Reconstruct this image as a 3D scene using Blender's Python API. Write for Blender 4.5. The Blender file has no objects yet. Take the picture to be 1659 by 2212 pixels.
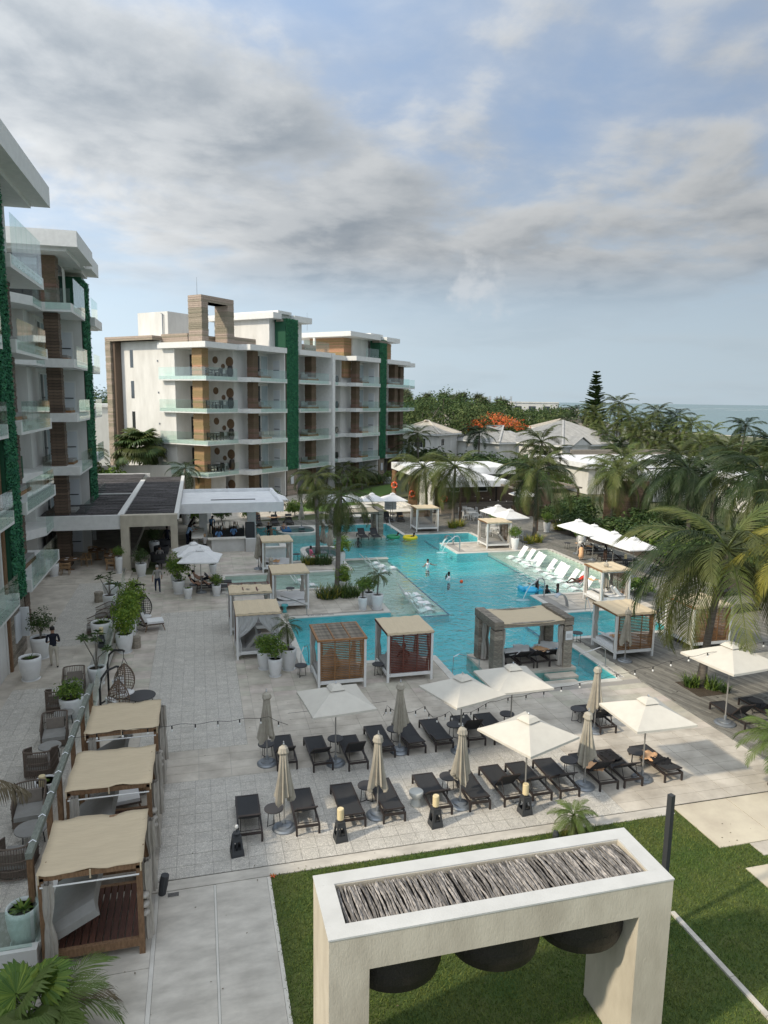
import bpy, math, random
from math import sin, cos, pi, radians as R
from mathutils import Vector, Matrix
import numpy as np

S = bpy.context.scene
COL = S.collection
# ---------------------------------------------------------------- camera
cd = bpy.data.cameras.new('camera')
cd.sensor_fit = 'VERTICAL'; cd.sensor_height = 24.0; cd.lens = 24.0 * 1534 / 2212
cd.clip_start = 0.1; cd.clip_end = 30000
cam = bpy.data.objects.new('camera', cd); COL.objects.link(cam)
cam.matrix_world = (Matrix.Translation((0, 0, 12)) @ Matrix.Rotation(R(-14.7), 4, 'Z')
                    @ Matrix.Rotation(R(90 - 8.993), 4, 'X') @ Matrix.Rotation(R(0.827), 4, 'Z'))
S.camera = cam
# ---------------------------------------------------------------- sky and sun
SUN_AZ = 195.0      # world angle the sun stands at, counter-clockwise from +X
SUN_EL = 36.0
SKY_K = 0.12
W = bpy.data.worlds.new('World'); S.world = W; W.use_nodes = True
nt = W.node_tree; nt.nodes.clear()
def wn(t, **k):
    n = nt.nodes.new(t)
    for a, b in k.items(): setattr(n, a, b)
    return n
def wl(a, b): nt.links.new(a, b)
def wmath(op, a, b=None, c=None, clamp=False):
    n = wn('ShaderNodeMath', operation=op, use_clamp=clamp)
    for i, x in enumerate((a, b, c)):
        if x is None: continue
        if isinstance(x, (int, float)): n.inputs[i].default_value = x
        else: wl(x, n.inputs[i])
    return n.outputs[0]
out = wn('ShaderNodeOutputWorld'); bg = wn('ShaderNodeBackground'); bg.inputs[1].default_value = SKY_K
wl(bg.outputs[0], out.inputs[0])
sky = wn('ShaderNodeTexSky', sky_type='NISHITA', sun_disc=False)
sky.sun_elevation = R(SUN_EL); sky.sun_rotation = R((90 - SUN_AZ) % 360)
sky.air_density = 1.0; sky.dust_density = 1.6; sky.ozone_density = 1.2
tc = wn('ShaderNodeTexCoord'); sep = wn('ShaderNodeSeparateXYZ'); wl(tc.outputs['Generated'], sep.inputs[0])
zz = wmath('MAXIMUM', sep.outputs[2], 0.0)
inv = wmath('DIVIDE', 1.0, wmath('ADD', zz, 0.16))
px = wmath('MULTIPLY', sep.outputs[0], inv); py = wmath('MULTIPLY', sep.outputs[1], inv)
def cloudnoise(dx, dy, scale, detail, rough, dist=0.0):
    cb = wn('ShaderNodeCombineXYZ'); wl(wmath('ADD', px, dx), cb.inputs[0]); wl(wmath('ADD', py, dy), cb.inputs[1])
    n = wn('ShaderNodeTexNoise'); n.inputs['Scale'].default_value = scale; n.inputs['Detail'].default_value = detail
    n.inputs['Roughness'].default_value = rough; n.inputs['Distortion'].default_value = dist
    wl(cb.outputs[0], n.inputs['Vector']); return n.outputs['Fac']
def ramp(x, a, b, lo=0.0, hi=1.0):
    n = wn('ShaderNodeMapRange', interpolation_type='SMOOTHSTEP')
    wl(x, n.inputs[0])
    for i, v in ((1, a), (2, b), (3, lo), (4, hi)): n.inputs[i].default_value = v
    return n.outputs[0]
CX, CY = 43.8, -50.8
CUM = (0.372, 0.916, 0.150)
big = cloudnoise(CX, CY, 0.72, 4, 0.50, 0.1)
det = cloudnoise(CX + 5, CY + 2, 2.3, 9, 0.56, 0.15)
dens = wmath('ADD', wmath('MULTIPLY', big, 0.64), wmath('MULTIPLY', det, 0.36))
mask = ramp(dens, 0.405, 0.525)
thin = ramp(dens, 0.36, 0.50, 0.0, 0.45)
# clouds thin out into a smooth pale layer low over the horizon
low = ramp(zz, 0.11, 0.20)
mask = wmath('MULTIPLY', wmath('MAXIMUM', mask, thin), wmath('MULTIPLY_ADD', low, 0.88, 0.12))
# one small white cumulus low over the garden
cdir = wn('ShaderNodeVectorMath', operation='DOT_PRODUCT'); wl(tc.outputs['Generated'], cdir.inputs[0]); cdir.inputs[1].default_value = CUM
cn = wn('ShaderNodeTexNoise'); cn.inputs['Scale'].default_value = 34; cn.inputs['Detail'].default_value = 8; wl(tc.outputs['Generated'], cn.inputs['Vector'])
cum = ramp(wmath('ADD', wmath('MULTIPLY', wmath('SUBTRACT', 1.0, cdir.outputs['Value']), -210.0), cn.outputs['Fac']), 0.28, 0.60, 0.0, 0.5)
lit = cloudnoise(CX - 0.20, CY - 0.06, 0.72, 4, 0.50, 0.1); lit2 = cloudnoise(CX + 4.92, CY + 1.97, 2.3, 9, 0.56, 0.15)
slope_ = wmath('ADD', wmath('MULTIPLY', wmath('SUBTRACT', lit, big), 0.7), wmath('MULTIPLY', wmath('SUBTRACT', lit2, det), 0.55))
thick = ramp(dens, 0.45, 0.60)
shade = wmath('ADD', wmath('MULTIPLY', ramp(slope_, -0.09, 0.09), 0.55), wmath('MULTIPLY', thick, 0.52), None, True)
def rgbmix(f, a, b):
    n = wn('ShaderNodeMix', data_type='RGBA')
    if isinstance(f, float): n.inputs[0].default_value = f
    else: wl(f, n.inputs[0])
    for s, x in ((6, a), (7, b)):
        if isinstance(x, tuple): n.inputs[s].default_value = (*x, 1)
        else: wl(x, n.inputs[s])
    return n.outputs[2]
def vs(c, k=1.0): return tuple(x * k / SKY_K for x in c)
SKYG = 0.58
cloudcol = rgbmix(shade, vs((0.70, 0.715, 0.72), SKYG), vs((0.29, 0.33, 0.375), SKYG))
skyc = wn('ShaderNodeVectorMath', operation='SCALE'); wl(sky.outputs[0], skyc.inputs[0]); skyc.inputs[3].default_value = 0.55
veil = rgbmix(0.70, skyc.outputs[0], vs((0.40, 0.53, 0.74), SKYG))
hz = rgbmix(ramp(zz, 0.0, 0.34), vs((0.64, 0.77, 0.86), SKYG), veil)
col = rgbmix(cum, rgbmix(mask, hz, cloudcol), vs((0.80, 0.82, 0.84), SKYG))
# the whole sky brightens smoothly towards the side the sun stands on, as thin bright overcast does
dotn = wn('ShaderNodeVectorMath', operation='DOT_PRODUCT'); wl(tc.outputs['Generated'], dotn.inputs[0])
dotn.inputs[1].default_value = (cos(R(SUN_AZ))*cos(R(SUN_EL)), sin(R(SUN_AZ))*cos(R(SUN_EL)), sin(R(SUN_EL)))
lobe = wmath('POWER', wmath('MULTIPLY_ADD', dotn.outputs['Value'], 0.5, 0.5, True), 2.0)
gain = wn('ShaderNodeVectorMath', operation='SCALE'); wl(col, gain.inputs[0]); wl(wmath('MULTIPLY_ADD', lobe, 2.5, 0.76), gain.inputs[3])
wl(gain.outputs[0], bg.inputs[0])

sl = bpy.data.lights.new('sun', 'SUN'); sl.energy = 2.25; sl.angle = R(2.5); sl.color = (1.0, 0.88, 0.70)
sun = bpy.data.objects.new('sun', sl); COL.objects.link(sun)
sd = Vector((cos(R(SUN_AZ)) * cos(R(SUN_EL)), sin(R(SUN_AZ)) * cos(R(SUN_EL)), sin(R(SUN_EL))))
sun.rotation_euler = sd.to_track_quat('Z', 'Y').to_euler(); sun.location = (-30, -10, 40)
# ---------------------------------------------------------------- exposure
vw = S.view_settings
vw.view_transform = 'Standard'; vw.look = 'None'; vw.gamma = 1.0; vw.use_curve_mapping = False; vw.exposure = 0.64

# ---------------------------------------------------------------- mesh helpers
class MB:
    def __init__(s): s.v = []; s.f = []; s.m = []
    def add(s, vs, fs, mi=0, M=None):
        o = len(s.v)
        if M is not None: vs = [tuple(M @ Vector(p)) for p in vs]
        s.v += vs; s.f += [tuple(i + o for i in f) for f in fs]; s.m += [mi] * len(fs); return s
    def box(s, x0, y0, z0, x1, y1, z1, mi=0, M=None):
        return s.add([(x0,y0,z0),(x1,y0,z0),(x1,y1,z0),(x0,y1,z0),(x0,y0,z1),(x1,y0,z1),(x1,y1,z1),(x0,y1,z1)],
              [(3,2,1,0),(4,5,6,7),(0,1,5,4),(1,2,6,5),(2,3,7,6),(3,0,4,7)], mi, M)
    def cbox(s, c, d, mi=0, rz=0.0, M=None):
        T = Matrix.Translation(c) @ Matrix.Rotation(rz, 4, 'Z')
        if M is not None: T = M @ T
        return s.box(-d[0]/2,-d[1]/2,-d[2]/2,d[0]/2,d[1]/2,d[2]/2, mi, T)
    def prism(s, poly, z0, z1, mi=0, M=None):
        n = len(poly)
        vs = [(x,y,z0) for x,y in poly] + [(x,y,z1) for x,y in poly]
        fs = [tuple(range(n-1,-1,-1)), tuple(range(n,2*n))] + [(i,(i+1)%n,n+(i+1)%n,n+i) for i in range(n)]
        return s.add(vs, fs, mi, M)
    def poly(s, pts, mi=0, M=None): return s.add(list(pts), [tuple(range(len(pts)))], mi, M)
    def lathe(s, prof, n=16, mi=0, M=None, caps=True):
        vs = []; fs = []
        for r, z in prof: vs += [(r*cos(2*pi*i/n), r*sin(2*pi*i/n), z) for i in range(n)]
        for k in range(len(prof)-1):
            for i in range(n):
                j = (i+1) % n; fs.append((k*n+i, k*n+j, (k+1)*n+j, (k+1)*n+i))
        if caps:
            if prof[0][0] > 1e-4: fs.append(tuple(range(n-1,-1,-1)))
            if prof[-1][0] > 1e-4: fs.append(tuple((len(prof)-1)*n + i for i in range(n)))
        return s.add(vs, fs, mi, M)
    def tube(s, pts, r, n=6, mi=0, M=None):
        pts = [Vector(p) for p in pts]; k = len(pts)
        rs = r if isinstance(r, (list, tuple)) else [r]*k
        vs = []; fs = []; up = Vector((0.03, 0.05, 1))
        for i, p in enumerate(pts):
            t = (pts[min(i+1,k-1)] - pts[max(i-1,0)]).normalized()
            a = t.cross(up if abs(t.z) < .98 else Vector((1,.02,0))).normalized(); b = t.cross(a)
            vs += [tuple(p + rs[i]*(cos(2*pi*j/n)*a + sin(2*pi*j/n)*b)) for j in range(n)]
        for i in range(k-1):
            for j in range(n):
                q = (j+1) % n; fs.append((i*n+j, (i+1)*n+j, (i+1)*n+q, i*n+q))
        fs += [tuple(range(n)), tuple((k-1)*n + j for j in range(n-1,-1,-1))]
        return s.add(vs, fs, mi, M)
    def bar(s, a, b, w, h=None, mi=0, M=None):
        h = h or w; a = Vector(a); b = Vector(b); t = (b-a).normalized()
        x = t.cross(Vector((0,0,1)) if abs(t.z) < .95 else Vector((0,1,0))).normalized(); y = x.cross(t)
        vs = [tuple(p + sx*x*w/2 + sy*y*h/2) for p in (a, b) for sx, sy in ((-1,-1),(1,-1),(1,1),(-1,1))]
        return s.add(vs, [(0,1,2,3),(7,6,5,4),(0,4,5,1),(1,5,6,2),(2,6,7,3),(3,7,4,0)], mi, M)
    def sheet(s, rows, mi=0, thick=0.0, M=None):
        k = len(rows); n = len(rows[0]); vs = [tuple(p) for r_ in rows for p in r_]
        fs = [(i*n+j, i*n+j+1, (i+1)*n+j+1, (i+1)*n+j) for i in range(k-1) for j in range(n-1)]
        if thick:
            o = len(vs); vs += [(x,y,z-thick) for x,y,z in vs]
            fs += [tuple(o+q for q in reversed(f)) for f in fs]
            ed = [i for i in range(n)] + [i*n+n-1 for i in range(1,k)] + [(k-1)*n+j for j in range(n-2,-1,-1)] + [i*n for i in range(k-2,0,-1)]
            for a, b in zip(ed, ed[1:]+ed[:1]): fs.append((b, a, o+a, o+b))
        return s.add(vs, fs, mi, M)
    def mesh(s, name, mats, smooth=False):
        me = bpy.data.meshes.new(name); me.from_pydata(s.v, [], s.f)
        if not isinstance(mats, (list, tuple)): mats = [mats]
        for m in mats: me.materials.append(m)
        if len(mats) > 1: me.polygons.foreach_set('material_index', s.m)
        if smooth: me.polygons.foreach_set('use_smooth', [True]*len(s.f))
        me.update(); return me
    def build(s, name, mats, parent=None, loc=(0,0,0), rz=0.0, smooth=False):
        return ob(name, s.mesh(name, mats, smooth), parent, loc, (0,0,rz))
def ob(name, me, parent=None, loc=(0,0,0), rot=(0,0,0), sc=(1,1,1)):
    o = bpy.data.objects.new(name, me); COL.objects.link(o)
    o.location = loc; o.rotation_euler = rot; o.scale = sc if isinstance(sc, (tuple, list)) else (sc,)*3
    if parent: o.parent = parent
    return o
def tag(o, label=None, cat=None, group=None, kind=None):
    for k, v in (('label',label),('category',cat),('group',group),('kind',kind)):
        if v: o[k] = v
    return o
def thing(name, label, cat, loc=(0,0,0), rz=0.0, group=None):
    o = ob(name, None, None, loc, (0,0,rz)); o.empty_display_size = .2
    return tag(o, label, cat, group)
KIDS = {}
def copy_tree(o, parent=None, kids=None):
    if kids is None:
        kids = {}
        for q in bpy.data.objects:
            if q.parent: kids.setdefault(q.parent.name, []).append(q)
    c = o.copy(); COL.objects.link(c)
    if parent: c.parent = parent
    for ch in kids.get(o.name, []): copy_tree(ch, c, kids)
    return c
class Proto:
    """first call places the built thing, later calls copy it with its parts"""
    def __init__(s, root):
        s.root = root; s.used = False; s.kids = {}
        def walk(o):
            s.kids[o.name] = list(o.children)
            for c in o.children: walk(c)
        s.walk = walk
    def put(s, loc, rz=0.0, label=None, group=None, sc=None, cat=None):
        if not s.used:
            bpy.context.view_layer.update(); s.walk(s.root); s.used = True; o = s.root
        else: o = copy_tree(s.root, None, s.kids)
        o.location = loc if len(loc) == 3 else (loc[0], loc[1], 0); o.rotation_euler = (0,0,rz)
        if sc: o.scale = (sc,)*3 if isinstance(sc, (int,float)) else sc
        return tag(o, label, cat, group)
def struct(name, mb, m, smooth=False): return tag(mb.build(name, m, smooth=smooth), kind='structure')

# ---------------------------------------------------------------- materials
MATS = {}
def mat(name, col, rough=.75, col2=None, scale=6.0, detail=5, stretch=(1,1,1), bump=0.0, bscale=None, metal=0.0, rnd=0.0, isl=0.0,
        spec=.4, contrast=(.35,.65), trans=0.0, vor=None, world=False):
    m = bpy.data.materials.new(name); m.use_nodes = True; t = m.node_tree; b = t.nodes['Principled BSDF']
    N = t.nodes.new; L = t.links.new
    b.inputs['Roughness'].default_value = rough; b.inputs['Metallic'].default_value = metal
    b.inputs['Specular IOR Level'].default_value = spec; b.inputs['Base Color'].default_value = (*col, 1)
    tcn = N('ShaderNodeTexCoord'); mp = N('ShaderNodeMapping'); mp.inputs['Scale'].default_value = stretch
    L(N('ShaderNodeNewGeometry').outputs['Position'] if world else tcn.outputs['Object'], mp.inputs[0]); cur = None
    if col2:
        n = N('ShaderNodeTexNoise'); n.inputs['Scale'].default_value = scale; n.inputs['Detail'].default_value = detail
        n.inputs['Roughness'].default_value = .6; L(mp.outputs[0], n.inputs['Vector'])
        mr = N('ShaderNodeMapRange'); L(n.outputs['Fac'], mr.inputs[0]); mr.inputs[1].default_value, mr.inputs[2].default_value = contrast
        mx = N('ShaderNodeMix'); mx.data_type = 'RGBA'; L(mr.outputs[0], mx.inputs[0])
        mx.inputs[6].default_value = (*col,1); mx.inputs[7].default_value = (*col2,1); cur = mx.outputs[2]
    if vor:
        v = N('ShaderNodeTexVoronoi'); v.feature = 'DISTANCE_TO_EDGE'; v.inputs['Scale'].default_value = vor[0]; L(mp.outputs[0], v.inputs['Vector'])
        mr = N('ShaderNodeMapRange'); L(v.outputs['Distance'], mr.inputs[0]); mr.inputs[1].default_value = .0; mr.inputs[2].default_value = .14
        mx = N('ShaderNodeMix'); mx.data_type = 'RGBA'; L(mr.outputs[0], mx.inputs[0]); mx.inputs[6].default_value = (*vor[1],1)
        if cur: L(cur, mx.inputs[7])
        else: mx.inputs[7].default_value = (*col,1)
        v2 = N('ShaderNodeTexVoronoi'); v2.inputs['Scale'].default_value = vor[0]; L(mp.outputs[0], v2.inputs['Vector'])
        hs = N('ShaderNodeHueSaturation'); L(mx.outputs[2], hs.inputs['Color'])
        sx = N('ShaderNodeSeparateColor'); L(v2.outputs['Color'], sx.inputs[0])
        mm = N('ShaderNodeMapRange'); L(sx.outputs[0], mm.inputs[0]); mm.inputs[3].default_value = .86; mm.inputs[4].default_value = 1.08
        L(mm.outputs[0], hs.inputs['Value']); cur = hs.outputs['Color']
        bp = N('ShaderNodeBump'); bp.inputs['Strength'].default_value = vor[2]; bp.inputs['Distance'].default_value = .02
        L(mr.outputs[0], bp.inputs['Height']); L(bp.outputs[0], b.inputs['Normal'])
    if rnd or isl:
        hs = N('ShaderNodeHueSaturation'); mm = N('ShaderNodeMapRange'); k = rnd or isl
        mm.inputs[3].default_value = 1 - k; mm.inputs[4].default_value = 1 + k
        if isl: L(N('ShaderNodeNewGeometry').outputs['Random Per Island'], mm.inputs[0])
        else: L(N('ShaderNodeObjectInfo').outputs['Random'], mm.inputs[0])
        L(mm.outputs[0], hs.inputs['Value'])
        if isl:
            m2 = N('ShaderNodeMapRange'); L(mm.outputs[0], m2.inputs[0]); m2.inputs[1].default_value = 1-k; m2.inputs[2].default_value = 1+k
            m2.inputs[3].default_value = .53; m2.inputs[4].default_value = .475; L(m2.outputs[0], hs.inputs['Hue'])
        if cur: L(cur, hs.inputs['Color'])
        else: hs.inputs['Color'].default_value = (*col,1)
        cur = hs.outputs['Color']
    if cur: L(cur, b.inputs['Base Color'])
    if bump:
        n = N('ShaderNodeTexNoise'); n.inputs['Scale'].default_value = bscale or scale*3; n.inputs['Detail'].default_value = 4; L(mp.outputs[0], n.inputs['Vector'])
        bp = N('ShaderNodeBump'); bp.inputs['Strength'].default_value = bump; bp.inputs['Distance'].default_value = .02
        L(n.outputs['Fac'], bp.inputs['Height']); L(bp.outputs[0], b.inputs['Normal'])
    if trans:
        tr = N('ShaderNodeBsdfTranslucent'); mxs = N('ShaderNodeMixShader'); mxs.inputs[0].default_value = trans
        if cur: L(cur, tr.inputs[0])
        else: tr.inputs[0].default_value = (*col,1)
        L(b.outputs[0], mxs.inputs[1]); L(tr.outputs[0], mxs.inputs[2]); L(mxs.outputs[0], t.nodes['Material Output'].inputs[0])
    MATS[name] = m; return m
def glassy(name, tint, refl=.9, base=.06, bump=None, thin=False):
    m = bpy.data.materials.new(name); m.use_nodes = True; t = m.node_tree; t.nodes.clear(); N = t.nodes.new; L = t.links.new
    o = N('ShaderNodeOutputMaterial'); mx = N('ShaderNodeMixShader'); a = N('ShaderNodeBsdfTransparent'); a.inputs[0].default_value = (*tint,1)
    g = N('ShaderNodeBsdfGlossy'); g.inputs['Roughness'].default_value = .03; g.inputs[0].default_value = (refl,refl,refl,1)
    fr = N('ShaderNodeFresnel'); fr.inputs[0].default_value = 1.45
    mm = N('ShaderNodeMath'); mm.operation = 'ADD'; mm.use_clamp = True; mm.inputs[1].default_value = base
    if thin:
        kk = (4.0,.9) if thin == 'water' else (4.0,.55)
        lw = N('ShaderNodeLayerWeight'); lw.inputs[0].default_value = .5; pw = N('ShaderNodeMath'); pw.operation = 'POWER'; L(lw.outputs['Facing'], pw.inputs[0]); pw.inputs[1].default_value = kk[0]
        sc_ = N('ShaderNodeMath'); sc_.operation = 'MULTIPLY'; L(pw.outputs[0], sc_.inputs[0]); sc_.inputs[1].default_value = kk[1]; L(sc_.outputs[0], mm.inputs[0])
    else: L(fr.outputs[0], mm.inputs[0])
    L(mm.outputs[0], mx.inputs[0]); L(a.outputs[0], mx.inputs[1]); L(g.outputs[0], mx.inputs[2]); L(mx.outputs[0], o.inputs[0])
    if bump:
        tcn = N('ShaderNodeTexCoord'); mp = N('ShaderNodeMapping'); mp.inputs['Scale'].default_value = bump[2]; L(tcn.outputs['Object'], mp.inputs[0])
        n = N('ShaderNodeTexNoise'); n.inputs['Scale'].default_value = bump[0]; n.inputs['Detail'].default_value = 3; n.inputs['Distortion'].default_value = .6
        L(mp.outputs[0], n.inputs['Vector']); bp = N('ShaderNodeBump'); bp.inputs['Strength'].default_value = bump[1]; bp.inputs['Distance'].default_value = .14
        L(n.outputs['Fac'], bp.inputs['Height']); L(bp.outputs[0], g.inputs['Normal']); L(bp.outputs[0], (lw if thin else fr).inputs['Normal'])
    MATS[name] = m; return m
M = MATS
mat('render', (.70,.69,.66), .8, (.59,.58,.55), 1.0, detail=8, stretch=(1,1,.3), bump=.08, bscale=40)
mat('white_paint', (.72,.72,.70), .5, (.65,.65,.63), 3)
mat('roof_white', (.78,.79,.79), .7, (.68,.69,.70), 1.3)
mat('limestone', (.59,.54,.44), .85, (.44,.395,.315), 1.4, detail=9, stretch=(1,1,.4), bump=.3, bscale=34)
mat('limestone_top', (.60,.60,.58), .8, (.53,.53,.51), 1.6, bump=.15, bscale=30)
mat('wood_grey', (.33,.29,.235), .8, (.15,.13,.105), 5, stretch=(1,1,9), rnd=.3, bump=.3)
mat('wood_tan', (.42,.27,.14), .7, (.24,.145,.075), 5, stretch=(1,1,9), rnd=.25, isl=0, bump=.25)
mat('wood_brown', (.17,.118,.082), .7, (.08,.057,.042), 5, stretch=(1,1,9), rnd=.3, bump=.3)
mat('wood_walnut', (.26,.155,.085), .65, (.15,.085,.045), 6, stretch=(4,4,1), rnd=.2, bump=.2)
mat('wood_red', (.15,.048,.033), .6, (.085,.028,.02), 6, rnd=.2)
mat('wood_orange', (.31,.165,.07), .6, (.18,.09,.04), 6, stretch=(1,5,5), rnd=.25)
mat('wood_slab', (.12,.05,.033), .55, (.06,.027,.02), 6, stretch=(6,1,1), rnd=.2)
mat('wood_drift', (.36,.33,.30), .85, (.085,.082,.082), 9, stretch=(5,1,5), rnd=.55)
mat('wood_roof', (.15,.14,.14), .9, (.065,.062,.065), 8, stretch=(1,6,1), isl=.4)
mat('wood_green', (.24,.26,.22), .85, (.13,.145,.125), 7, stretch=(6,1,6))
mat('deck', (.25,.24,.21), .75, (.125,.12,.105), 2.6, stretch=(5,.7,1), rnd=.28, bump=.2)
mat('deck_i', (.25,.24,.21), .75, (.125,.12,.105), 2.6, stretch=(5,.7,1), isl=.28, bump=.2)
mat('travertine', (.61,.56,.48), .7, (.38,.34,.285), 1.1, detail=9, bump=.12, isl=.08, contrast=(.33,.7), world=True)
mat('travertine_o', (.61,.56,.48), .7, (.38,.34,.285), 1.1, detail=9, bump=.12, rnd=.07, contrast=(.33,.7), world=True)
mat('coping', (.66,.635,.575), .6, (.56,.535,.48), 2.0, bump=.05)
mat('cobble', (.72,.685,.615), .8, (.62,.59,.53), 2.5, vor=(24,(.44,.415,.37),.6), rnd=.05, world=True)
mat('cobble_s', (.72,.685,.615), .8, (.62,.59,.53), 2.5, vor=(24,(.44,.415,.37),.6), world=True)
mat('concrete', (.62,.58,.51), .8, (.43,.40,.35), 1.1, detail=9, stretch=(1,2.2,1), bump=.2, bscale=14, world=True)
mat('joint', (.34,.32,.29), .9)
mat('sandstone_flag', (.60,.54,.42), .8, (.48,.42,.33), .9, detail=8, bump=.1)
mat('soil', (.05,.04,.03), .95, (.09,.07,.05), 14)
mat('ground', (.06,.085,.03), .95, (.14,.135,.075), .15, detail=8)
mat('sand', (.52,.47,.38), .95, (.42,.38,.30), .3)
mat('grass_base', (.045,.085,.017), .95, (.09,.105,.03), .7, detail=7, bump=.3, bscale=60)
mat('grass_far', (.07,.14,.025), .9, (.10,.17,.035), 2.0, detail=8)
mat('blade', (.088,.15,.025), .7, (.15,.185,.042), .6, detail=8, isl=.4, trans=.25)
mat('pool_tile', (.25,.60,.62), .5, (.17,.50,.53), .8, detail=8)
mat('pool_shelf', (.60,.62,.555), .6, (.50,.53,.475), 1.5)
mat('pool_line', (.03,.09,.20), .5)
mat('sea', (.075,.155,.165), .22, (.115,.20,.19), .012, detail=8, stretch=(1,2.5,1), bump=.6, bscale=.9)
mat('foam', (.85,.87,.87), .9)
mat('fabric_beige', (.62,.51,.35), .9, (.56,.46,.315), 3, stretch=(1,12,1), bump=.05)
mat('fabric_canopy', (.64,.53,.365), .9, (.585,.48,.33), 3, stretch=(9,1,1), bump=.05)
mat('fabric_parasol', (.62,.59,.52), .9, (.575,.545,.48), 3)
mat('fabric_white', (.78,.78,.77), .9, (.70,.70,.70), 3)
mat('fabric_taupe', (.40,.365,.315), .9, (.33,.30,.26), 4)
mat('parasol_folded', (.42,.39,.325), .9, (.35,.32,.265), 5)
mat('curtain', (.46,.43,.385), .95, (.36,.335,.30), 5, stretch=(6,6,1))
mat('sheer', (.72,.72,.71), .95, (.62,.62,.62), 5, stretch=(6,6,1), trans=.4)
mat('cushion_grey', (.30,.295,.28), .95, (.27,.265,.25), 6)
mat('cushion_blue', (.03,.13,.27), .9)
mat('towel', (.80,.49,.28), .95, (.70,.41,.22), 8)
mat('black_metal', (.022,.021,.021), .5, rnd=.1)
mat('bronze_metal', (.035,.027,.025), .5)
mat('black_mesh', (.028,.029,.031), .75, (.04,.041,.044), 60)
mat('table_top', (.052,.05,.052), .55)
mat('steel', (.55,.56,.57), .28, metal=1.0)
mat('base_metal', (.27,.29,.31), .4, metal=.6)
mat('pole_metal', (.36,.35,.33), .45, metal=.5)
mat('plastic_white', (.84,.84,.83), .35)
mat('pot_white', (.74,.745,.74), .55, (.68,.685,.68), 4)
mat('pot_mint', (.66,.70,.68), .6, (.60,.64,.62), 4)
mat('candle', (.72,.60,.36), .6)
mat('lamp_dark', (.045,.048,.052), .6)
mat('bulb', (.75,.75,.72), .2)
mat('wicker_dark', (.013,.011,.010), .45, (.03,.024,.02), 40, bump=.6, bscale=90)
mat('wicker_tan', (.20,.145,.10), .7, (.13,.09,.065), 20)
mat('rope', (.165,.13,.105), .9, (.12,.093,.075), 30)
mat('stool_grey', (.50,.51,.48), .7)
mat('teal', (.10,.42,.44), .5)
mat('bark', (.25,.225,.19), .95, (.14,.125,.105), 5, stretch=(1,1,7), bump=.6)
mat('bark_palm', (.22,.195,.165), .95, (.12,.105,.09), 3, stretch=(.6,.6,9), bump=.7)
mat('frond', (.052,.082,.02), .5, (.10,.112,.03), 1.2, rnd=.4, trans=.2, spec=.3)
mat('frond_dark', (.02,.04,.014), .5, (.038,.06,.018), 1.2, rnd=.25, trans=.18, spec=.3)
mat('frond_yellow', (.30,.27,.045), .6, (.16,.17,.035), .9, rnd=.15, trans=.3, spec=.3)  # sunlight on the right-edge palm's fronds is put into this yellow
mat('frond_dead', (.165,.135,.085), .9, (.10,.08,.05), 2, rnd=.2)
mat('frond_bright', (.10,.165,.035), .55, (.13,.17,.05), 1.5, rnd=.2, trans=.25, spec=.3)
mat('leaf', (.10,.175,.028), .5, (.145,.225,.035), 1.5, isl=.4, trans=.25, spec=.35)
mat('leaf_lime', (.14,.235,.03), .5, (.21,.30,.04), 1.5, isl=.35, trans=.3, spec=.35)
mat('leaf_dark', (.045,.085,.024), .5, (.07,.11,.03), 1.5, isl=.4, trans=.2, spec=.3)
mat('leaf_far', (.055,.088,.028), .7, (.095,.125,.045), .35, isl=.4, trans=.15, spec=.2)
mat('leaf_casuarina', (.085,.105,.055), .8, (.12,.135,.075), .3, isl=.35, trans=.15, spec=.2)
mat('leaf_yellow', (.36,.30,.04), .6, (.20,.22,.035), 2.5, isl=.35, trans=.25)
mat('flower_red', (.58,.12,.03), .7, (.64,.21,.06), 1.0, isl=.4, trans=.2)
mat('green_wall', (.028,.14,.072), .8, (.05,.19,.10), 2.0, isl=.45, spec=.25)
mat('green_back', (.016,.075,.04), .9)
mat('rtile_grey', (.42,.42,.405), .8, (.33,.33,.32), 1.2, isl=.1)
mat('rtile_cream', (.58,.54,.47), .8, (.48,.44,.38), 1.2, isl=.1)
mat('dark_glass', (.02,.024,.028), .08, spec=.8)
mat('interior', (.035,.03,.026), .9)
mat('door_white', (.62,.64,.66), .5)
mat('curtain_in', (.50,.56,.58), .8, (.36,.42,.44), 4, stretch=(8,8,.3))
mat('dark_frame', (.03,.03,.033), .5)
mat('basket', (.21,.135,.08), .85, (.12,.075,.045), 12)
mat('orange_ring', (.80,.10,.02), .5)
mat('yellow_float', (.80,.62,.02), .45)
mat('green_float', (.03,.28,.12), .45)
mat('blue_float', (.06,.48,.75), .4)
mat('sign_white', (.70,.72,.73), .6)
mat('sign_ink', (.05,.05,.06), .7)
mat('fountain_water', (.75,.88,.90), .2, trans=.6)
mat('skin_light', (.46,.27,.185), .6); mat('skin_mid', (.30,.17,.11), .6); mat('skin_dark', (.075,.042,.03), .55)
mat('hair_dark', (.012,.010,.009), .6); mat('hair_grey', (.35,.33,.31), .7); mat('hair_blond', (.25,.16,.08), .6)
mat('cloth_navy', (.010,.012,.022), .9); mat('cloth_khaki', (.46,.42,.35), .9); mat('cloth_greyshirt', (.30,.29,.275), .9)
mat('cloth_jean', (.022,.032,.062), .9); mat('cloth_blue', (.12,.25,.47), .9); mat('cloth_lightblue', (.30,.46,.66), .9)
mat('cloth_white', (.80,.80,.80), .9); mat('cloth_red', (.55,.045,.025), .9); mat('cloth_pink', (.62,.16,.24), .9); mat('cloth_black', (.013,.013,.015), .9)
glassy('glass', (.90,.965,.945), .95, .05, None, True)
glassy('pane', (.70,.76,.76), .9, .12, None, True)
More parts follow.
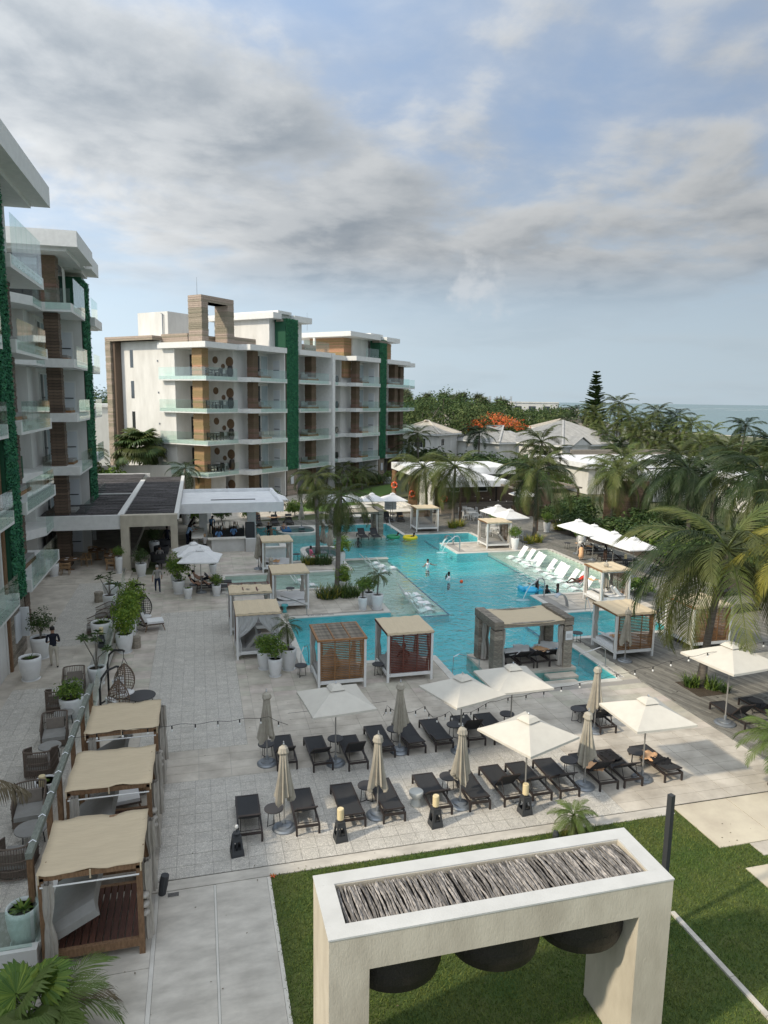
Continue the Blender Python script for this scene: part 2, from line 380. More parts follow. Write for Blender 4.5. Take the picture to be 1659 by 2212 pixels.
glassy('water_shallow', (.80,.94,.91), .95, .035, (2.2, 1.0, (1,1,1)), 'water')
glassy('water', (.40,.87,.89), .95, .035, (2.2, 1.0, (1,1,1)), 'water')
# ================================================================ ground, paving, pool, deck, lawn, sea
rnd = random.Random(7)
WATER = [(4.5,10.65,30.6,37.8,-.72),(10.65,17.7,26.2,37.5,-.72),(10.65,19.9,31.6,37.5,-.72),(13.85,22.3,37.5,52.0,-.72),
         (17.7,24.5,31.6,35.6,-.6),(10.4,19.65,51.5,60.25,-.72),(4.25,17.6,51.7,66.2,-.72),
         (10.4,13.85,37.5,51.4,-.30),(1.5,10.4,43.8,48.1,-.30),(22.3,27.7,39.45,52.0,-.30),(19.65,23.9,56.1,60.25,-.6)]
PADS = [(19.9,26.2,35.6,39.45),(19.65,26.85,51.9,56.1),(4.3,10.35,48.1,51.55),(4.2,10.3,37.85,43.8)]
EPS = 1e-4
def depth_at(x, y):
    for a,b,c,d in PADS:
        if a<x<b and c<y<d: return 0.0
    z = 0.0
    for a,b,c,d,h in WATER:
        if a<x<b and c<y<d: z = h
    return z
def is_deck(x, y):
    if depth_at(x,y) < 0 or y < 8: return False
    for a,b,c,d in PADS:
        if a<x<b and c<y<d: return False
    if 18.55 < x < 34.5 and y < 60: return x < 33.5 - max(0,(y-50))*.15 and y > 17.0
    if x <= 18.55 and y > 66.5: return 4.3 < x and y < 69.6
    if 17.6 < x and y >= 60: return y < 72.4 - (x-17.6)*.12 and x < 34 and not (x < 23.3 and y > 71.8)
    return False
XS = sorted({1.0, 18.55, 28.5} | {v for r_ in WATER for v in r_[:2]} | {v for r_ in PADS for v in r_[:2]})
YS = sorted({25.5, 67.0} | {v for r_ in WATER for v in r_[2:4]} | {v for r_ in PADS for v in r_[2:4]})
gx = lambda i: (XS[i]+XS[i+1])/2
gy = lambda j: (YS[j]+YS[j+1])/2
cell = [[depth_at(gx(i), gy(j)) for j in range(len(YS)-1)] for i in range(len(XS)-1)]
fl, wa, pv, cp = MB(), MB(), MB(), MB()
coping = []
WZ = -.08
for i in range(len(XS)-1):
    for j in range(len(YS)-1):
        z = cell[i][j]; x0,x1,y0,y1 = XS[i],XS[i+1],YS[j],YS[j+1]
        q = lambda zz_: [(x0,y0,zz_),(x1,y0,zz_),(x1,y1,zz_),(x0,y1,zz_)]
        if z < 0:
            fl.poly(q(z), 1 if z > -.5 else 0); wa.poly(q(WZ), 1 if z > -.5 else 0)
        else: pv.poly(q(-.022 if is_deck(gx(i),gy(j)) else -.004), 1 if is_deck(gx(i),gy(j)) else 0)
        for di,dj in ((1,0),(0,1)):
            i2,j2 = i+di, j+dj
            if i2 >= len(XS)-1 or j2 >= len(YS)-1: continue
            z2 = cell[i2][j2]
            if z2 == z: continue
            lo, hi = min(z,z2), max(z,z2)
            mi = 0 if lo < -.5 else 1
            if di: fl.poly([(x1,y0,lo),(x1,y1,lo),(x1,y1,hi-.02),(x1,y0,hi-.02)] if z > z2 else [(x1,y1,lo),(x1,y0,lo),(x1,y0,hi-.02),(x1,y1,hi-.02)], mi)
            else: fl.poly([(x1,y1,lo),(x0,y1,lo),(x0,y1,hi-.02),(x1,y1,hi-.02)] if z > z2 else [(x0,y1,lo),(x1,y1,lo),(x1,y1,hi-.02),(x0,y1,hi-.02)], mi)
            if hi == 0:
                if di: coping.append(('v', x1, y0, y1, 1 if z2 == 0 else -1))
                else: coping.append(('h', y1, x0, x1, 1 if z2 == 0 else -1))
            else:
                if di: cp.box(x1-.05, y0, hi+.004, x1+.05, y1, hi+.012, 0)
                else: cp.box(x0, y1-.05, hi+.004, x1, y1+.05, hi+.012, 0)
struct('pool_basin', fl, [M['pool_tile'], M['pool_shelf']])
struct('pool_water', wa, [M['water'], M['water_shallow']])
struct('pool_edge_line', cp, M['pool_line'])
struct('poolside_ground', pv, [M['travertine'], M['soil']])
# coping stones, each its own slab
cop = ob('pool_coping', None); tag(cop, kind='structure')
nco = 0; extra = MB()
coping.sort(key=lambda c: c[1] if c[0] == 'h' else c[2])
for k, p, a, b, s in coping:
    n = max(1, round((b-a)/1.2)); st = (b-a)/n
    for q in range(n):
        a0, b0 = a+q*st+.004, a+(q+1)*st-.004
        w0, w1 = (p-.02, p+.30) if s > 0 else (p-.30, p+.02)
        m_ = MB()
        t = extra if nco >= 280 else m_
        if k == 'h': t.box(a0, w0, -.02, b0, w1, .028)
        else: t.box(w0, a0+.002, -.022, w1, b0-.002, .026)
        if nco < 280: m_.build('coping_stone', M['coping'], cop)
        nco += 1
if extra.v: tag(extra.build('coping_stone', M['coping'], cop), kind='stuff')
# steps inside the pool
st = MB()
for k in range(5): st.box(19.9, 31.62+k*.42, -1.3, 24.48, 31.62+(k+1)*.42-.01, -.2-.2*k)
for k in range(4): st.box(16.6, 26.22+k*.36, -1.3, 17.69, 26.22+(k+1)*.36-.01, -.22-.22*k)
for k in range(4): st.box(10.67+k*.36, 28.0, -1.3, 10.67+(k+1)*.36-.01, 30.55, -.22-.22*k)
struct('pool_steps', st, M['pool_tile'])
ln = MB()
for x in (5.2, 6.0): ln.box(x, 30.7, -1.345, x+.12, 37.6, -1.335)
struct('pool_floor_line', ln, M['pool_line'])

# terrain round the resort, with a hole for the pool court
SH = [(-3000,-400),(60,-400),(150,110),(205,215),(150,420),(60,700),(-400,1500),(-3000,3000)]
g = MB()
hx0,hx1,hy0,hy1 = 1.0,28.5,25.5,67.0
g.poly([(-3000,-400,-.05),(hx0,-400,-.05),(hx0,hy0,-.05),(hx0,hy1,-.05),(hx0,1180,-.05),(-400,1500,-.05),(-3000,3000,-.05)])
g.poly([(hx0,-400,-.05),(60,-400,-.05),(110,-120,-.05),(hx1,hy0,-.05),(hx0,hy0,-.05)])
g.poly([(hx1,hy0,-.05),(110,-120,-.05),(150,110,-.05),(205,215,-.05),(hx1,hy1,-.05)])
g.poly([(hx1,hy1,-.05),(205,215,-.05),(150,420,-.05),(60,700,-.05),(hx0,1180,-.05),(hx0,hy1,-.05)])
struct('ground', g, M['ground'])
b = MB(); b.poly([(108,-125,-.04),(150,110,-.04),(205,215,-.04),(150,420,-.04),(230,430,-1.6),(290,215,-1.6),(225,100,-1.6),(170,-130,-1.6)])
struct('beach', b, M['sand'])
s_ = MB(); s_.poly([(-9000,-900,-1.2),(12000,-900,-1.2),(24000,24000,-1.2),(-9000,24000,-1.2)]); struct('sea', s_, M['sea'])
fm = MB()
for (x0,y0,x1,y1,w) in ((300,2350,1150,2250,26),(1150,2250,1560,1900,30),(1560,1900,2300,1650,24),(1050,1500,1500,1330,12),(760,1820,1100,1730,10)):
    n = 26; top = []; bot = []
    for k in range(n+1):
        t = k/n; j = rnd.uniform(-10,10); ww = w*rnd.uniform(.15,1)
        top.append((x0+(x1-x0)*t, y0+(y1-y0)*t+ww+j, -1.1)); bot.append((x0+(x1-x0)*t, y0+(y1-y0)*t-ww+j, -1.1))
    fm.sheet([bot, top])
struct('breaking_waves', fm, M['foam'])

# ---- paving helpers: a base sheet with real tiles on it; the nearest ones are parts
def tiles(name, base, rects, sx, sy, m1, mall, z=0.0, h=.012, gap=.011, nparts=300, skip=None, rot=False):
    root = MB()
    for x0,x1,y0,y1 in rects: root.poly([(x0,y0,z-.002),(x1,y0,z-.002),(x1,y1,z-.002),(x0,y1,z-.002)])
    root = struct(name, root, base)
    L = []
    for x0,x1,y0,y1 in rects:
        nx, ny = max(1,round((x1-x0)/sx)), max(1,round((y1-y0)/sy)); ax, ay = (x1-x0)/nx, (y1-y0)/ny
        for i in range(nx):
            for j in range(ny):
                cx, cy = x0+(i+.5)*ax, y0+(j+.5)*ay
                if skip and skip(cx, cy, ax, ay): continue
                L.append((math.hypot(cx, cy), cx, cy, ax-gap, ay-gap))
    L.sort(); cache = {}; rest = MB()
    for k, (d, cx, cy, ax, ay) in enumerate(L):
        if k < nparts:
            key = (round(ax,3), round(ay,3))
            if key not in cache: cache[key] = MB().box(-ax/2,-ay/2,0,ax/2,ay/2,h).mesh('paving_tile', m1)
            ob('paving_tile', cache[key], root, (cx,cy,z+rnd.uniform(0,.003)))
        else: rest.box(cx-ax/2,cy-ay/2,z,cx+ax/2,cy+ay/2,z+h+rnd.uniform(0,.002))
    if rest.v: tag(rest.build('paving_tile', mall, root), kind='stuff')
    return root
def near_water(x, y, ax, ay):
    e = .30
    for sx_ in (-1,0,1):
        for sy_ in (-1,0,1):
            if depth_at(x+sx_*(ax/2+e), y+sy_*(ay/2+e)) < 0: return True
    return is_deck(x, y)
C1 = (-1.28, 12.0, 16.95, 21.65)
tiles('cobble_court', M['joint'], [C1], .46, .46, M['cobble'], M['cobble_s'])
tiles('cobble_walk', M['joint'], [(-2.25,1.4,23.7,40.2)], .46, .46, M['cobble'], M['cobble_s'])
tiles('travertine_court', M['joint'], [(-1.28,1.8,21.65,23.7),(1.8,10.3,21.65,30.3),(1.8,4.2,30.3,37.6),(10.3,18.5,21.65,26.0),(12.0,18.55,16.95,21.65),(-3.6,-1.28,16.95,23.7),(-4.1,-2.25,23.7,49.5),
      (-2.25,1.4,40.2,49.0),(1.4,4.2,37.6,43.6),(1.4,1.8,23.7,37.6),(-3.0,3.9,49.0,71.0)], .92, .46, M['travertine_o'], M['travertine'], skip=near_water)
tiles('pool_island_paving', M['joint'], [(4.3,10.3,37.9,43.7),(4.5,10.3,48.2,51.5),(19.95,26.2,35.65,39.4),(19.7,26.85,51.95,56.05)], .92, .46, M['travertine_o'], M['travertine'], z=.001, nparts=200, skip=near_water)
# concrete walk towards the camera
cw = ob('concrete_walk', None); tag(cw, kind='structure')
for i,(x0,x1) in enumerate(((-4.2,-1.30),(-1.20,.09),(.15,1.40))):
    ys = [-3,4,9,14.18,16.55] if i == 0 else [-3,16.55]
    for y0,y1 in zip(ys, ys[1:]): MB().box(x0,y0,-.06,x1,y1-.015,.0).build('concrete_slab', M['concrete'], cw)
for x0,x1 in ((-1.30,-1.20),(.09,.15),(1.40,1.5)): MB().box(x0+.006,-3,-.06,x1-.006,16.52,.004).build('edging_strip', M['coping'], cw)
MB().box(-4.1,16.56,-.06,13.4,16.93,.002).build('border_slab', M['concrete'], cw)
dr = thing('drain_grate','small rectangular floor drain at the end of the concrete walk','drain',(-.87,16.38,.003))
MB().box(-.17,-.09,0,.17,.09,.006).build('frame', M['concrete'], dr)
for k in range(5): MB().box(-.13,-.065+k*.03,.006,.13,-.05+k*.03,.012).build('bar', M['lamp_dark'], dr)
# sandstone path at right of the lawn
sp = ob('sandstone_path', None); tag(sp, kind='structure')
for x0,x1,y0,y1 in ((13.55,15.45,14.85,16.9),(15.47,19.5,14.6,16.9),(13.6,17.2,11.0,13.95)): MB().box(x0,y0,-.05,x1,y1,.012).build('flagstone', M['sandstone_flag'], sp)
MB().box(14.5,14.3,-.05,15.35,14.82,.012).build('flagstone', M['travertine_o'], sp)
# lawn
lw = MB(); lw.poly([(1.5,-4,-.01),(13.5,-4,-.01),(13.5,16.54,-.01),(1.5,16.54,-.01)]); lw.poly([(13.5,-4,-.012),(26,-4,-.012),(26,16.9,-.012),(13.5,16.9,-.012)])
lawn = struct('lawn', lw, M['grass_base'])
npr = np.random.RandomState(3)
def blades(name, parent, n, x0, x1, y0, y1, h, w, m, ok=None, z=-.01):
    x = npr.uniform(x0,x1,n); y = npr.uniform(y0,y1,n)
    if ok is not None: k = ok(x,y); x, y = x[k], y[k]; n = len(x)
    a = npr.uniform(0,2*pi,n); hh = h*npr.uniform(.5,1.2,n); lx = npr.normal(0,.6,n)*hh; ly = npr.normal(0,.6,n)*hh
    v = np.zeros((n,3,3)); v[:,0] = np.stack([x-np.cos(a)*w, y-np.sin(a)*w, np.full(n,z)],1); v[:,1] = np.stack([x+np.cos(a)*w, y+np.sin(a)*w, np.full(n,z)],1)
    v[:,2] = np.stack([x+lx, y+ly, z+hh],1)
    me = bpy.data.meshes.new(name); me.vertices.add(3*n); me.vertices.foreach_set('co', v.ravel()); me.loops.add(3*n); me.loops.foreach_set('vertex_index', np.arange(3*n))
    me.polygons.add(n); me.polygons.foreach_set('loop_start', np.arange(0,3*n,3)); me.materials.append(m); me.update(calc_edges=True); me.validate()
    return tag(ob(name, me, parent), kind='stuff')
def lawn_ok(x, y):
    ok = (y < 16.57) & ~((x>13.5)&(x<15.46)&(y>14.82)) & ~((x>15.4)&(y>14.57)) & ~((x>14.48)&(x<15.37)&(y>14.27)) & ~((x>13.57)&(y<13.97)&(y>10.95)&(x<17.22))
    return ok & ~((x>10.56)&(x<10.76)&(y<13))
blades('grass', None, 150000, 1.47, 17.5, 8.8, 16.7, .055, .010, M['blade'], lawn_ok)
kb = ob('lawn_kerb', None); tag(kb, kind='structure')
for k in range(12): MB().box(10.6,1.0+k*1.0,-.05,10.72,1.985+k*1.0,.04).build('kerb_stone', M['concrete'], kb)
# raised terrace by the hotel
TE = [(-30,14.7),(-3.75,14.7),(-4.0,27.6),(-4.35,37.85),(-4.95,48.2),(-4.95,50.2),(-5.0,82),(-30,82)]
te = struct('terrace', MB().prism(TE,-.05,.346), M['travertine'])
def in_te(x, y, ax, ay): return x+ax/2 > -3.80-(y-14.7)*.0345 or x-ax/2 < -7.4
tiles('terrace_cobble', M['joint'], [(-7.4,-4.2,16.2,29.6),(-7.4,-4.6,34.6,46.5)], .46, .46, M['cobble'], M['cobble_s'], z=.35, skip=in_te)
tiles('terrace_travertine', M['joint'], [(-7.4,-3.8,14.8,16.2),(-7.4,-4.0,29.6,34.6),(-10.5,-5.0,46.5,50.4)], .92, .46, M['travertine_o'], M['travertine'], z=.35, skip=lambda x,y,ax,ay: x+ax/2 > -3.80-(y-14.7)*.0345, nparts=80)
stp = ob('terrace_steps', None); tag(stp, kind='structure')
MB().box(-4.94,44.5,0,-4.55,50.0,.232).build('step', M['travertine_o'], stp); MB().box(-4.55,44.5,0,-4.15,50.0,.118).build('step', M['travertine_o'], stp)

# ---- timber deck: boards run 15 degrees off the pool axis
dk = MB()
for x0,x1,y0,y1 in ((18.55,28.5,12.0,25.5),(28.5,36,12,73),(18.55,28.5,67,73),(4.3,18.55,67,69.7)): dk.poly([(x0,y0,-.045),(x1,y0,-.045),(x1,y1,-.045),(x0,y1,-.045)])
deck = struct('deck', dk, M['soil'])
dd = Vector((-sin(R(15)), cos(R(15)))); dn = Vector((cos(R(15)), sin(R(15))))
pl = []; wdt = .145
for i in range(-30, 420):
    s0 = 10 + i*wdt; run = None; t = -20.0
    while t < 90:
        p = dn*s0 + dd*t; okd = is_deck(p.x, p.y)
        lim = run is not None and t - run >= Lmax
        if okd and run is None: run = t; Lmax = rnd.uniform(2.4,4.8)
        if run is not None and (not okd or lim):
            if t - run > .25: pl.append((s0, run, t))
            run = t if okd else None; Lmax = rnd.uniform(2.4,4.8)
        t += .12
pl.sort(key=lambda q: (dn*q[0]+dd*(q[1]+q[2])/2).length)
rest = MB(); cache = {}
for k,(s0,a,b_) in enumerate(pl):
    p = dn*s0 + dd*(a+b_)/2; l = b_-a-.008
    if k < 300:
        key = round(l,1)
        if key not in cache: cache[key] = MB().box(-wdt/2+.005,-key/2,0,wdt/2-.005,key/2,.03).mesh('deck_board', M['deck'])
        ob('deck_board', cache[key], deck, (p.x,p.y,-.02), (0,0,R(15)))
    else:
        rest.cbox((p.x,p.y,-.005+rnd.uniform(-.001,.001)), (wdt-.01,l,.03), 0, R(15))
tag(rest.build('deck_board', M['deck_i'], deck), kind='stuff')
MB().box(18.46,17.0,-.03,18.56,25.78,.016).build('edge_board', M['deck'], deck)
# lawn, walk and beds by the far building
fl_ = MB(); fl_.poly([(8.5,76,-.02),(17,88.5,-.02),(27.2,99,-.02),(26.0,91,-.02),(22.5,86.5,-.02),(19.8,82.5,-.02),(14,74.5,-.02)])
struct('garden_lawn', fl_, M['grass_far'])
wk = ob('garden_walk', None); tag(wk, kind='structure')
for x0,x1,y0,y1,rz in ((12.5,15.8,73.5,75,.7),(15.2,18.8,76.5,78.4,.7),(17.8,21.6,79.6,81.5,.7),(19.8,22.6,73.2,76.0,0),(20.2,22.8,77.0,80.2,0),(14.5,19.5,70.4,72.6,0)):
    MB().cbox((0,0,0),(x1-x0,y1-y0,.06)).build('walk_slab', M['coping'], wk, ((x0+x1)/2,(y0+y1)/2,.0), rz*.6)
gd = MB(); gd.poly([(-5,67,-.03),(4.3,67,-.03),(4.3,69.7,-.028),(14,74.5,-.03),(8.5,76,-.03),(17,88.5,-.03),(10,90,-.03),(-5,74,-.03)])
struct('garden_paving', gd, M['travertine'])
# ================================================================ hotel buildings
mat('wood_sun_tan_i', (.44,.285,.15), .7, (.26,.16,.085), 5, stretch=(1,1,9), isl=.25, bump=.25)  # brown pillar wood with its sunlit orange-tan put into the colour
mat('wood_brown_i', (.19,.125,.08), .7, (.095,.065,.045), 5, stretch=(1,1,9), isl=.3, bump=.3)
mat('wood_grey_i', (.40,.335,.26), .8, (.21,.175,.135), 5, stretch=(1,1,9), isl=.3, bump=.3)
FH = 3.53
def zb(k): return 3.18 + FH*(k-1)          # underside of the slab below storey k (k >= 1)
def zf(k): return zb(k) + .5 if k else .12  # its floor level
def planks(parent, name, x0, y0, x1, y1, z0, z1, m, ph=.2, single=False, mi=None):
    n = max(1, round((z1-z0)/ph)); h = (z1-z0)/n
    if single:
        me = MB().box(x0,y0,0,x1,y1,h-.03).mesh('plank', m)
        core = MB().box(x0+.03,y0+.03,z0,x1-.03,y1-.03,z1).build(name, M['interior'], parent)
        for i in range(n):
            ob('plank', me, core, ((x0+x1)/2*-.0 + rnd.uniform(-.02,.02), rnd.uniform(-.02,.02), z0+i*h), (0,0,0))
        return core
    b = MB(); b.box(x0+.03,y0+.03,z0,x1-.03,y1-.03,z1)
    for i in range(n):
        e, f = rnd.uniform(-.025,.025), rnd.uniform(-.025,.025)
        b.box(x0+e,y0+f,z0+i*h,x1+e,y1+f,z0+(i+1)*h-.035)
    return tag(b.build(name, m, parent), kind='stuff')
PANEL = {}
def rail(parent, p, q, z, tall=1.32, low=.14):
    p = Vector(p); q = Vector(q); L_ = (q-p).length; n = max(1, round(L_/1.0)); w = L_/n; d = (q-p).normalized(); a = math.atan2(d.y, d.x)
    key = (round(w,2), tall)
    if key not in PANEL:
        b = MB(); b.box(-w/2+.008,-.012,0,w/2-.008,.012,tall)
        for sx in (-.3,.3):
            for z_ in (.07,.27): b.cbox((sx*w,-.02,z_),(.05,.03,.05),1)
        PANEL[key] = b.mesh('glass_panel', [M['glass'], M['steel']])
    for i in range(n):
        c = p + d*(w*(i+.5)); ob('glass_panel', PANEL[key], parent, (c.x,c.y,z+low), (0,0,a))
def swing_door(parent, c, a, z, w=.95, h=2.15, handle='bar'):
    """a plain door in a partition; its face looks along local -y after turning by a"""
    d = MB().box(-w/2,-.03,0,w/2,.03,h).build('door', M['door_white'], parent, (c[0],c[1],z), a)
    MB().box(-w/2-.09,-.02,0,-w/2,.02,h+.09).box(w/2,-.02,0,w/2+.09,.02,h+.09).box(-w/2,-.02,h+.001,w/2,.02,h+.09).build('frame', M['white_paint'], d)
    if handle == 'bar': MB().box(-w*.42,-.09,1.0,w*.42,-.03,1.07).build('push_bar', M['lamp_dark'], d)
    else: MB().box(w*.33,-.08,1.0,w*.4,-.03,1.1).build('handle', M['lamp_dark'], d)
def glass_doors(parent, x0, x1, y, z, h=2.75):
    """glazed door with a curtained window beside it, in a wall facing local -y"""
    f = MB(); t = .09
    xm = x0 + (x1-x0)*.45
    for a,b in ((x0,xm),(xm+.08,x1)):
        f.box(a,y-.06,z,a+t,y+.02,z+h).box(b-t,y-.06,z,b,y+.02,z+h).box(a+t,y-.06,z,b-t,y+.02,z+t+.06).box(a+t,y-.06,z+h-t,b-t,y+.02,z+h)
    fr = f.build('glass_door', M['white_paint'], parent)
    MB().box(x0+t,y-.03,z+t,xm-t,y-.015,z+h-t).build('pane', M['dark_glass'], fr)
    c = MB()
    for i in range(8):
        a = xm+.08+t + (x1-xm-.08-2*t)*i/8; c.box(a+.008,y-.028-(i%2)*.012,z+.14,a+(x1-xm-.08-2*t)/8-.008,y-.012,z+h-t)
    c.build('curtain', M['curtain_in'], fr)
    MB().box(xm-t*.8,y-.12,z+1.0,xm-t*.3,y-.06,z+1.12).build('handle', M['lamp_dark'], fr)
def daybed(parent, x0, x1, y0, y1, z):
    b = MB().box(x0,y0,z,x1,y1,z+.22).build('daybed', M['wood_orange'], parent)
    MB().box(x0+.05,y0+.05,z+.22,x1-.05,y1-.05,z+.40).build('mattress', M['cushion_grey'], b)
    MB().box(x0+.05,y1-.25,z+.4,x1-.05,y1-.05,z+.8).build('backrest', M['cushion_grey'], b)
def slab_poly_A(u): return [(u-.3,7.3),(u-.3,0),(u+4.9,0),(u+4.9,-1.75),(u+11.5,-1.75),(u+11.5,1.3),(u+5,5.5),(u,7.3)]
def slab_poly_Am(u): return [(u-.6,4.0),(u-.6,0),(u+4.9,0),(u+4.9,-1.75),(u+11.5,-1.75),(u+11.5,1.3),(u+4.9,4.0)]
def slab_poly_B(u): return [(u,-1.75),(u+6.8,-1.75),(u+6.8,1.3),(u,1.3)]
def slab_poly_Bm(u): return [(u,-1.75),(u+7.0,-1.75),(u+7.0,0),(u+11.9,0),(u+11.9,7.3),(u+6.5,7.3),(u,1.3)]
def unit_A(P, u, k, corner, single=False, wm='wood_brown_i', cm='wood_sun_tan_i', furn=True):
    z = zf(k); top = zb(k+1)
    planks(P, 'pillar', u+6.4,-.8,u+7.3,.1, z, top, M[wm], single=single)
    MB().box(u+11.25,-1.5,z,u+11.45,1.0,top).build('partition_wall', M['render'], P)
    swing_door(P, (u+11.22,-.35), -pi/2, z)
    glass_doors(P, u+8.6, u+11.1, .98, z)
    if corner:
        planks(P, 'pillar', u+.6,1.45,u+1.6,2.95, z, top, M[cm], single=single)
        MB().box(u+2.6,5.24,z,u+3.6,5.29,z+2.5).build('window', M['dark_glass'], P)
    if furn: daybed(P, u+7.5, u+9.3, -1.1, .3, z)
def unit_B(P, u, k, single=False, wm='wood_brown_i', furn=True):
    z = zf(k); top = zb(k+1)
    planks(P, 'pillar', u+3.6,-.9,u+4.6,.2, z, top, M[wm], single=single)
    glass_doors(P, u+.3, u+2.6, .98, z)
    if furn: daybed(P, u+2.3, u+4.6, -1.3, -.0, z)
def green_wall(P, x0, x1, y, z0, z1, n, s):
    MB().box(x0,y,z0,x1,y+1.6,z1).build('green_backing', M['green_back'], P)
    b = MB()
    for i in range(n):
        x, z = rnd.uniform(x0,x1), rnd.uniform(z0,z1); a = rnd.uniform(0,2*pi); l = s*rnd.uniform(.6,1.3); w = l*.35
        o = rnd.uniform(.2,.75)*l; px_, pz_ = cos(a)*w, sin(a)*w; dx, dz = -sin(a)*l*.8, cos(a)*l*.8
        y0 = y - rnd.uniform(0,.05)
        b.add([(x-px_,y0,z-pz_),(x+px_,y0,z+pz_),(x+px_*.5+dx,y0-o,z+pz_*.5+dz),(x-px_*.5+dx,y0-o*.8,z-pz_*.5+dz)],[(0,1,2,3)])
    tag(b.build('green_wall', M['green_wall'], P), kind='stuff')

# ---------------------------------------------------------------- far hotel block (stands at 45 degrees)
FB = thing('hotel_building', 'white five-storey hotel block with a timber arch on its roof and two green walls', 'hotel', (1.2,80.2,0), R(45))
body = [(.3,5.3),(5.1,5.3),(5.1,1),(22,1),(22,3.5),(27.1,3.5),(27.1,1),(42.4,1),(42.4,5.3),(47.2,5.3),(47.2,14.4),(.3,14.4)]
MB().prism(body, 0, 17.3).build('wall', M['render'], FB); MB().box(.3,7.4,17.301,12,14.4,18.21).build('parapet_wall', M['render'], FB)
for k in range(1, 6):
    z = zb(k); h = .5 if k < 5 else .62
    for pl_ in (slab_poly_A(0), slab_poly_B(14.0), slab_poly_Am(22.0), slab_poly_Bm(35.6)):
        MB().prism(pl_, z, z+h).build('floor_slab' if k < 5 else 'roof_slab', M['white_paint'], FB)
    if k < 5:
        rail(FB, (-.33,7.2), (-.33,0), z); rail(FB, (-.3,-.03), (4.6,-.03), z); rail(FB, (6.6,-1.78), (11.4,-1.78), z)
        rail(FB, (14.1,-1.78), (20.2,-1.78), z); rail(FB, (22.0,-.03), (25.0,-.03), z); rail(FB, (28.6,-1.78), (33.3,-1.78), z)
        rail(FB, (35.7,-1.78), (42.3,-1.78), z); rail(FB, (43.6,-.03), (47.4,-.03), z)
for k in range(0, 5):
    unit_A(FB, 0, k, True); unit_B(FB, 14.0, k); unit_A(FB, 22.0, k, False); unit_B(FB, 35.6, k)
    z = zf(k); top = zb(k+1)
    MB().box(41.4,-.6,z,42.3,.3,top).build('wall_pier', M['wood_brown'], FB) if False else planks(FB,'pillar',44.8,1.2,45.9,2.4,z,top,M['wood_brown_i'])
    # three woven discs hung on the terrace wall, a tall lantern and seats beside it
    for y,zq,r_ in ((3.75,2.0,.42),(2.55,1.25,.30),(1.55,1.75,.58)):
        d = MB().lathe([(r_,0),(r_*.95,.05),(r_*.6,.09),(.02,.11)], 18); o = d.build('woven_disc', M['basket'], FB, (5.09,y,z+zq)); o.rotation_euler = (0,-pi/2,0)
MB().box(21.0,-1.85,0,21.6,1.2,17.92).build('divider_pier', M['white_paint'], FB)
for u0,u1 in ((11.55,13.95),(33.5,35.55)):
    MB().box(u0-.06,-1.6,0,u0,1.1,17.2).build('timber_trim', M['wood_brown'], FB)
    planks(FB,'timber_cladding',u0,-1.35,u1,.2,0,3.3,M['wood_grey_i'])
    green_wall(FB, u0, u1, -1.5, 3.3, 21.4 if u0 < 20 else 20.6, 15000 if u0 < 20 else 12000, .12)
    MB().cbox((u0+1.2,-1.45,2.0),(.5,.1,1.1)).build('switch_cabinet', M['door_white'], FB)
for k in range(1,5): MB().box(.27,12.0,zf(k)+1.0,.33,12.5,zf(k)+3.0).build('slit_window', M['dark_glass'], FB)
for k in range(1,5): MB().box(.2,7.9,zf(k)+1.6,.3,8.0,zf(k)+1.8).build('wall_lamp', M['base_metal'], FB)
planks(FB,'timber_fin',-.9,14.42,.3,15.3,0,18.2,M['wood_grey_i']); planks(FB,'timber_fin',-.9,7.4,.5,15.3,18.22,18.7,M['wood_grey_i'])
MB().box(-.6,14.0,0,.28,14.4,18.2).build('timber_return', M['wood_brown'], FB)
# timber arch and parapets on the roof
ar = MB()
planks(FB,'roof_arch',.5,1.2,1.5,3.2,17.95,22.2,M['wood_grey_i']); planks(FB,'roof_arch',4.6,1.2,5.6,3.2,17.95,22.2,M['wood_grey_i']); planks(FB,'roof_arch',.5,1.2,5.6,3.2,22.2,22.9,M['wood_grey_i'])
planks(FB,'roof_parapet',1.6,3.6,9.8,3.8,17.95,18.9,M['wood_grey_i']); planks(FB,'roof_parapet',5.7,1.6,9.8,1.8,17.95,18.9,M['wood_grey_i']); planks(FB,'roof_parapet',.4,3.3,.6,7.4,17.95,18.9,M['wood_grey_i'])
MB().box(2.5,8.5,17.93,9,13.5,21.7).build('stair_house', M['render'], FB)
MB().tube([(2.35,9.2,18),(2.35,9.2,21.4),(2.35,9.4,21.5)],.07).build('vent_pipe', M['base_metal'], FB)
MB().tube([(.9,2.2,22.9),(.9,2.2,24.8)],[.03,.015]).build('antenna', M['base_metal'], FB); MB().tube([(26,6,21.5),(26,6,24)],[.03,.015]).build('antenna', M['base_metal'], FB)
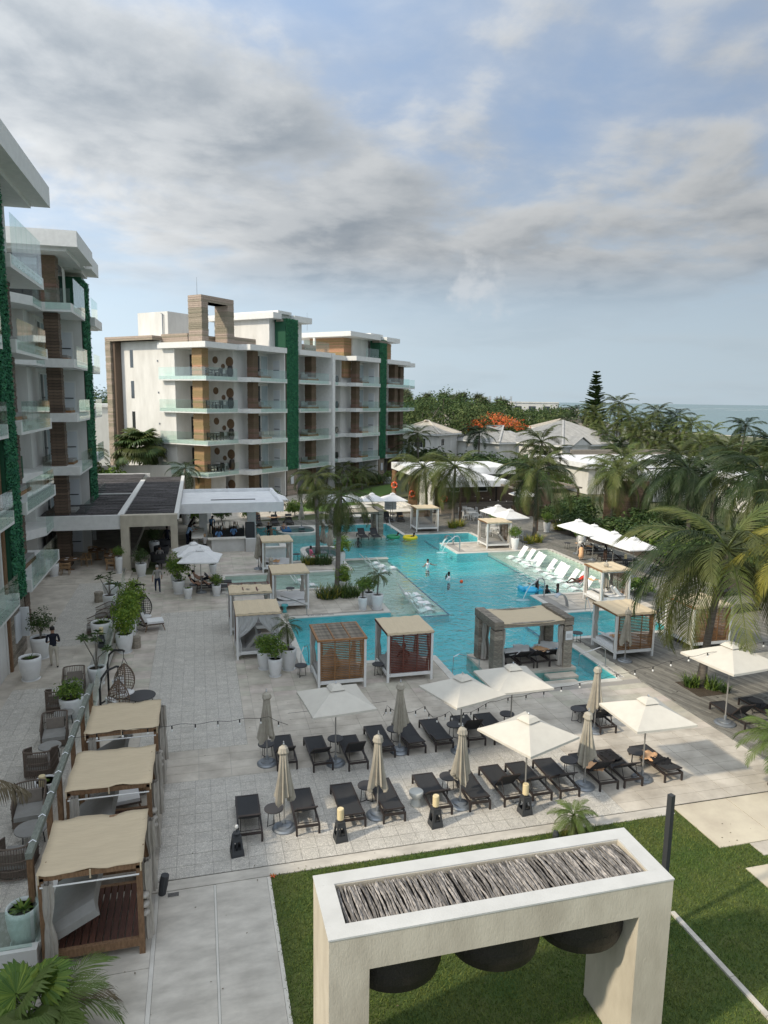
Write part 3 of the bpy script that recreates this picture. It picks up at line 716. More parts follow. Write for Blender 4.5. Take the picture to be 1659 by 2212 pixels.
# penthouses
MB().box(10.6,.2,17.9,11.5,9,21.3).box(11.5,.2,17.9,13.9,9,21.0).box(13.95,.2,17.9,17.0,9,21.3).build('penthouse_wall', M['render'], FB)
MB().prism([(9.9,-1.0),(11.5,-1.0),(11.5,-.2),(14,-.2),(14,-1.0),(17.6,-1.0),(17.6,9.5),(9.9,9.5)],21.3,22.0).build('penthouse_roof', M['white_paint'], FB)
MB().box(11.3,-.6,22.0,13.9,9,22.35).build('penthouse_upstand', M['white_paint'], FB); MB().box(11.4,-1.2,21.05,14.1,-.2,21.3).build('timber_lintel', M['wood_grey'], FB)
MB().box(29.2,.4,17.9,33.4,9,20.5).box(35.6,.4,17.9,38.6,9,20.5).build('penthouse_wall', M['render'], FB)
planks(FB,'timber_cladding',27.3,.6,29.2,6.5,15,20.5,M['wood_sun_tan_i'])
MB().prism([(25.5,9.5),(25.5,-1.7),(33.5,-1.7),(33.5,-.4),(35.6,-.4),(35.6,-1.5),(39.6,-1.5),(39.6,9.5)],20.5,21.15).build('penthouse_roof', M['white_paint'], FB)
MB().box(32.5,-.6,21.15,36,8,21.5).build('penthouse_upstand', M['white_paint'], FB); MB().box(33.3,-1.6,20.2,35.7,-.4,20.5).build('timber_lintel', M['wood_grey'], FB)
planks(FB,'timber_cladding',38.6,.4,40.2,4,17.9,20.5,M['wood_sun_tan_i'])
MB().box(25.6,8.6,17.9,25.9,8.9,20.5).box(25.6,4.4,17.9,25.9,4.7,20.5).build('pergola_post', M['white_paint'], FB)
planks(FB,'roof_parapet',17.6,3.0,24,3.2,17.95,19.2,M['wood_grey_i']); rail(FB,(15,-1.7),(20.4,-1.7),17.7); rail(FB,(29.5,-1.7),(33,-1.7),17.7)

# ---------------------------------------------------------------- near hotel wing on the left
LB = thing('hotel_building', 'near white hotel wing on the left with timber pillars and glass balconies', 'hotel', (-9.45,0,0), R(90))
MB().prism([(15.8,1.0),(41.2,1.0),(41.2,5.3),(50.3,5.3),(50.3,1),(66,1),(66,14),(15.8,14)],0,17.4).build('wall', M['render'], LB)
MB().prism([(15.8,2.0),(38,2.0),(38,6),(51,6),(51,1.2),(64,1.2),(64,13),(15.8,13)],17.4,20.8).build('penthouse_wall', M['render'], LB)
def slabL(u): return [(u-.0,-2.0),(u+6.8,-2.0),(u+6.8,2.5),(u,2.5)]
for k in range(1, 6):
    z = zb(k)
    for pl_ in ([(40.92,4.0),(40.92,.6),(42.4,.6),(42.4,1.7),(46.5,.9),(48.2,0),(50.9,0),(50.9,-1.75),(56.7,-1.75),(56.7,2),(50,5.4)], slabL(34.1), [(19.6,0),(24.6,0),(24.6,-2.0),(31.9,-2.0),(31.9,2),(19.6,2)], [(61,-1.6),(65,-1.6),(65,2),(61,2)]):
        MB().prism(pl_, z, z+.56).build('floor_slab', M['white_paint'], LB)
    t_ = 1.32 if k < 5 else 2.1
    rail(LB,(34.3,-2.03),(40.4,-2.03),z,t_); rail(LB,(42.4,1.67),(46.5,.87),z); rail(LB,(48.2,-.03),(50.6,-.03),z)
    rail(LB,(51.8,-1.78),(56.6,-1.78),z,t_); rail(LB,(24.8,-2.03),(31.7,-2.03),z,t_); rail(LB,(61.2,-1.63),(64.8,-1.63),z,t_); rail(LB,(50.88,-.2),(50.88,-1.7),z) if k == 5 else None
for k in range(0, 5):
    unit_A(LB, 45.2, k, False, single=True, wm='wood_brown', furn=k>0); unit_B(LB, 34.1, k, single=True, wm='wood_brown', furn=k>0)
    unit_A(LB, 20.2, k, False, single=False); 
    z = zf(k); 
    MB().box(60.95,-1.2,z,61.1,1.0,zb(k+1)).build('partition_wall', M['render'], LB); MB().box(56.5,-1.5,z,56.75,-1.2,zb(k+1)).build('timber_trim', M['wood_brown'], LB)
green_wall(LB, 31.95, 34.05, -1.75, 3.2, 20.5, 20000, .10); green_wall(LB, 57.0, 60.8, -1.5, 3.2, 20.4, 12000, .12)
pw = MB().box(31.9,-1.5,.3,34.6,.9,3.2).build('timber_cladding', M['interior'], LB)
pm = MB().box(31.9,-1.55,0,34.62,-1.5,.19).mesh('plank', M['wood_grey'])
for i in range(14): ob('plank', pm, pw, (0,rnd.uniform(-.01,.01),.36+i*.205))
MB().box(31.7,-1.6,.3,31.9,-1.4,20.5).build('timber_trim', M['wood_walnut'], LB)
MB().box(25.0,-1.45,.3,31.7,.9,3.15).build('wall', M['render'], LB)
MB().box(32.6,-1.62,1.3,33.5,-1.56,2.5).build('notice_board', M['door_white'], LB); MB().box(33.62,-1.9,1.3,33.8,-1.55,2.6).build('wall_box', M['sign_white'], LB)
# penthouse level: glazing, timber, deep roofs
for x0,x1,y0 in ((35.0,38.2,-.9),(52.8,55.2,-.6)):
    f = MB().box(x0,y0,17.9,x1,y0+.1,20.7).build('window', M['dark_frame'], LB); MB().box(x0+.1,y0-.03,18.0,x1-.1,y0-.01,20.4).build('pane', M['dark_glass'], f)
MB().box(34.1,-.85,17.86,38.8,2,20.8).build('penthouse_wall', M['render'], LB); MB().box(52.0,-.55,17.86,56.7,2,20.8).build('penthouse_wall', M['render'], LB)
gw = MB()
for i in range(4):
    for j in range(3): gw.box(50.9,.15+i*.95,17.95+j*.93,50.97,1.05+i*.95,18.85+j*.93)
fr = MB().box(50.98,.05,17.9,51.05,4.0,20.8).build('glazed_corner', M['dark_frame'], LB); gw.build('pane', M['pane'], fr)
planks(LB,'timber_cladding',51.0,-.9,52.0,.05,17.9,20.8,M['wood_brown_i'])
for x0,x1,y0 in ((49.0,55.9,-2.55),(55.95,57.0,-1.9),(57.05,61,-2.3),(20,39.5,-2.75)):
    MB().box(x0,y0,21.0,x1,12,21.95 if x0 != 55.95 else 21.4).build('roof_slab', M['white_paint'], LB); MB().box(x0+.5,y0+.75,20.78,x1-.6,3,21.0).build('soffit', M['white_paint'], LB)
MB().box(60.8,-1.9,17.35,65.2,3,18.0).build('roof_slab', M['white_paint'], LB)
# planter on the second-storey recess of the left wing
pt = thing('planter_box','dark green planter box with a small tree on a balcony of the left wing','planter',(-10.4,44.2,zf(2)+.05))
MB().box(-.8,-.5,0,.6,.5,1.25).build('box', M['green_back'], pt)
for k,y in ((1,35.6),(0,36.0)):
    q = thing('cushion', 'blue cushion on the balcony of the left wing, %s' % ('higher of the two' if k else 'lower of the two'), 'cushion', (-8.9+.5*k,y-.5,zf(k+1)+.62), 0, 'blue balcony cushions')
    MB().box(-.3,-.12,-.25,.3,.12,.3).build('pad', M['cushion_blue'], q)
# low link wing south of it, out of frame: its roof shades the lawn end
LW = thing('hotel_building','low white hotel wing joining the left wing at its near end','hotel',(-20,5,0))
MB().box(-10,-16,0,9.0,10.7,8.6).build('wall', M['render'], LW); MB().box(-10.4,-16,8.6,9.6,10.7,9.2).build('roof_slab', M['white_paint'], LW)

# ---------------------------------------------------------------- restaurant pavilion with stick roof
RS = thing('restaurant','open dining pavilion with a dark twig roof beside the left wing','restaurant',(0,0,0))
MB().box(-11.2,50.42,3.05,-5.25,50.75,4.0).box(-5.45,50.76,3.6,-5.05,72,4.02).box(-1.75,50.9,3.55,-1.45,75.5,4.0).box(-11.2,78,3.6,-5.0,78.3,4.0).box(-11.0,62.0,3.6,-5.5,62.2,4.01).build('roof_beam', M['white_paint'], RS)
MB().box(-5.25,50.3,0,-4.72,51.0,3.2).box(-2.0,50.3,0,-1.55,51.0,3.2).box(-5.25,50.3,3.2,-1.55,51.0,3.98).build('stone_frame', M['limestone'], RS)
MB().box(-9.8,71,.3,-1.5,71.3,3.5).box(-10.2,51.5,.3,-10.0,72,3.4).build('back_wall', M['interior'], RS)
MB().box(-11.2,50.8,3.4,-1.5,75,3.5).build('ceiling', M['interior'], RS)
stx = MB()
for x0,x1,y0,y1 in ((-11.1,-5.45,50.8,78),(-5.05,-1.78,51.0,75)):
    y = y0
    while y < y1:
        w = rnd.uniform(.05,.11); x = x0
        while x < x1:
            l = min(rnd.uniform(1.2,2.6), x1-x); z = 3.86+rnd.uniform(-.03,.05)
            stx.box(x,y,z,x+l-.02,y+w*.9,z+.04); x += l
        y += w
tag(stx.build('twig_roof', M['wood_roof'], RS), kind='stuff')
for i in range(6): MB().box(-9.95,52.5+i*2,.36,-9.9,52.56+i*2,3.3).build('window_mullion', M['dark_frame'], RS)
# bar
BR = thing('bar','white flat-roofed pool bar with a stone counter','bar',(0,0,0))
MB().box(-1.7,57.3,2.9,6.6,57.55,3.68).box(-1.7,66.5,2.9,6.6,66.7,3.68).box(-1.7,57.56,2.9,-1.45,66.5,3.68).box(6.35,57.56,2.9,6.6,66.5,3.68).box(-1.44,57.56,3.0,6.34,66.49,3.4).build('roof', M['roof_white'], BR)
MB().box(.9,61,3.4,4.6,61.12,3.46).build('roof_gutter', M['lamp_dark'], BR)
MB().box(-.1,61.0,0,.55,61.6,2.9).box(3.75,58.6,0,4.45,59.3,2.9).build('column', M['white_paint'], BR)
MB().box(.8,56.0,0,3.35,56.35,1.0).box(-.55,58,0,-.2,61.5,1.0).build('counter', M['limestone_top'], BR); MB().box(.3,55.85,1.0,3.45,56.6,1.08).box(-.7,56.6,1.0,.3,61.8,1.08).build('counter_top', M['coping'], BR)
MB().box(1.0,60.5,0,3.6,61.2,.95).build('back_counter', M['dark_frame'], BR)
bt = MB()
for i in range(46): bt.lathe([(.04,0),(.04,.2),(.015,.27),(.015,.33)],6,rnd.randint(0,2),Matrix.Translation((rnd.uniform(.9,3.6),rnd.uniform(60.4,61.1),.95+rnd.choice((0,0,.35)))))
tag(bt.build('bottles', [M['dark_glass'],M['wood_orange'],M['white_paint']], BR), kind='stuff')
MB().box(3.55,58,0,4.3,58.55,1.9).build('drinks_fridge', M['lamp_dark'], BR)
MB().box(3.4,55.6,0,4.2,56.0,1.05).build('serving_stand', M['limestone_top'], BR)
SB = thing('swim_up_counter','white frame-shaped swim-up counter standing in the pool by the bar','counter',(4.3,52.6,0))
MB().box(0,0,.82,2.0,.42,.95).box(0,3.6,.82,2.0,4.1,.95).box(0,.42,.82,.35,3.6,.95).box(1.5,.42,.82,2.0,3.6,.95).build('counter_top', M['coping'], SB)
MB().box(.02,.05,-1.3,.2,4.0,.82).box(.2,3.8,-1.3,1.9,4.0,.82).box(.2,.05,-1.3,1.9,.2,.82).build('base', M['white_paint'], SB)
# ================================================================ houses, villas and service buildings beyond the deck
def rib_plane(b, A, ex, ey, L_, run, pitch, mi, hipL=True, hipR=True, step=.34):
    """roof slope: eave from A along ex, rising along ey; ribs follow the slope"""
    A = Vector(A); ex = Vector((*ex,0)); ey = Vector((*ey,0))
    def pt(s_, r_, up=0): return tuple(A + ex*s_ + ey*r_ + Vector((0,0,r_*pitch+up)))
    i0 = run if hipL else 0; i1 = L_-run if hipR else L_
    b.poly([pt(0,0),pt(L_,0),pt(max(i1,i0),min(run,L_/2 if hipL and hipR else run)),pt(i0 if i0 <= i1 else L_/2,min(run,L_/2 if hipL and hipR else run))] , mi)
    n = int(L_/step)
    for k in range(n):
        s_ = (k+.5)*step; r_ = min(run, s_ if hipL else run, L_-s_ if hipR else run)
        if r_ > .2: b.bar(pt(s_,-.05,.03), pt(s_,r_,.03), .17, .12, mi)
def hip_house(name, label, loc, rz, Lx, Wy, eave, pitch, tile, gable=False, wins=()):
    P = thing(name, label, 'house', loc, rz)
    MB().box(.6,.6,0,Lx-.6,Wy-.6,eave).build('wall', M['render'], P)
    b = MB(); h = Wy/2
    rib_plane(b,(0,0,eave),(1,0),(0,1),Lx,h,pitch,0); rib_plane(b,(Lx,Wy,eave),(-1,0),(0,-1),Lx,h,pitch,0)
    rib_plane(b,(0,Wy,eave),(0,-1),(1,0),Wy,h,pitch,0); rib_plane(b,(Lx,0,eave),(0,1),(-1,0),Wy,h,pitch,0)
    if gable:
        g0,g1 = gable; gm = (g0+g1)/2; gh = (g1-g0)/2*.6
        b.add([(g0,-.5,eave),(gm,-.5,eave+gh),(gm,3,eave+gh),(g0,3,eave)],[(0,1,2,3)]); b.add([(g1,-.5,eave),(gm,-.5,eave+gh),(gm,3,eave+gh),(g1,3,eave)],[(3,2,1,0)])
        for sgn,ga in ((1,g0),(-1,g1)):
            for k in range(9): b.bar((ga+sgn*.02,-.4+k*.36,eave+.04),(gm,-.4+k*.36,eave+gh+.04),.16,.1)
        MB().prism([(g0+.2,0),(g1-.2,0),(gm,gh*.85)],-.3,.6,0,Matrix(((1,0,0,0),(0,0,-1,.35),(0,1,0,eave-.02),(0,0,0,1)))).build('gable_wall', M['render'], P)
        MB().box(g0+.3,.1,0,g1-.3,.6,eave-.02).build('wall', M['render'], P)
    r = tag(b.build('tiled_roof', M[tile], P), kind='stuff')
    c = MB(); a = Vector((h,h,eave+h*pitch+.06)); d = Vector((Lx-h,h,eave+h*pitch+.06))
    for p in ((0,0),(0,Wy)): c.bar((p[0],p[1],eave+.08),a,.3,.2)
    for p in ((Lx,0),(Lx,Wy)): c.bar((p[0],p[1],eave+.08),d,.3,.2)
    c.bar(a,d,.3,.2); c.build('ridge_tiles', M[tile], P)
    MB().box(-.05,-.05,eave-.28,Lx+.05,.08,eave-.02).box(-.05,Wy-.08,eave-.28,Lx+.05,Wy+.05,eave-.02).box(-.05,.09,eave-.28,.08,Wy-.09,eave-.02).box(Lx-.08,.09,eave-.28,Lx+.05,Wy-.09,eave-.02).build('fascia', M['white_paint'], P)
    for side,a0,a1,z0,z1 in wins:
        w = MB(); p = MB(); n = max(2,round((a1-a0)/.5)); 
        if side == 'f':
            y = .57 if not (gable and gable[0] < a0 < gable[1]) else .07
            p.box(a0,y-.02,z0,a1,y+.02,z1); w.box(a0-.08,y-.05,z0-.08,a0,y+.02,z1+.08).box(a1,y-.05,z0-.08,a1+.08,y+.02,z1+.08).box(a0,y-.05,z1,a1,y+.02,z1+.08).box(a0,y-.05,z0-.08,a1,y+.02,z0)
            for k in range(1,n): w.box(a0+(a1-a0)*k/n-.02,y-.04,z0,a0+(a1-a0)*k/n+.02,y-.021,z1)
        else:
            p.box(.55,a0,z0,.59,a1,z1); w.box(.52,a0-.08,z0-.08,.6,a0,z1+.08).box(.52,a1,z0-.08,.6,a1+.08,z1+.08).box(.52,a0,z1,.6,a1,z1+.08).box(.52,a0,z0-.08,.6,a1,z0)
            for k in range(1,n): w.box(.53,a0+(a1-a0)*k/n-.02,z0,.549,a0+(a1-a0)*k/n+.02,z1)
        o = w.build('window', M['white_paint'], P); p.build('pane', M['dark_glass'], o)
    return P
h1 = hip_house('house','white two-storey house with a cream tiled roof and a small balcony',(41.4,119.4,0),R(45),9,10,6.1,.44,'rtile_cream',wins=(('l',3.2,5.4,3.6,5.2),('f',1.6,2.8,4.0,5.2),('l',7.0,8.2,3.8,5.0)))
bl = MB().box(-1.2,2.2,2.5,.55,6.6,2.7)
bl.box(-1.2,2.2,3.55,-1.1,6.6,3.62)
for k in range(22): bl.box(-1.18,2.25+k*.2,2.7,-1.12,2.32+k*.2,3.55)
bl.build('balcony', M['white_paint'], h1)
hip_house('house','wide low house with a grey tiled hip roof and a front gable',(57.5,105.0,0),R(17),17,17,5.0,.44,'rtile_grey',gable=(2.0,6.4),wins=(('f',3.2,5.2,2.9,4.1),('f',7.3,8.4,3.0,4.2),('f',11.2,12.8,3.1,4.1)))
hip_house('house','grey tiled wing of the low house reaching towards the orange tree',(50.5,114.5,0),R(17),9,13,4.9,.40,'rtile_grey')
hip_house('house','cream roofed house behind the white two-storey house',(50,148,0),R(30),16,14,6.6,.42,'rtile_cream')
hip_house('house','cream roofed house rising behind the grey tiled roof',(73,131,0),R(17),17,12,6.6,.38,'rtile_cream')
fw = thing('apartment_building','distant white flat-roofed building under construction by the sea','building',(104,212,0),R(-14))
MB().box(-7,-4,0,8,6,11.6).box(-7,-4.2,11.6,8,6.2,12.0).box(8,-2,0,15,6,10.2).build('wall', M['render'], fw)
for k in range(3): MB().box(-6+k*4.5,-4.06,8.6,-3.8+k*4.5,-3.98,10.6).build('window', M['dark_glass'], fw)
sc_ = MB()
for i in range(5):
    for j in range(2): sc_.bar((-16+i*2.2,-5+j*2.5,0),(-16+i*2.2,-5+j*2.5,13.6),.13)
for z in (5.5,8.0,10.6): sc_.box(-16.4,-5.4,z,-6.8,-2.2,z+.25)
for k in range(30): sc_.bar((-16+k*.3,-5.2,8.2),(-16+k*.3,-5.2,9.2),.05)
for z in (6.4,9.2,11.6): sc_.bar((-16.4,-5.2,z),(-6.8,-5.2,z),.1)
scf = thing('scaffolding','timber scaffolding beside the distant white building','scaffolding',(104,212,0),R(-14)); sc_.build('frame', M['wood_grey'], scf)
# flat-roofed white villas
def villa(label, x0, x1, y0, y1, z, par):
    P = thing('villa', label, 'villa', (x0,y0,0)); w, d = x1-x0, y1-y0
    MB().box(.8,.8,0,w-.4,d-.4,z-.5).build('wall', M['render'], P)
    MB().box(0,0,z-.5,w,d,z).build('roof', M['roof_white'], P)
    MB().box(0,0,z,.3,d-.4,z+.18).box(.3,0,z,w,.25,z+.14).build('roof_kerb', M['roof_white'], P)
    for k in range(4): MB().box(par[0],d-.35,z+.002+k*.19,par[1],d-.1+rnd.uniform(-.02,.02),z+.18+k*.19).build('plank', M['wood_grey'], P)
    return P
v1 = villa('long white flat-roofed villa with a weathered timber parapet, behind the palms',48.8,74,82.5,99.5,4.0,(7,24.8))
MB().box(3,-7.5,3.0,22,0,3.3).build('porch_roof', M['roof_white'], v1); MB().box(3.6,-6.8,0,21.4,-.1,3.0).build('porch_wall', M['render'], v1)
v2 = villa('white flat-roofed villa at the right edge behind the tallest palms',58.5,86,59,71,4.0,(6,27)); MB().box(2,-5,3.0,26,-.01,3.3).build('porch_roof', M['roof_white'], v2); MB().box(3,-4.2,0,25,-.2,3.0).build('porch_wall', M['render'], v2)
ts = thing('timber_screen','tall brown board wall behind the shrubs at the back of the deck','wall',(40.5,60.8,0),R(-12))
for k in range(22): MB().box(-2.2,-.06,.1+k*.2,2.2,.06,.285+k*.2).build('plank', M['wood_brown'], ts)
# changing rooms with lifebuoys
CH = thing('changing_rooms','timber-clad changing rooms with stepped white flat roofs and lifebuoys','building',(0,0,0))
MB().box(23.2,77.0,3.55,36.2,85.2,4.35).box(24.4,69.9,3.0,32.2,76.9,3.65).build('roof', M['roof_white'], CH)
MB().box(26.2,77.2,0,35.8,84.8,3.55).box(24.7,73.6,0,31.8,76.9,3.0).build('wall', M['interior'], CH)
for k in range(14): MB().box(24.66,72.1,.06+k*.205,31.6,72.22,.25+k*.205).build('plank', M['wood_brown'], CH)
for k in range(16):
    MB().box(23.25,77.5,.06+k*.21,24.3,77.7,.255+k*.21).build('plank', M['wood_walnut'], CH); MB().box(23.2,83.4,.06+k*.21,23.4,84.8,.255+k*.21).build('plank', M['wood_walnut'], CH)
MB().box(24.31,77.62,0,26.2,77.7,3.5).build('wall', M['limestone'], CH); MB().box(25.2,77.3,0,26.2,77.6,2.6).build('screen_wall', M['white_paint'], CH)
MB().box(24.45,72.3,0,24.62,77.2,2.9).build('white_wall', M['render'], CH)
for x in (26.2,29.4): 
    w = MB().box(x,72.04,2.2,x+1.2,72.1,2.8).build('window', M['white_paint'], CH); MB().box(x+.08,72.02,2.27,x+1.12,72.04,2.73).build('pane', M['dark_glass'], w)
for k in range(3): MB().box(21.4+k*.5,75.2,0,21.9+k*.5-.01,82.5,.15+.13*k).build('step', M['coping'], CH)
DB = thing('deck_bar','dark timber bar with a slatted roof at the far corner of the deck','bar',(31.5,66.5,0))
for x,y in ((0,0),(7,0),(0,6),(7,6)): MB().box(x-.08,y-.08,0,x+.08,y+.08,3.1).build('post', M['wood_brown'], DB)
MB().box(-.3,-.3,3.1,7.3,.0,3.25).box(-.3,6,3.1,7.3,6.3,3.25).box(-.3,.01,3.1,0,5.99,3.25).box(7,.01,3.1,7.3,5.99,3.25).build('roof_beam', M['wood_grey'], DB)
MB().box(.5,1.5,0,4.5,2.2,1.1).build('counter', M['wood_brown'], DB); MB().box(.3,5.6,0,6.8,5.8,3.0).build('back_wall', M['wood_brown'], DB)
# planter wall on the deck side of the changing rooms
PW = thing('planter_wall','low grey timber planter wall in front of the changing rooms','planter',(26,71.2,0))
for k in range(5): MB().box(-1,0,.05+k*.22,7.4,.6,.25+k*.22).build('plank', M['wood_grey'], PW)
# jetty far off by the sea
JT = thing('jetty','pale timber jetty standing in the sea at the far right','jetty',(262,196,-.6),R(-14))
jb = MB().box(-20,0,1.0,60,2,1.25)
for k in range(27): jb.bar((-20+k*3,0,-2),(-20+k*3,0,3.4),.35).bar((-20+k*3,2,-2),(-20+k*3,2,3.0),.35)
jb.build('deck_and_posts', M['white_paint'], JT)
bw = thing('boundary_wall','plain white wall of the neighbouring building behind the left wing','wall',(-10,100,0))
MB().box(-14,0,0,-.5,8,10.5).build('wall', M['render'], bw); MB().box(-14,-.3,10.5,-.3,8.3,10.9).build('coping', M['white_paint'], bw); MB().box(-6.5,-.05,6.4,-5.3,.02,8.2).build('window', M['dark_glass'], bw)
gw_ = thing('garden_wall','low white garden wall behind the twig-roofed restaurant','wall',(-9,84,0)); MB().box(-4,0,0,12,.3,4.3).build('wall', M['render'], gw_)
# ================================================================ furniture and fittings
ORD = ['first','second','third','fourth','fifth','sixth','seventh','eighth','ninth','tenth','eleventh','twelfth','thirteenth']
mat('cushion_taupe', (.235,.205,.175), .95, (.20,.175,.15), 6)
# ---- sun loungers (foot towards +y)
def lounger_root(fm, ang):
    r = thing('sun_lounger','black sun lounger','sun lounger')
    MB().box(-.34,.02,.25,-.29,1.96,.31).box(.29,.02,.25,.34,1.96,.31).box(-.289,1.91,.251,.289,1.96,.309).box(-.289,.02,.251,.289,.07,.309).build('frame', fm, r)
    for x in (-.315,.315):
        for y in (.045,1.935): MB().box(x-.027,y-.027,0,x+.027,y+.027,.249).build('leg', fm, r)
    MB().sheet([[(-.29,.78,.30),(0,.78,.285),(.29,.78,.30)],[(-.29,1.3,.30),(0,1.3,.28),(.29,1.3,.30)],[(-.29,1.92,.305),(0,1.92,.297),(.29,1.92,.305)]],0,.012).build('seat', M['black_mesh'], r)
    b = MB(); b.box(-.27,-.72,-.012,.27,-.02,.012); bk = b.build('backrest', M['black_mesh'], r, (0,.78,.31)); bk.rotation_euler = (-ang,0,0)
    MB().box(-.30,-.76,-.018,-.27,0,.02).box(.27,-.76,-.018,.30,0,.02).box(-.269,-.76,-.018,.269,-.73,.02).build('back_frame', fm, bk)
    y1 = .78 - .5*cos(ang); z1 = .31 + .5*sin(ang)
    MB().tube([(-.25,y1,z1),(-.25,.22,.26)],.012,5).tube([(.25,y1,z1),(.25,.22,.26)],.012,5).tube([(-.3,.22,.265),(.3,.22,.265)],.012,5).build('strut', fm, r)
    return r
LG = {k: Proto(lounger_root(M['bronze_metal'], R(a))) for k,a in (('hi',48),('mid',36),('lo',10),('flat',2))}
g1 = 'black loungers in the row nearest the lawn'; g2 = 'black loungers in the second row'
front = [(1.10,'mid'),(2.68,'mid'),(4.0,'lo'),(5.17,'lo'),(6.6,'mid'),(7.8,'lo'),(8.9,'hi'),(9.82,'mid'),(10.75,'mid'),(12.16,'hi'),(13.03,'mid'),(14.49,'lo')]
for i,(x,k) in enumerate(front): LG[k].put((x,17.98 if i < 9 else 18.08), R(rnd.uniform(-1.5,1.5)), 'black sun lounger, %s from the left in the row nearest the lawn' % ORD[i], g1)
back = [(2.54,21.58,'mid'),(3.67,21.25,'mid'),(4.8,21.05,'hi'),(5.87,21.6,'lo'),(6.98,21.65,'lo'),(7.98,21.65,'lo'),(9.2,21.7,'hi'),(10.17,21.67,'mid'),(14.26,21.5,'hi')]
for i,(x,y,k) in enumerate(back): LG[k].put((x,y), R(rnd.uniform(-1.5,1.5)), 'black sun lounger, %s from the left in the second row' % ORD[i], g2)
g3 = 'loungers on the timber deck'
for (x,y,k,rz,lb) in ((19.75,20.6,'hi',0,'black lounger on the deck under the half-lit cream parasol'),(21.2,20.7,'hi',0,'black lounger on the deck near the right edge, beside another'),(22.2,18.2,'mid',0,'black lounger at the right edge of the deck, nearest the camera'),
      (29.7,50.9,'hi',-95,'deck lounger spread with an orange towel, farthest along the pool'),(29.9,49.6,'hi',-95,'second deck lounger with an orange towel, beside the bending man'),(29.7,47.6,'flat',-95,'flat black deck lounger by the standing woman'),(30.0,46.3,'mid',-95,'black deck lounger behind the standing woman'),
      (31.6,43.6,'hi',-95,'black deck lounger under the nearest white parasol'),(31.4,42.2,'hi',-95,'black deck lounger left of the low towel table'),(29.9,33.6,'flat',-80,'flat black lounger on the deck behind the open cabana'),(31.5,36.8,'flat',-80,'flat black lounger half hidden by the big palm'),
      (18.1,68.6,'hi',180,'black lounger beside the sign board on the far deck'),(19.6,68.6,'mid',170,'black lounger right of the sign board on the far deck'),(15.9,68.9,'hi',180,'lounger with a pink towel left of the sign board'),
      (5.3,68.6,'hi',180,'lounger with a seated guest on the far deck by the bar'),(6.9,68.5,'hi',180,'lounger fully draped in an orange towel on the far deck'),(8.3,68.7,'hi',180,'lounger with a towel at the deck edge by the palms'),(14.0,68.6,'mid',180,'lounger under the far timber shelter with a seated woman')):
    LG[k].put((x,y), R(rz), lb, g3)
for i,(x,rz) in enumerate(((13.45,3),(14.15,-2),(14.95,4),(15.6,-3))): LG['mid'].put((x,27.95,.06), R(rz), '%s lounger from the left under the big timber shelter' % ORD[i], 'loungers in the timber shelter')
for i,(x,y) in enumerate(((13.6,60.1),(14.7,60.0))): LG['mid'].put((x,y,.06), R(180), 'grey padded lounger facing the pool under the far timber shelter, %s one' % ('left','right')[i], 'loungers in the far shelter')
for i,(x,y) in enumerate(((-.35,44.55),(-.1,45.65))): LG['hi'].put((x,y), R(-92), 'dark lounger with a sunbather under the two parasols near the walking man, %s one' % ('nearer','farther')[i], 'loungers by the restaurant')
def towel(x, y, z, lb, m='towel', s=.5, lumps=6):
    n = 10; rows = []
    for i in range(n):
        rows.append([(s*(i/(n-1)-.5)*1.2 + rnd.uniform(-.03,.03), s*(j/(n-1)-.5), .03+.09*abs(sin(i*1.3+j*.7+x))*rnd.uniform(.5,1.2)*(1-abs(j/(n-1)-.5))) for j in range(n)])
    t = thing('towel', lb, 'towel', (x,y,z), rnd.uniform(0,3)); MB().sheet(rows,0,.02).build('cloth', M[m], t, smooth=True)
for a in ((12.16,19.0,.32,'crumpled orange towel on the third lounger from the right, nearest row'),(14.3,19.2,.32,'large crumpled orange towel on the rightmost lounger of the nearest row'),(12.0,35.0,-5,'x'),
          (13.05,19.5,.31,'tangled dark clothes on a lounger in the nearest row','cloth_black'),(14.5,18.8,.33,'black clothes lying behind the big orange towel','cloth_black'),(5.1,49.3,.6,'orange towel on the white towels of the cabana by the bar'),(19.75,29.6,.62,'orange towel on the cabana mattress beside the steps of the pool'),
          (15.0,28.4,.75,'orange towel hung over the third lounger under the timber shelter'),(25.0,40.6,.45,'orange towel over the back of a white in-pool lounger'),(29.9,50.95,.62,'orange towel spread over the farthest deck lounger'),(30.1,49.65,.62,'orange towel spread beside the bending man'),
          (19.6,67.9,.4,'pink towel at the foot of the lounger right of the sign board'),(6.9,68.2,.6,'orange towel covering a lounger on the far deck','towel',.9),(8.4,68.4,.6,'pale towel over a lounger by the palms','fabric_beige',.8),(15.9,68.6,.6,'pink towel over the lounger left of the sign board')):
    if a[2] > -1: towel(*a)
# white towels on the shelter loungers
for i,(x,y) in enumerate(((13.7,28.7),(14.3,29.0),(15.3,28.8),(15.9,29.2))): towel(x,y,.62,'white towel on the %s lounger under the big timber shelter' % ORD[i],'fabric_white',.75)
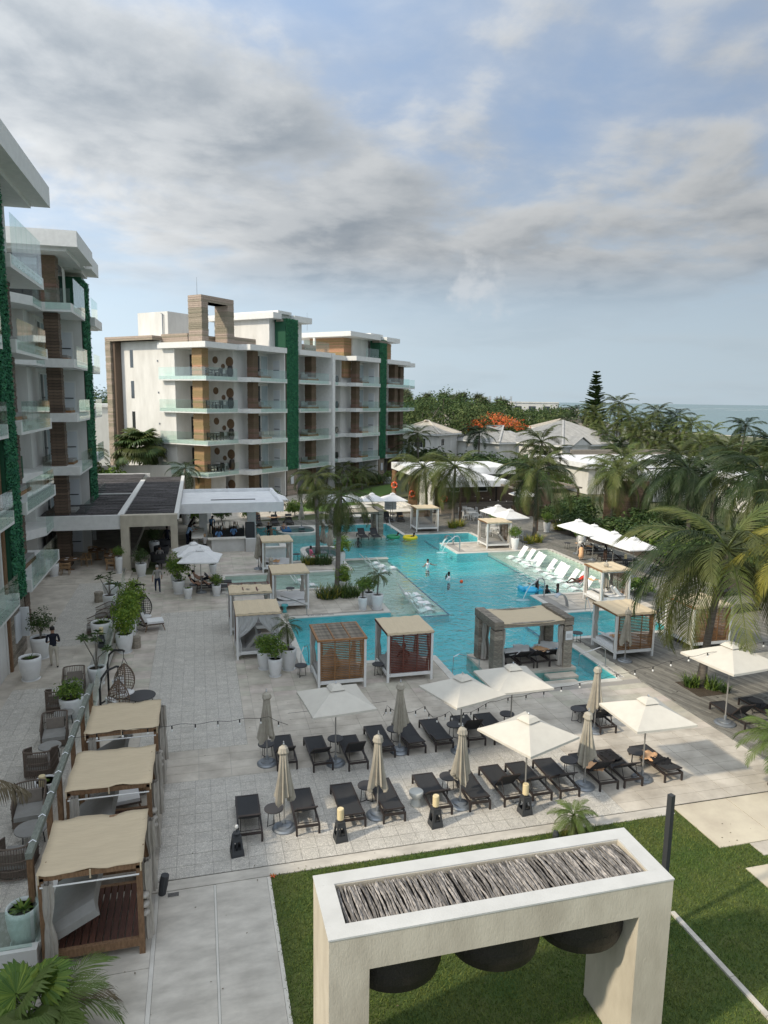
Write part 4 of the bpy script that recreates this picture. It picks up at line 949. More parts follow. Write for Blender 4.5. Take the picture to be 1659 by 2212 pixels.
# ---- round side tables
def side_table():
    r = thing('side_table','round dark side table','side table'); MB().lathe([(.27,.48),(.275,.49),(.275,.505),(.27,.515)],24).build('table_top', M['table_top'], r)
    for k in range(3):
        a = 2*pi*k/3+.5; c,s_ = cos(a),sin(a); MB().tube([(.17*c,.17*s_,.48),(.21*c,.21*s_,.02),(.0,.0,.02)],.013,5).build('leg', M['black_metal'], r)
    return r
ST = Proto(side_table())
for x,y,lb in ((1.95,22.62,'behind the leftmost folded parasol of the second row'),(1.81,18.74,'beside the leftmost lounger of the nearest row'),(4.29,22.48,'under the square parasol of the second row'),(4.65,19.33,'between the third and fourth loungers of the nearest row'),(6.45,22.72,'behind the folded parasol in the middle of the second row'),
    (7.23,19.26,'left of the folded parasol in mid nearest row'),(11.41,19.33,'beside the folded parasol right of the big cream parasol'),(8.64,22.57,'among the tangled lights of the second row'),(10.88,22.97,'under the parasol nearest the timber shelter'),(13.7,22.77,'left of the folded parasol ending the second row'),(14.6,22.2,'right of the lone lounger of the second row'),
    (13.89,19.33,'under the right-hand cream parasol of the nearest row'),(4.09,29.47,'between the potted palm and the orange slatted cabana'),(7.42,28.89,'between the two slatted cabanas'),(2.52,34.4,'inside the cabana with sheer curtains'),(5.23,42.34,'behind the cabana with white towels'),(18.3,30.9,'beside the cabana at the pool steps'),(25.2,39.1,'by the cabana on the sun shelf'),
    (21.0,21.9,'between the loungers on the near deck'),(22.9,21.6,'at the right edge of the near deck'),(26.0,53.0,'beside the grey cabana on the far pad'),(29.4,52.0,'with drinks on it, at the far end of the orange towels'),(31.2,42.9,'with a towel folded on it, on the deck'),(33.5,45.5,'behind the nearest white deck parasol'),(18.9,68.7,'between the loungers by the sign board'),(6.9,51.9,'by the pool edge behind the bar cabana'),(21.8,63.4,'behind the sofa cabana'),(13.2,67.9,'under the far timber shelter')):
    ST.put((x,y),rnd.uniform(0,2),'round dark side table '+lb,'round side tables')
sd_ = thing('drum_stool','pale grey hourglass stool left of the fifth lounger in the nearest row','stool',(6.04,18.75,0)); MB().lathe([(.17,0),(.165,.06),(.115,.2),(.115,.24),(.21,.36),(.215,.45),(.205,.46)],20).build('stool_body', M['stool_grey'], sd_, smooth=True)
sd2 = thing('drum_stool','turquoise drum stool at the corner of the cabana with white towels','stool',(4.5,39.0,0)); MB().lathe([(.15,0),(.1,.1),(.1,.3),(.19,.38),(.19,.46),(.18,.47)],18).build('stool_body', M['teal'], sd2, smooth=True)
# ---- parasols
def pbase(r, s=1.0):
    MB().lathe([(.0,.0),(.33*s,.0),(.335*s,.05),(.29*s,.085),(.21*s,.095),(.2*s,.13),(.09*s,.145),(.05,.16),(.045,.30)],26).build('base', M['base_metal'], r, smooth=False)
def open_parasol(m, hw=1.06, zt=2.72, ze=2.25, pole=True):
    r = thing('parasol','open square parasol','parasol'); b = MB(); n = 8
    for k in range(4):
        Mx = Matrix.Rotation(k*pi/2,4,'Z'); rows = []
        for i in range(n+1):
            t = i/n; row = []
            for j in range(n+1):
                s_ = j/n*2-1; rr = hw*t*(1-.035*(1-s_*s_)*t); row.append((rr, s_*hw*t, zt-(zt-ze)*(t**1.08)-.03*(1-s_*s_)*t*t))
            rows.append(row)
        b.sheet(rows,0,.008,Mx)
        b.sheet([[(hw*(1-.035*(1-(j/n*2-1)**2)),(j/n*2-1)*hw,ze-.03*(1-(j/n*2-1)**2)) for j in range(n+1)],[(hw*(1-.035*(1-(j/n*2-1)**2))+.005,(j/n*2-1)*hw,ze-.03*(1-(j/n*2-1)**2)-.07) for j in range(n+1)]],0,0,Mx)
    b.build('canopy', m, r)
    v = MB()
    for k in range(4): v.sheet([[(.02,-.02,zt+.1),(.02,.02,zt+.1)],[(.15,-.15,zt+.055),(.15,.15,zt+.055)],[(.25,-.25,zt-.05),(.25,.25,zt-.05)]],0,.006,Matrix.Rotation(k*pi/2,4,'Z'))
    v.build('vent', m, r); MB().lathe([(.02,0),(.035,.03),(.015,.07),(0,.08)],8).build('finial', M['steel'], r, (0,0,zt+.1))
    MB().tube([(0,0,.1),(0,0,zt)],.024,8).build('pole', M['pole_metal'], r)
    for k in range(4):
        a = k*pi/2+pi/4; MB().bar((0,0,zt-.06),(cos(a)*hw*1.38,sin(a)*hw*1.38,ze-.005),.02,.025).build('rib', M['pole_metal'], r)
    pbase(r); return r
OP = Proto(open_parasol(M['fabric_parasol']))
gp = 'open cream parasols'
for x,y,rz,lb in ((4.15,21.7,6,'open cream parasol at the left of the second row'),(8.5,21.55,18,'open cream parasol overlapping another in the second row'),(10.6,22.05,1,'open cream parasol nearest the timber shelter'),(9.3,18.15,22,'open cream parasol over the nearest row, lit on its left side'),(13.6,18.5,0,'open cream parasol at the right end of the nearest row'),(19.1,21.3,8,'open cream parasol on the deck, half in sunlight'),(22.0,21.4,5,'open cream parasol cut by the right edge')):
    OP.put((x,y),R(rz),lb,gp,1.16 if 'half in sunlight' in lb else None)
OW = Proto(open_parasol(M['fabric_white'],1.2,2.75,2.2))
for x,y,rz,lb in ((-.45,46.2,10,'white parasol behind another near the walking man'),(-.05,44.2,-8,'white parasol over two sunbathers near the walking man'),(25.9,58.4,5,'white parasol over the deck dining table, farther one'),(25.95,55.9,5,'white parasol over the deck dining table, nearer one'),(29.1,49.9,3,'white parasol farthest left over the orange towels'),(29.1,47.6,3,'white parasol second from the left on the pool deck'),(29.0,44.7,3,'white parasol brushed by palm fronds'),(29.1,42.4,3,'white parasol nearest the camera on the pool deck'),
    (12.4,67.6,4,'white parasol half hidden behind the left pool palm'),(14.5,68.2,0,'white parasol behind the pool palms'),(16.6,68.0,0,'white parasol second from the right on the far deck'),(18.65,67.7,0,'white parasol above the sign board'),(33.5,69.0,0,'distant white parasol by the deck bar'),(7.2,70.2,0,'white parasol at the corner of the bar roof')):
    OW.put((x,y),R(rz),lb,'open white parasols')
def closed_parasol(m):
    r = thing('folded_parasol','folded parasol','parasol'); n = 22; prof = [(.045,2.52),(.12,2.46),(.15,2.33),(.10,2.26),(.115,2.0),(.15,1.6),(.20,1.2),(.235,.98),(.20,.90)]
    vs = []; fs = []
    for q,(rr,z) in enumerate(prof):
        for i in range(n):
            a = 2*pi*i/n; w = (1+.28*(1 if i%2 else -1)*min(1,(2.55-z)*.9))*(1+.12*sin(3*a+z*2)); zz_ = z - (.16*sin(2*a+1)*(q/8)**2)
            vs.append((rr*w*cos(a), rr*w*sin(a), zz_))
    for q in range(len(prof)-1):
        for i in range(n): fs.append((q*n+i,(q+1)*n+i,(q+1)*n+(i+1)%n,q*n+(i+1)%n))
    fs.append(tuple(range(n)))
    MB().add(vs,fs).build('canopy', m, r)
    MB().lathe([(.02,2.5),(.03,2.56),(.015,2.6),(.02,2.63),(0,2.65)],8).build('finial', M['steel'], r); MB().tube([(0,0,.1),(0,0,2.5)],.024,8).build('pole', M['pole_metal'], r)
    pbase(r); return r
CP = Proto(closed_parasol(M['parasol_folded']))
for x,y,lb in ((1.94,22.2,'leftmost in the second row'),(2.07,18.47,'leftmost in the nearest row'),(4.78,18.48,'second from the left in the nearest row'),(6.45,22.0,'middle of the second row'),(7.31,18.41,'in front of the big cream parasol'),(11.52,18.5,'right of the big cream parasol'),(13.87,21.85,'at the right end of the second row by the pool corner'),(19.16,28.0,'in front of the cabana at the pool steps'),(23.6,37.0,'in front of the sun shelf cabana'),(3.91,49.7,'beside the cabana by the bar'),(4.05,42.2,'behind the cabana with white towels'),(9.6,52.9,'in the curved pool seat behind the palm trunk'),(9.3,54.2,'farther one in the curved pool seat'),(9.2,65.5,'by the far curved seat, behind the left palm')):
    CP.put((x,y),rnd.uniform(0,6),'folded taupe parasol '+lb,'folded parasols')
# ---- lawn-side lamps
def lamp(shade):
    r = thing('garden_lamp','black lamp','lamp'); b = MB()
    for sx in (-1,1):
        for sy in (-1,1): b.bar((sx*.15,sy*.15,0),(sx*.085,sy*.085,.55),.05)
    b.box(-.17,-.17,.0,.17,.17,.09).box(-.11,-.11,.50,.11,.11,.56)
    for k in range(4):
        Mx = Matrix.Rotation(k*pi/2,4,'Z'); b.add([(-.16,-.17,.09),(.16,-.17,.09),(.145,-.155,.2),(-.145,-.155,.2)],[(0,1,2,3)],0,Mx); b.add([(-.115,-.125,.42),(.115,-.125,.42),(.10,-.105,.51),(-.10,-.105,.51)],[(0,1,2,3)],0,Mx)
    b.build('stand', M['lamp_dark'], r); MB().tube([(0,0,.09),(0,0,.62)],.03,8).build('stem', M['lamp_dark'], r)
    if shade: MB().lathe([(.09,.62),(.095,.64),(.095,.92),(.085,.94),(0,.935)],16).build('candle_shade', M['candle'], r)
    else: MB().lathe([(.0,.60),(.10,.62),(.10,.64),(.02,.66),(.02,.74)],12).build('cup', M['lamp_dark'], r); MB().lathe([(.02,.74),(.05,.79),(.04,.84),(0,.86)],10).build('bulb', M['bulb'], r)
    return r
Proto(lamp(False)).put((.72,17.62),.1,'black pyramid lamp with a bare bulb, leftmost by the lawn','garden lamps')
LP = Proto(lamp(True))
for x,y,lb in ((3.51,17.6,'left of the three with candle-like shades'),(6.27,17.62,'middle of the three with candle-like shades'),(9.04,17.6,'right of the three with candle-like shades'),(30.4,45.2,'on the pool deck by the nearest white parasol')): LP.put((x,y),.1,'black pyramid lamp '+lb,'garden lamps')
LP.put((-4.62,34.2,.35),.1,'dark lamp with a pale shade beside the wide white pot on the terrace','garden lamps')
LP.put((-4.55,20.6,.35),.1,'dark lamp with a pale shade between the terrace armchairs','garden lamps')
# ---- cabanas
def curtain_mesh(name, m, h=1.75, tie=.5):
    vs = []; fs = []; n = 14; K = 10
    for q in range(K+1):
        t = q/K; z = h*(1-t); rr = .115 - .055*math.exp(-((t-tie)/.12)**2) + .02*t
        for i in range(n):
            a = 2*pi*i/n; w = 1 + (.26 if i%2 else -.26); vs.append((rr*w*cos(a)*.8+.015*sin(q), rr*w*sin(a)*.8, z))
    for q in range(K):
        for i in range(n): fs.append((q*n+i,(q+1)*n+i,(q+1)*n+(i+1)%n,q*n+(i+1)%n))
    return MB().add(vs,fs).mesh(name, m)
CUR = curtain_mesh('curtain', M['curtain']); CURW = curtain_mesh('curtain', M['sheer'])
SLAT = {}
def cabana(label, x0, x1, y0, y1, side, wood, roof='fabric', mattress='cushion_grey', cur=True, sheer=False, z=2.2, back=None):
    P = thing('cabana', label, 'cabana', (x0,y0,0), 0, 'pool cabanas'); w, d = x1-x0, y1-y0; t = .1
    for x in (t/2,w-t/2):
        for y in (t/2,d-t/2): MB().box(x-t/2,y-t/2,.0,x+t/2,y+t/2,z-.08).build('post', M['white_paint'], P)
    MB().box(t,.01,.26,w-t,.07,.40).box(t,d-.07,.26,w-t,d-.01,.40).box(.01,t,.26,.07,d-t,.40).box(w-.07,t,.26,w-.01,d-t,.40).build('base_rail', M['white_paint'], P)
    MB().box(.07,.07,.30,w-.07,d-.07,.36).build('platform', M['white_paint'], P)
    MB().box(-.03,-.03,z-.08,w+.03,.06,z).box(-.03,d-.06,z-.08,w+.03,d+.03,z).box(-.03,.061,z-.08,.06,d-.061,z).box(w-.06,.061,z-.08,w+.03,d-.061,z).build('roof_frame', wood, P)
    MB().box(.07,.065,z-.16,w-.07,.1,z-.085).build('curtain_rail', M['white_paint'], P); MB().box(.07,d-.1,z-.16,w-.07,d-.065,z-.085).build('curtain_rail', M['white_paint'], P)
    # slatted privacy panel, slat by slat
    for sd in side:
        if sd in 'nf': L_, yy, ax = w-2*t, (.045 if sd == 'n' else d-.045), 0
        else: L_, yy, ax = d-2*t, (.045 if sd == 'w' else w-.045), 1
        key = (round(L_,2), wood.name)
        if key not in SLAT: SLAT[key] = MB().box(-L_/2,-.012,0,L_/2,.012,.048).mesh('slat', wood)
        fr = MB()
        for q in (-L_/2+.03,-L_/6,L_/6,L_/2-.03): fr.box(q-.025,-.03,.42,q+.025,-.013,z-.1)
        loc = (w/2,yy,0) if not ax else (yy,d/2,0); rz = 0 if not ax else pi/2
        pn = fr.build('slat_panel', wood, P, loc, rz)
        for k in range(22): ob('slat', SLAT[key], pn, (0,.0,.43+k*.0755), (0.12,0,0))
    if roof in ('slat','half'):
        for k in range(24): ob('roof_slat', None, P) if False else None
        key = ('r',round(d,2),wood.name)
        if key not in SLAT: SLAT[key] = MB().box(-.5*(w-.12),-.018,0,.5*(w-.12),.018,.03).mesh('roof_slat', M['wood_grey'])
        for k in range(26): ob('roof_slat', SLAT[key], P, (w/2,.1+k*(d-.2)/25,z-.035))
        for x in (w/3,2*w/3): MB().box(x-.03,.065,z-.004,x+.03,d-.065,z+.03).build('roof_batten', wood, P)
    if roof in ('fabric','half'):
        n, m_ = 22, 15; ym = d if roof == 'fabric' else d*.66; rows = []; ph = rnd.uniform(0,6)
        for i in range(n+1):
            row = []
            for j in range(m_+1):
                u, v = i/n, j/m_; x = -.02+(w+.04)*u; y = -.02+(ym+.04)*v
                zz_ = z+.035 + .012*sin(u*26+ph) + .010*sin(v*7+u*3+ph) - .03*sin(pi*u)*sin(pi*v)
                if roof == 'half' and v > .85: zz_ += .05*abs(sin(u*11))+.03*rnd.random()
                if roof == 'half': y -= .25*u*v
                row.append((x,y,zz_))
            rows.append(row)
        MB().sheet(rows,0,.012).build('canopy', M['fabric_canopy'], P)
        sk = MB()
        for yy in (-.035,): sk.sheet([[(-.02+(w+.04)*i/n,yy,z+.03) for i in range(n+1)],[(-.02+(w+.04)*i/n,yy-.01,z-.05-.02*abs(sin(i*.9+ph))) for i in range(n+1)]])
        sk.build('canopy_skirt', M['fabric_canopy'], P)
    mt = M[mattress]; b = MB().box(.1,.1,.37,w-.1,d-.1,.54); b.build('mattress', mt, P)
    if back:
        bb = MB().box(-.5*(w if back in 'nf' else d)+.12,-.07,0,.5*(w if back in 'nf' else d)-.12,.07,.75)
        lo = {'w':(.5,d/2,.52,pi/2),'e':(w-.5,d/2,.52,pi/2),'n':(w/2,.5,.52,0),'f':(w/2,d-.42,.52,0)}[back]
        o = bb.build('back_cushion', mt, P, lo[:3]); o.rotation_euler = (R(-38) if back == 'f' else R(38) if back == 'n' else (0),0,lo[3]) if back in 'nf' else (R(38 if back=='w' else -38),0,pi/2)
    if mattress == 'fabric_white':
        rows = [[(.05+(w-.1)*i/12,.05+(d-.1)*j/12,.56+.07*abs(sin(i*.9+j*.5))*rnd.uniform(.3,1)+(.25*max(0,1-i/4))) for j in range(13)] for i in range(13)]
        MB().sheet(rows).build('white_towels', M['fabric_white'], P, smooth=True)
    if cur:
        for x in (.13,w-.13):
            for y in (.13,d-.13): ob('curtain', CURW if sheer else CUR, P, (x,y,.33), (0,0,rnd.uniform(0,3)))
    return P
WR, WO, WB = M['wood_red'], M['wood_orange'], M['wood_walnut']
c1 = cabana('cabana with sheer white curtains and a rippled beige canopy, left of the pool',1.46,3.50,31.95,34.1,'w',WR,cur=False,back='w')
cabana('cabana with its beige canopy pulled half open over bare slats',1.33,3.45,35.6,37.7,'w',WR,'half',back='w')
cabana('cabana heaped with white towels beside the shallow pool',3.85,5.95,39.35,41.4,'w',WB,mattress='fabric_white')
cabana('cabana with white towels beside the bar, farthest on the left',4.08,6.2,48.5,50.6,'w',WB,mattress='fabric_white')
cabana('cabana with an orange slatted wall and no canopy',4.54,6.6,27.7,29.85,'n',WO,'slat',cur=True,back='w')
cabana('cabana with a dark red slatted wall and a beige canopy',7.55,9.6,27.87,30.05,'n',WR,back='w')
cabana('cabana on the deck at the pool steps with a slatted wall facing the camera',18.8,20.9,28.3,30.4,'n',WO,mattress='fabric_white')
cabana('cabana with a white mattress at the corner of the sun shelf',22.85,24.8,36.2,38.2,'e',WO,mattress='fabric_white',back='e')
cabana('cabana on the deck half hidden by the big palm trunk',23.2,25.4,28.5,30.7,'n',WO,back='e')
cabana('cabana with grey cushions on the far pad beside a tall white pot',22.65,24.8,53.05,55.05,'e',WO,back='e')
cabana('sofa cabana at the edge of the far deck',19.2,21.35,61.4,63.35,'f',WB,back='f')
# draped sheers on the first cabana
dr_ = MB()
for sx in (0,1):
    rows = []
    for i in range(9):
        t = i/8; row = []
        for j in range(9):
            s_ = j/8; xt = .1+.92*s_; xb = .08+.10*s_; e = min(1,t*1.6)**1.5; x = xt*(1-e)+xb*e
            if sx: x = 2.04-x
            row.append((x,.03+.03*sin(j*2.2+i),2.05-1.15*t-.25*s_*sin(pi*t)))
        rows.append(row)
    dr_.sheet(rows)
dr_.build('sheer_curtain', M['sheer'], c1); 
for x,y in ((.12,.12),(1.92,.12),(.12,2.0),(1.92,2.0)): ob('curtain', CURW, c1, (x,y,.2), (0,0,x))
# ---- timber shelters standing in the pool
def shelter(label, x0, x1, y0, y1, z, curt=True):
    P = thing('timber_shelter', label, 'shelter', (x0,y0,0)); w, d = x1-x0, y1-y0; pw, pd = .42, .5
    MB().box(-.25,-.1,-1.3,w+.2,d+.25,.05).build('platform', M['travertine'], P)
    for xa in (0,w-pw):
        for ya in (0,d-pd):
            me = MB().box(0,0,0,pw,pd,.205).mesh('plank', M['wood_grey']); c = MB().box(xa+.03,ya+.03,.05,xa+pw-.03,ya+pd-.03,z-.4).build('pillar', M['interior'], P)
            for k in range(int((z-.42)/.215)): ob('plank', me, c, (xa+rnd.uniform(-.006,.006),ya+rnd.uniform(-.006,.006),.06+k*.215))
        for k in range(2): MB().box(xa-.01,-.02,z-.36+k*.185,xa+pw+.01,d+.02,z-.18+k*.185).build('beam', M['wood_grey'], P)
    MB().box(pw+.012,.02,z-.30,w-pw-.012,.16,z-.12).box(pw+.012,d-.16,z-.30,w-pw-.012,d-.02,z-.12).build('cross_beam', M['wood_grey'], P)
    n,m_ = 16,14
    rows = [[(pw+.02+(w-2*pw-.04)*i/n, -.03+(d+.06)*j/m_, z-.09-.07*sin(pi*i/n)+.01*sin(j*1.3+i)-.02*sin(pi*j/m_)) for j in range(m_+1)] for i in range(n+1)]
    MB().sheet(rows,0,.012).build('canopy', M['fabric_beige'], P)
    if curt:
        for x,y in ((pw+.1,.25),(.2,pd+.12),(pw+.1,d-.3),(w-pw-.1,.2),(w-pw-.1,d-.3),(.25,d-pd-.1)): ob('curtain', CUR, P, (x,y,.1), (0,0,x), (1,1,1.08))
    return P
sh = shelter('big weathered timber shelter with a beige canopy standing in the pool',12.4,16.25,27.8,30.1,2.4)
nb = MB().box(0,-.02,0,.34,.0,.42).build('notice', M['sign_white'], sh, (3.48,-.005,1.35))
for k in range(4): MB().box(.04,-.026,.12+k*.05,.30-.03*(k%2),-.021,.135+k*.05).build('print', M['base_metal'], nb)
shelter('far weathered timber shelter with two padded loungers at the pool edge',11.2,15.6,59.6,62.1,2.4)
so = ob('stepping_stones', None); tag(so, kind='structure')
for a in ((14.7,16.1,26.85,27.4),(14.3,15.75,26.15,26.6)): MB().box(a[0],a[2],-1.2,a[1],a[3],.0).build('stepping_stone', M['travertine_o'], so)
# ---- white moulded loungers standing in the shallow water
def wave_root():
    r = thing('pool_lounger','white moulded lounger','pool lounger'); pr = [(0,.10),(.12,.17),(.3,.25),(.5,.25),(.72,.17),(.92,.12),(1.08,.17),(1.22,.34),(1.38,.58),(1.55,.82),(1.68,.97)]
    n = len(pr); rows = [[(x,-.31+.62*j/4,z-.018*(1-abs(j/2-1))) for j in range(5)] for x,z in pr]
    MB().sheet(rows,0,.045).build('shell', M['plastic_white'], r, smooth=False)
    MB().box(.2,-.24,0,.75,.24,.10).box(.86,-.24,0,1.05,.24,.07).build('foot', M['plastic_white'], r); return r
WV = Proto(wave_root()); gw2 = 'white loungers standing in the shallow water'
for i,y in enumerate((50.4,49.3,48.35,47.5,45.95,44.8,43.85,42.73,41.65,40.7)): WV.put((23.35+.06*(i%3),y,-.3),R(rnd.uniform(-3,8)),'white moulded lounger, %s from the far end of the right sun shelf' % ORD[i],gw2)
for x,y,lb in ((11.35,50.4,'farthest of the left sun shelf group behind the palms'),(11.6,49.5,'second of the left sun shelf group behind the palms'),(12.2,48.7,'rightmost of the left sun shelf group behind the palms'),(11.3,47.9,'nearest of the left sun shelf group behind the palms'),(11.75,41.5,'farthest of the four at the tip of the left shelf'),(11.6,40.4,'second of the four at the tip of the left shelf'),(11.8,39.5,'third of the four at the tip of the left shelf'),(11.5,38.35,'nearest of the four at the tip of the left shelf'),(5.4,46.1,'farther of two in the small shallow pool'),(5.7,45.1,'nearer of two in the small shallow pool')):
    WV.put((x+1.75,y,-.3),R(180+rnd.uniform(-5,5)),'white moulded lounger, '+lb,gw2)
def ptable():
    r = thing('pool_table','small round white table in the water','table'); MB().lathe([(.14,0),(.10,.12),(.12,.36),(.24,.40),(.24,.44),(.22,.45)],18).build('table_body', M['plastic_white'], r); return r
PT = Proto(ptable())
for x,y,lb in ((24.3,48.0,'with glasses, among the far loungers of the right sun shelf'),(24.5,45.4,'with a can, in the middle of the right sun shelf'),(12.3,41.0,'among the four loungers at the tip of the left shelf'),(12.6,39.0,'nearest, at the tip of the left shelf'),(12.5,48.4,'among the loungers behind the palms'),(6.3,45.7,'between the two loungers of the small shallow pool'),(25.0,42.2,'near the woman in red')): PT.put((x,y,-.3),0,'small round white table '+lb,'white tables in the water')
# ---- big timber daybeds on the left
def big_daybed(label, y0, y1, front=True):
    P = thing('daybed', label, 'daybed', (-3.45,y0,0), 0, 'timber daybeds'); w, d = 2.05, y1-y0; wm = M['wood_walnut']
    for x in (.06,w-.06):
        for y in (.06,d-.06): MB().box(x-.06,y-.06,0,x+.06,y+.06,2.12).build('post', wm, P)
    MB().box(.0,.0,2.05,w,.09,2.17).box(0,d-.09,2.05,w,d,2.17).box(0,.091,2.05,.09,d-.091,2.17).box(w-.09,.091,2.05,w,d-.091,2.17).build('roof_frame', wm, P)
    MB().box(.12,.0,.2,w-.12,.1,.38).box(.12,d-.1,.2,w-.12,d,.38).box(0,.12,.2,.1,d-.12,.38).box(w-.1,.12,.2,w,d-.12,.38).build('bed_frame', wm, P)
    me = MB().box(-.062,0.1,0,.062,d-.1,.035).mesh('bed_slat', M['wood_slab'])
    for k in range(12): ob('bed_slat', me, P, (.2+k*.15,0,.34))
    n = 12; rows = [[(-.02+(w+.04)*i/n+.01*sin(j), -.02+(d+.04)*j/n+.02*sin(i*2+y0), 2.2+.02*sin(i*1.1+j*.6+y0)+.014*sin(j*1.9-i*.7)-.045*sin(pi*i/n)*sin(pi*j/n)+rnd.uniform(-.004,.004)) for j in range(n+1)] for i in range(n+1)]
    MB().sheet(rows,0,.01).build('canopy', M['fabric_beige'], P, smooth=True)
    mt = MB(); N_ = 10; top = []
    for i in range(N_+1):
        u = i/N_; top.append([(.02+1.12*u, .05+(d-.1)*j/N_, .42+.16*(1-(2*j/N_-1)**8)) for j in range(N_+1)])
    m_ = mt.sheet(top,0,.16).build('mattress', M['cushion_grey'], P, (.12,0,.02), smooth=False); m_.rotation_euler = (0,R(-28),0); m_.location = (.28,0,.30)
    MB().tube([(.06,-.1,1.98),(w-.05,-.1,1.98)],.018,6).build('curtain_rod', M['white_paint'], P)
    for x,y in ((.2,-.08),(w+.06,.25),(w+.06,d-.2),(w-.1,d-.02)): ob('curtain', CUR, P, (x,y,.22), (0,0,x+y), (1,1,1.05))
    kn = MB(); 
    for z in (1.1,1.32,.9): kn.lathe([(0,-.06),(.09,-.04),(.11,0),(.09,.05),(0,.07)],10,0,Matrix.Translation((w+.02,.12,z)))
    kn.build('curtain_knot', M['curtain'], P, smooth=True)
    tb = MB()
    for x in (.02,w/2,w-.02): tb.box(x-.015,-.03,2.0,x+.015,-.005,2.2)
    tb.build('canopy_ties', M['fabric_beige'], P)
    return P
big_daybed('timber daybed with a tilted grey mattress, nearest the camera',14.62,16.62); big_daybed('middle timber daybed of the three on the left',17.92,19.92); big_daybed('timber daybed farthest from the camera on the left',21.1,23.08)
# beam on posts beside the daybeds
BM = thing('beam_rail','long weathered timber beam on posts behind the daybeds','beam',(-3.72,15.2,0))
MB().box(-.07,0,2.22,.07,9.4,2.36).build('beam', M['wood_green'], BM)
for y in (.15,2.2,3.5,5.6,7.4,9.2): MB().box(-.07,y-.07,0,.05,y+.07,2.215).build('post', M['wood_walnut'], BM)
for k in range(9): MB().tube([(-.08,.4+k*1.0,2.36),(0,.44+k*1.0,2.40),(.08,.4+k*1.0,2.365)],.009,4).build('cleat', M['steel'], BM)
# terrace glass and its white kerb wall
gwl = thing('terrace_wall','low white wall with glass panels at the near end of the terrace','wall',(-3.62,14.6,0))
MB().box(-6,-.1,0,.1,.12,.62).build('kerb', M['render'], gwl); MB().box(-.02,.121,0,.1,3.0,.5).build('kerb', M['render'], gwl)
for k in range(4): MB().box(-6+k*1.5+.01,0,.62,-4.5+k*1.5-.01,.02,1.5).build('glass_panel', M['glass'], gwl)
MB().box(.03,.15,.5,.05,1.9,1.5).build('glass_panel', M['glass'], gwl)
gt = thing('glass_balustrade','clear glass balustrade along the edge of the raised terrace','balustrade',(0,0,0))
for k in range(11):
    y = 25.0+k*2.0; x = -3.92-(y-27)*.036; MB().box(-.012,-.96,0,.012,.96,1.05).build('glass_panel', M['glass'], gt, (x-.06,y,.37), R(2.1))
    MB().box(-.05,-.99,0,.05,.99,.14).build('kerb', M['coping'], gt, (x-.06,y,.35), R(2.1))
# rope armchairs on the terrace
def rope_chair():
    r = thing('armchair','high-backed brown rope armchair','armchair'); b = MB(); st = MB(); pts = []
    for i in range(25):
        t = i/24
        if t < .3: x, y = -.42, .45-(.85)*(t/.3)
        elif t > .7: x, y = .42, -.40+(.85)*((t-.7)/.3)
        else: a = pi+(t-.3)/.4*pi; x, y = .42*cos(a), -.40+.16*sin(a)
        pts.append((x,y,.98 if .25<t<.75 else .98-.28*(min(1,abs(t-.5)*4-1))))
    for z in (.12,.36,.6): b.tube([(x,y,min(z,p-.02)) for x,y,p in pts],.016,5)
    b.tube(pts,.024,6); b.build('frame', M['rope'], r)
    for (x,y,z),(x2,y2,z2) in zip(pts,pts[1:]):
        for q in (0,.5): st.bar((x+(x2-x)*q,y+(y2-y)*q,.1),(x+(x2-x)*q,y+(y2-y)*q,z+(z2-z)*q),.019,.012)
    st.build('rope_weave', M['rope'], r); MB().box(-.40,-.42,.1,.40,.48,.30).build('seat_base', M['rope'], r); MB().box(-.37,-.38,.30,.37,.48,.43).build('seat_cushion', M['cushion_grey'], r); 
    o = MB().box(-.30,-.07,0,.30,.07,.36).build('back_cushion', M['cushion_taupe'], r, (0,-.33,.43)); o.rotation_euler = (R(10),0,0); return r
AR = Proto(rope_chair())
for i,(x,y,rz) in enumerate(((-5.0,28.9,185),(-5.25,27.3,-5),(-4.95,24.6,185),(-4.98,22.6,-5),(-4.75,19.9,185),(-4.6,17.7,-5))): AR.put((x,y,.35),R(rz),'high-backed brown rope armchair, %s of six counted from the far end of the terrace' % ORD[i],'rope armchairs on the terrace',.94)
def low_table(label, x, y, z, r0, h, m):
    t = thing('low_table', label, 'table', (x,y,z)); MB().lathe([(r0*.97,h-.04),(r0,h-.03),(r0,h-.01),(r0*.98,h)],26).build('table_top', M[m], t)
    for k in range(3): MB().tube([(r0*.7*cos(k*2.1),r0*.7*sin(k*2.1),h-.04),(r0*.8*cos(k*2.1),r0*.8*sin(k*2.1),0)],.016,5).build('leg', M['black_metal'], t)
low_table('low round grey table beside the hanging chairs',-2.42,27.9,0,.55,.42,'table_top'); low_table('low round grey table between the farthest armchairs',-4.9,26.0,.35,.35,.45,'cushion_grey'); low_table('low round table between the middle armchairs',-4.9,23.5,.35,.35,.45,'cushion_grey'); low_table('low round table between the nearest armchairs',-4.5,18.8,.35,.4,.45,'cushion_grey')
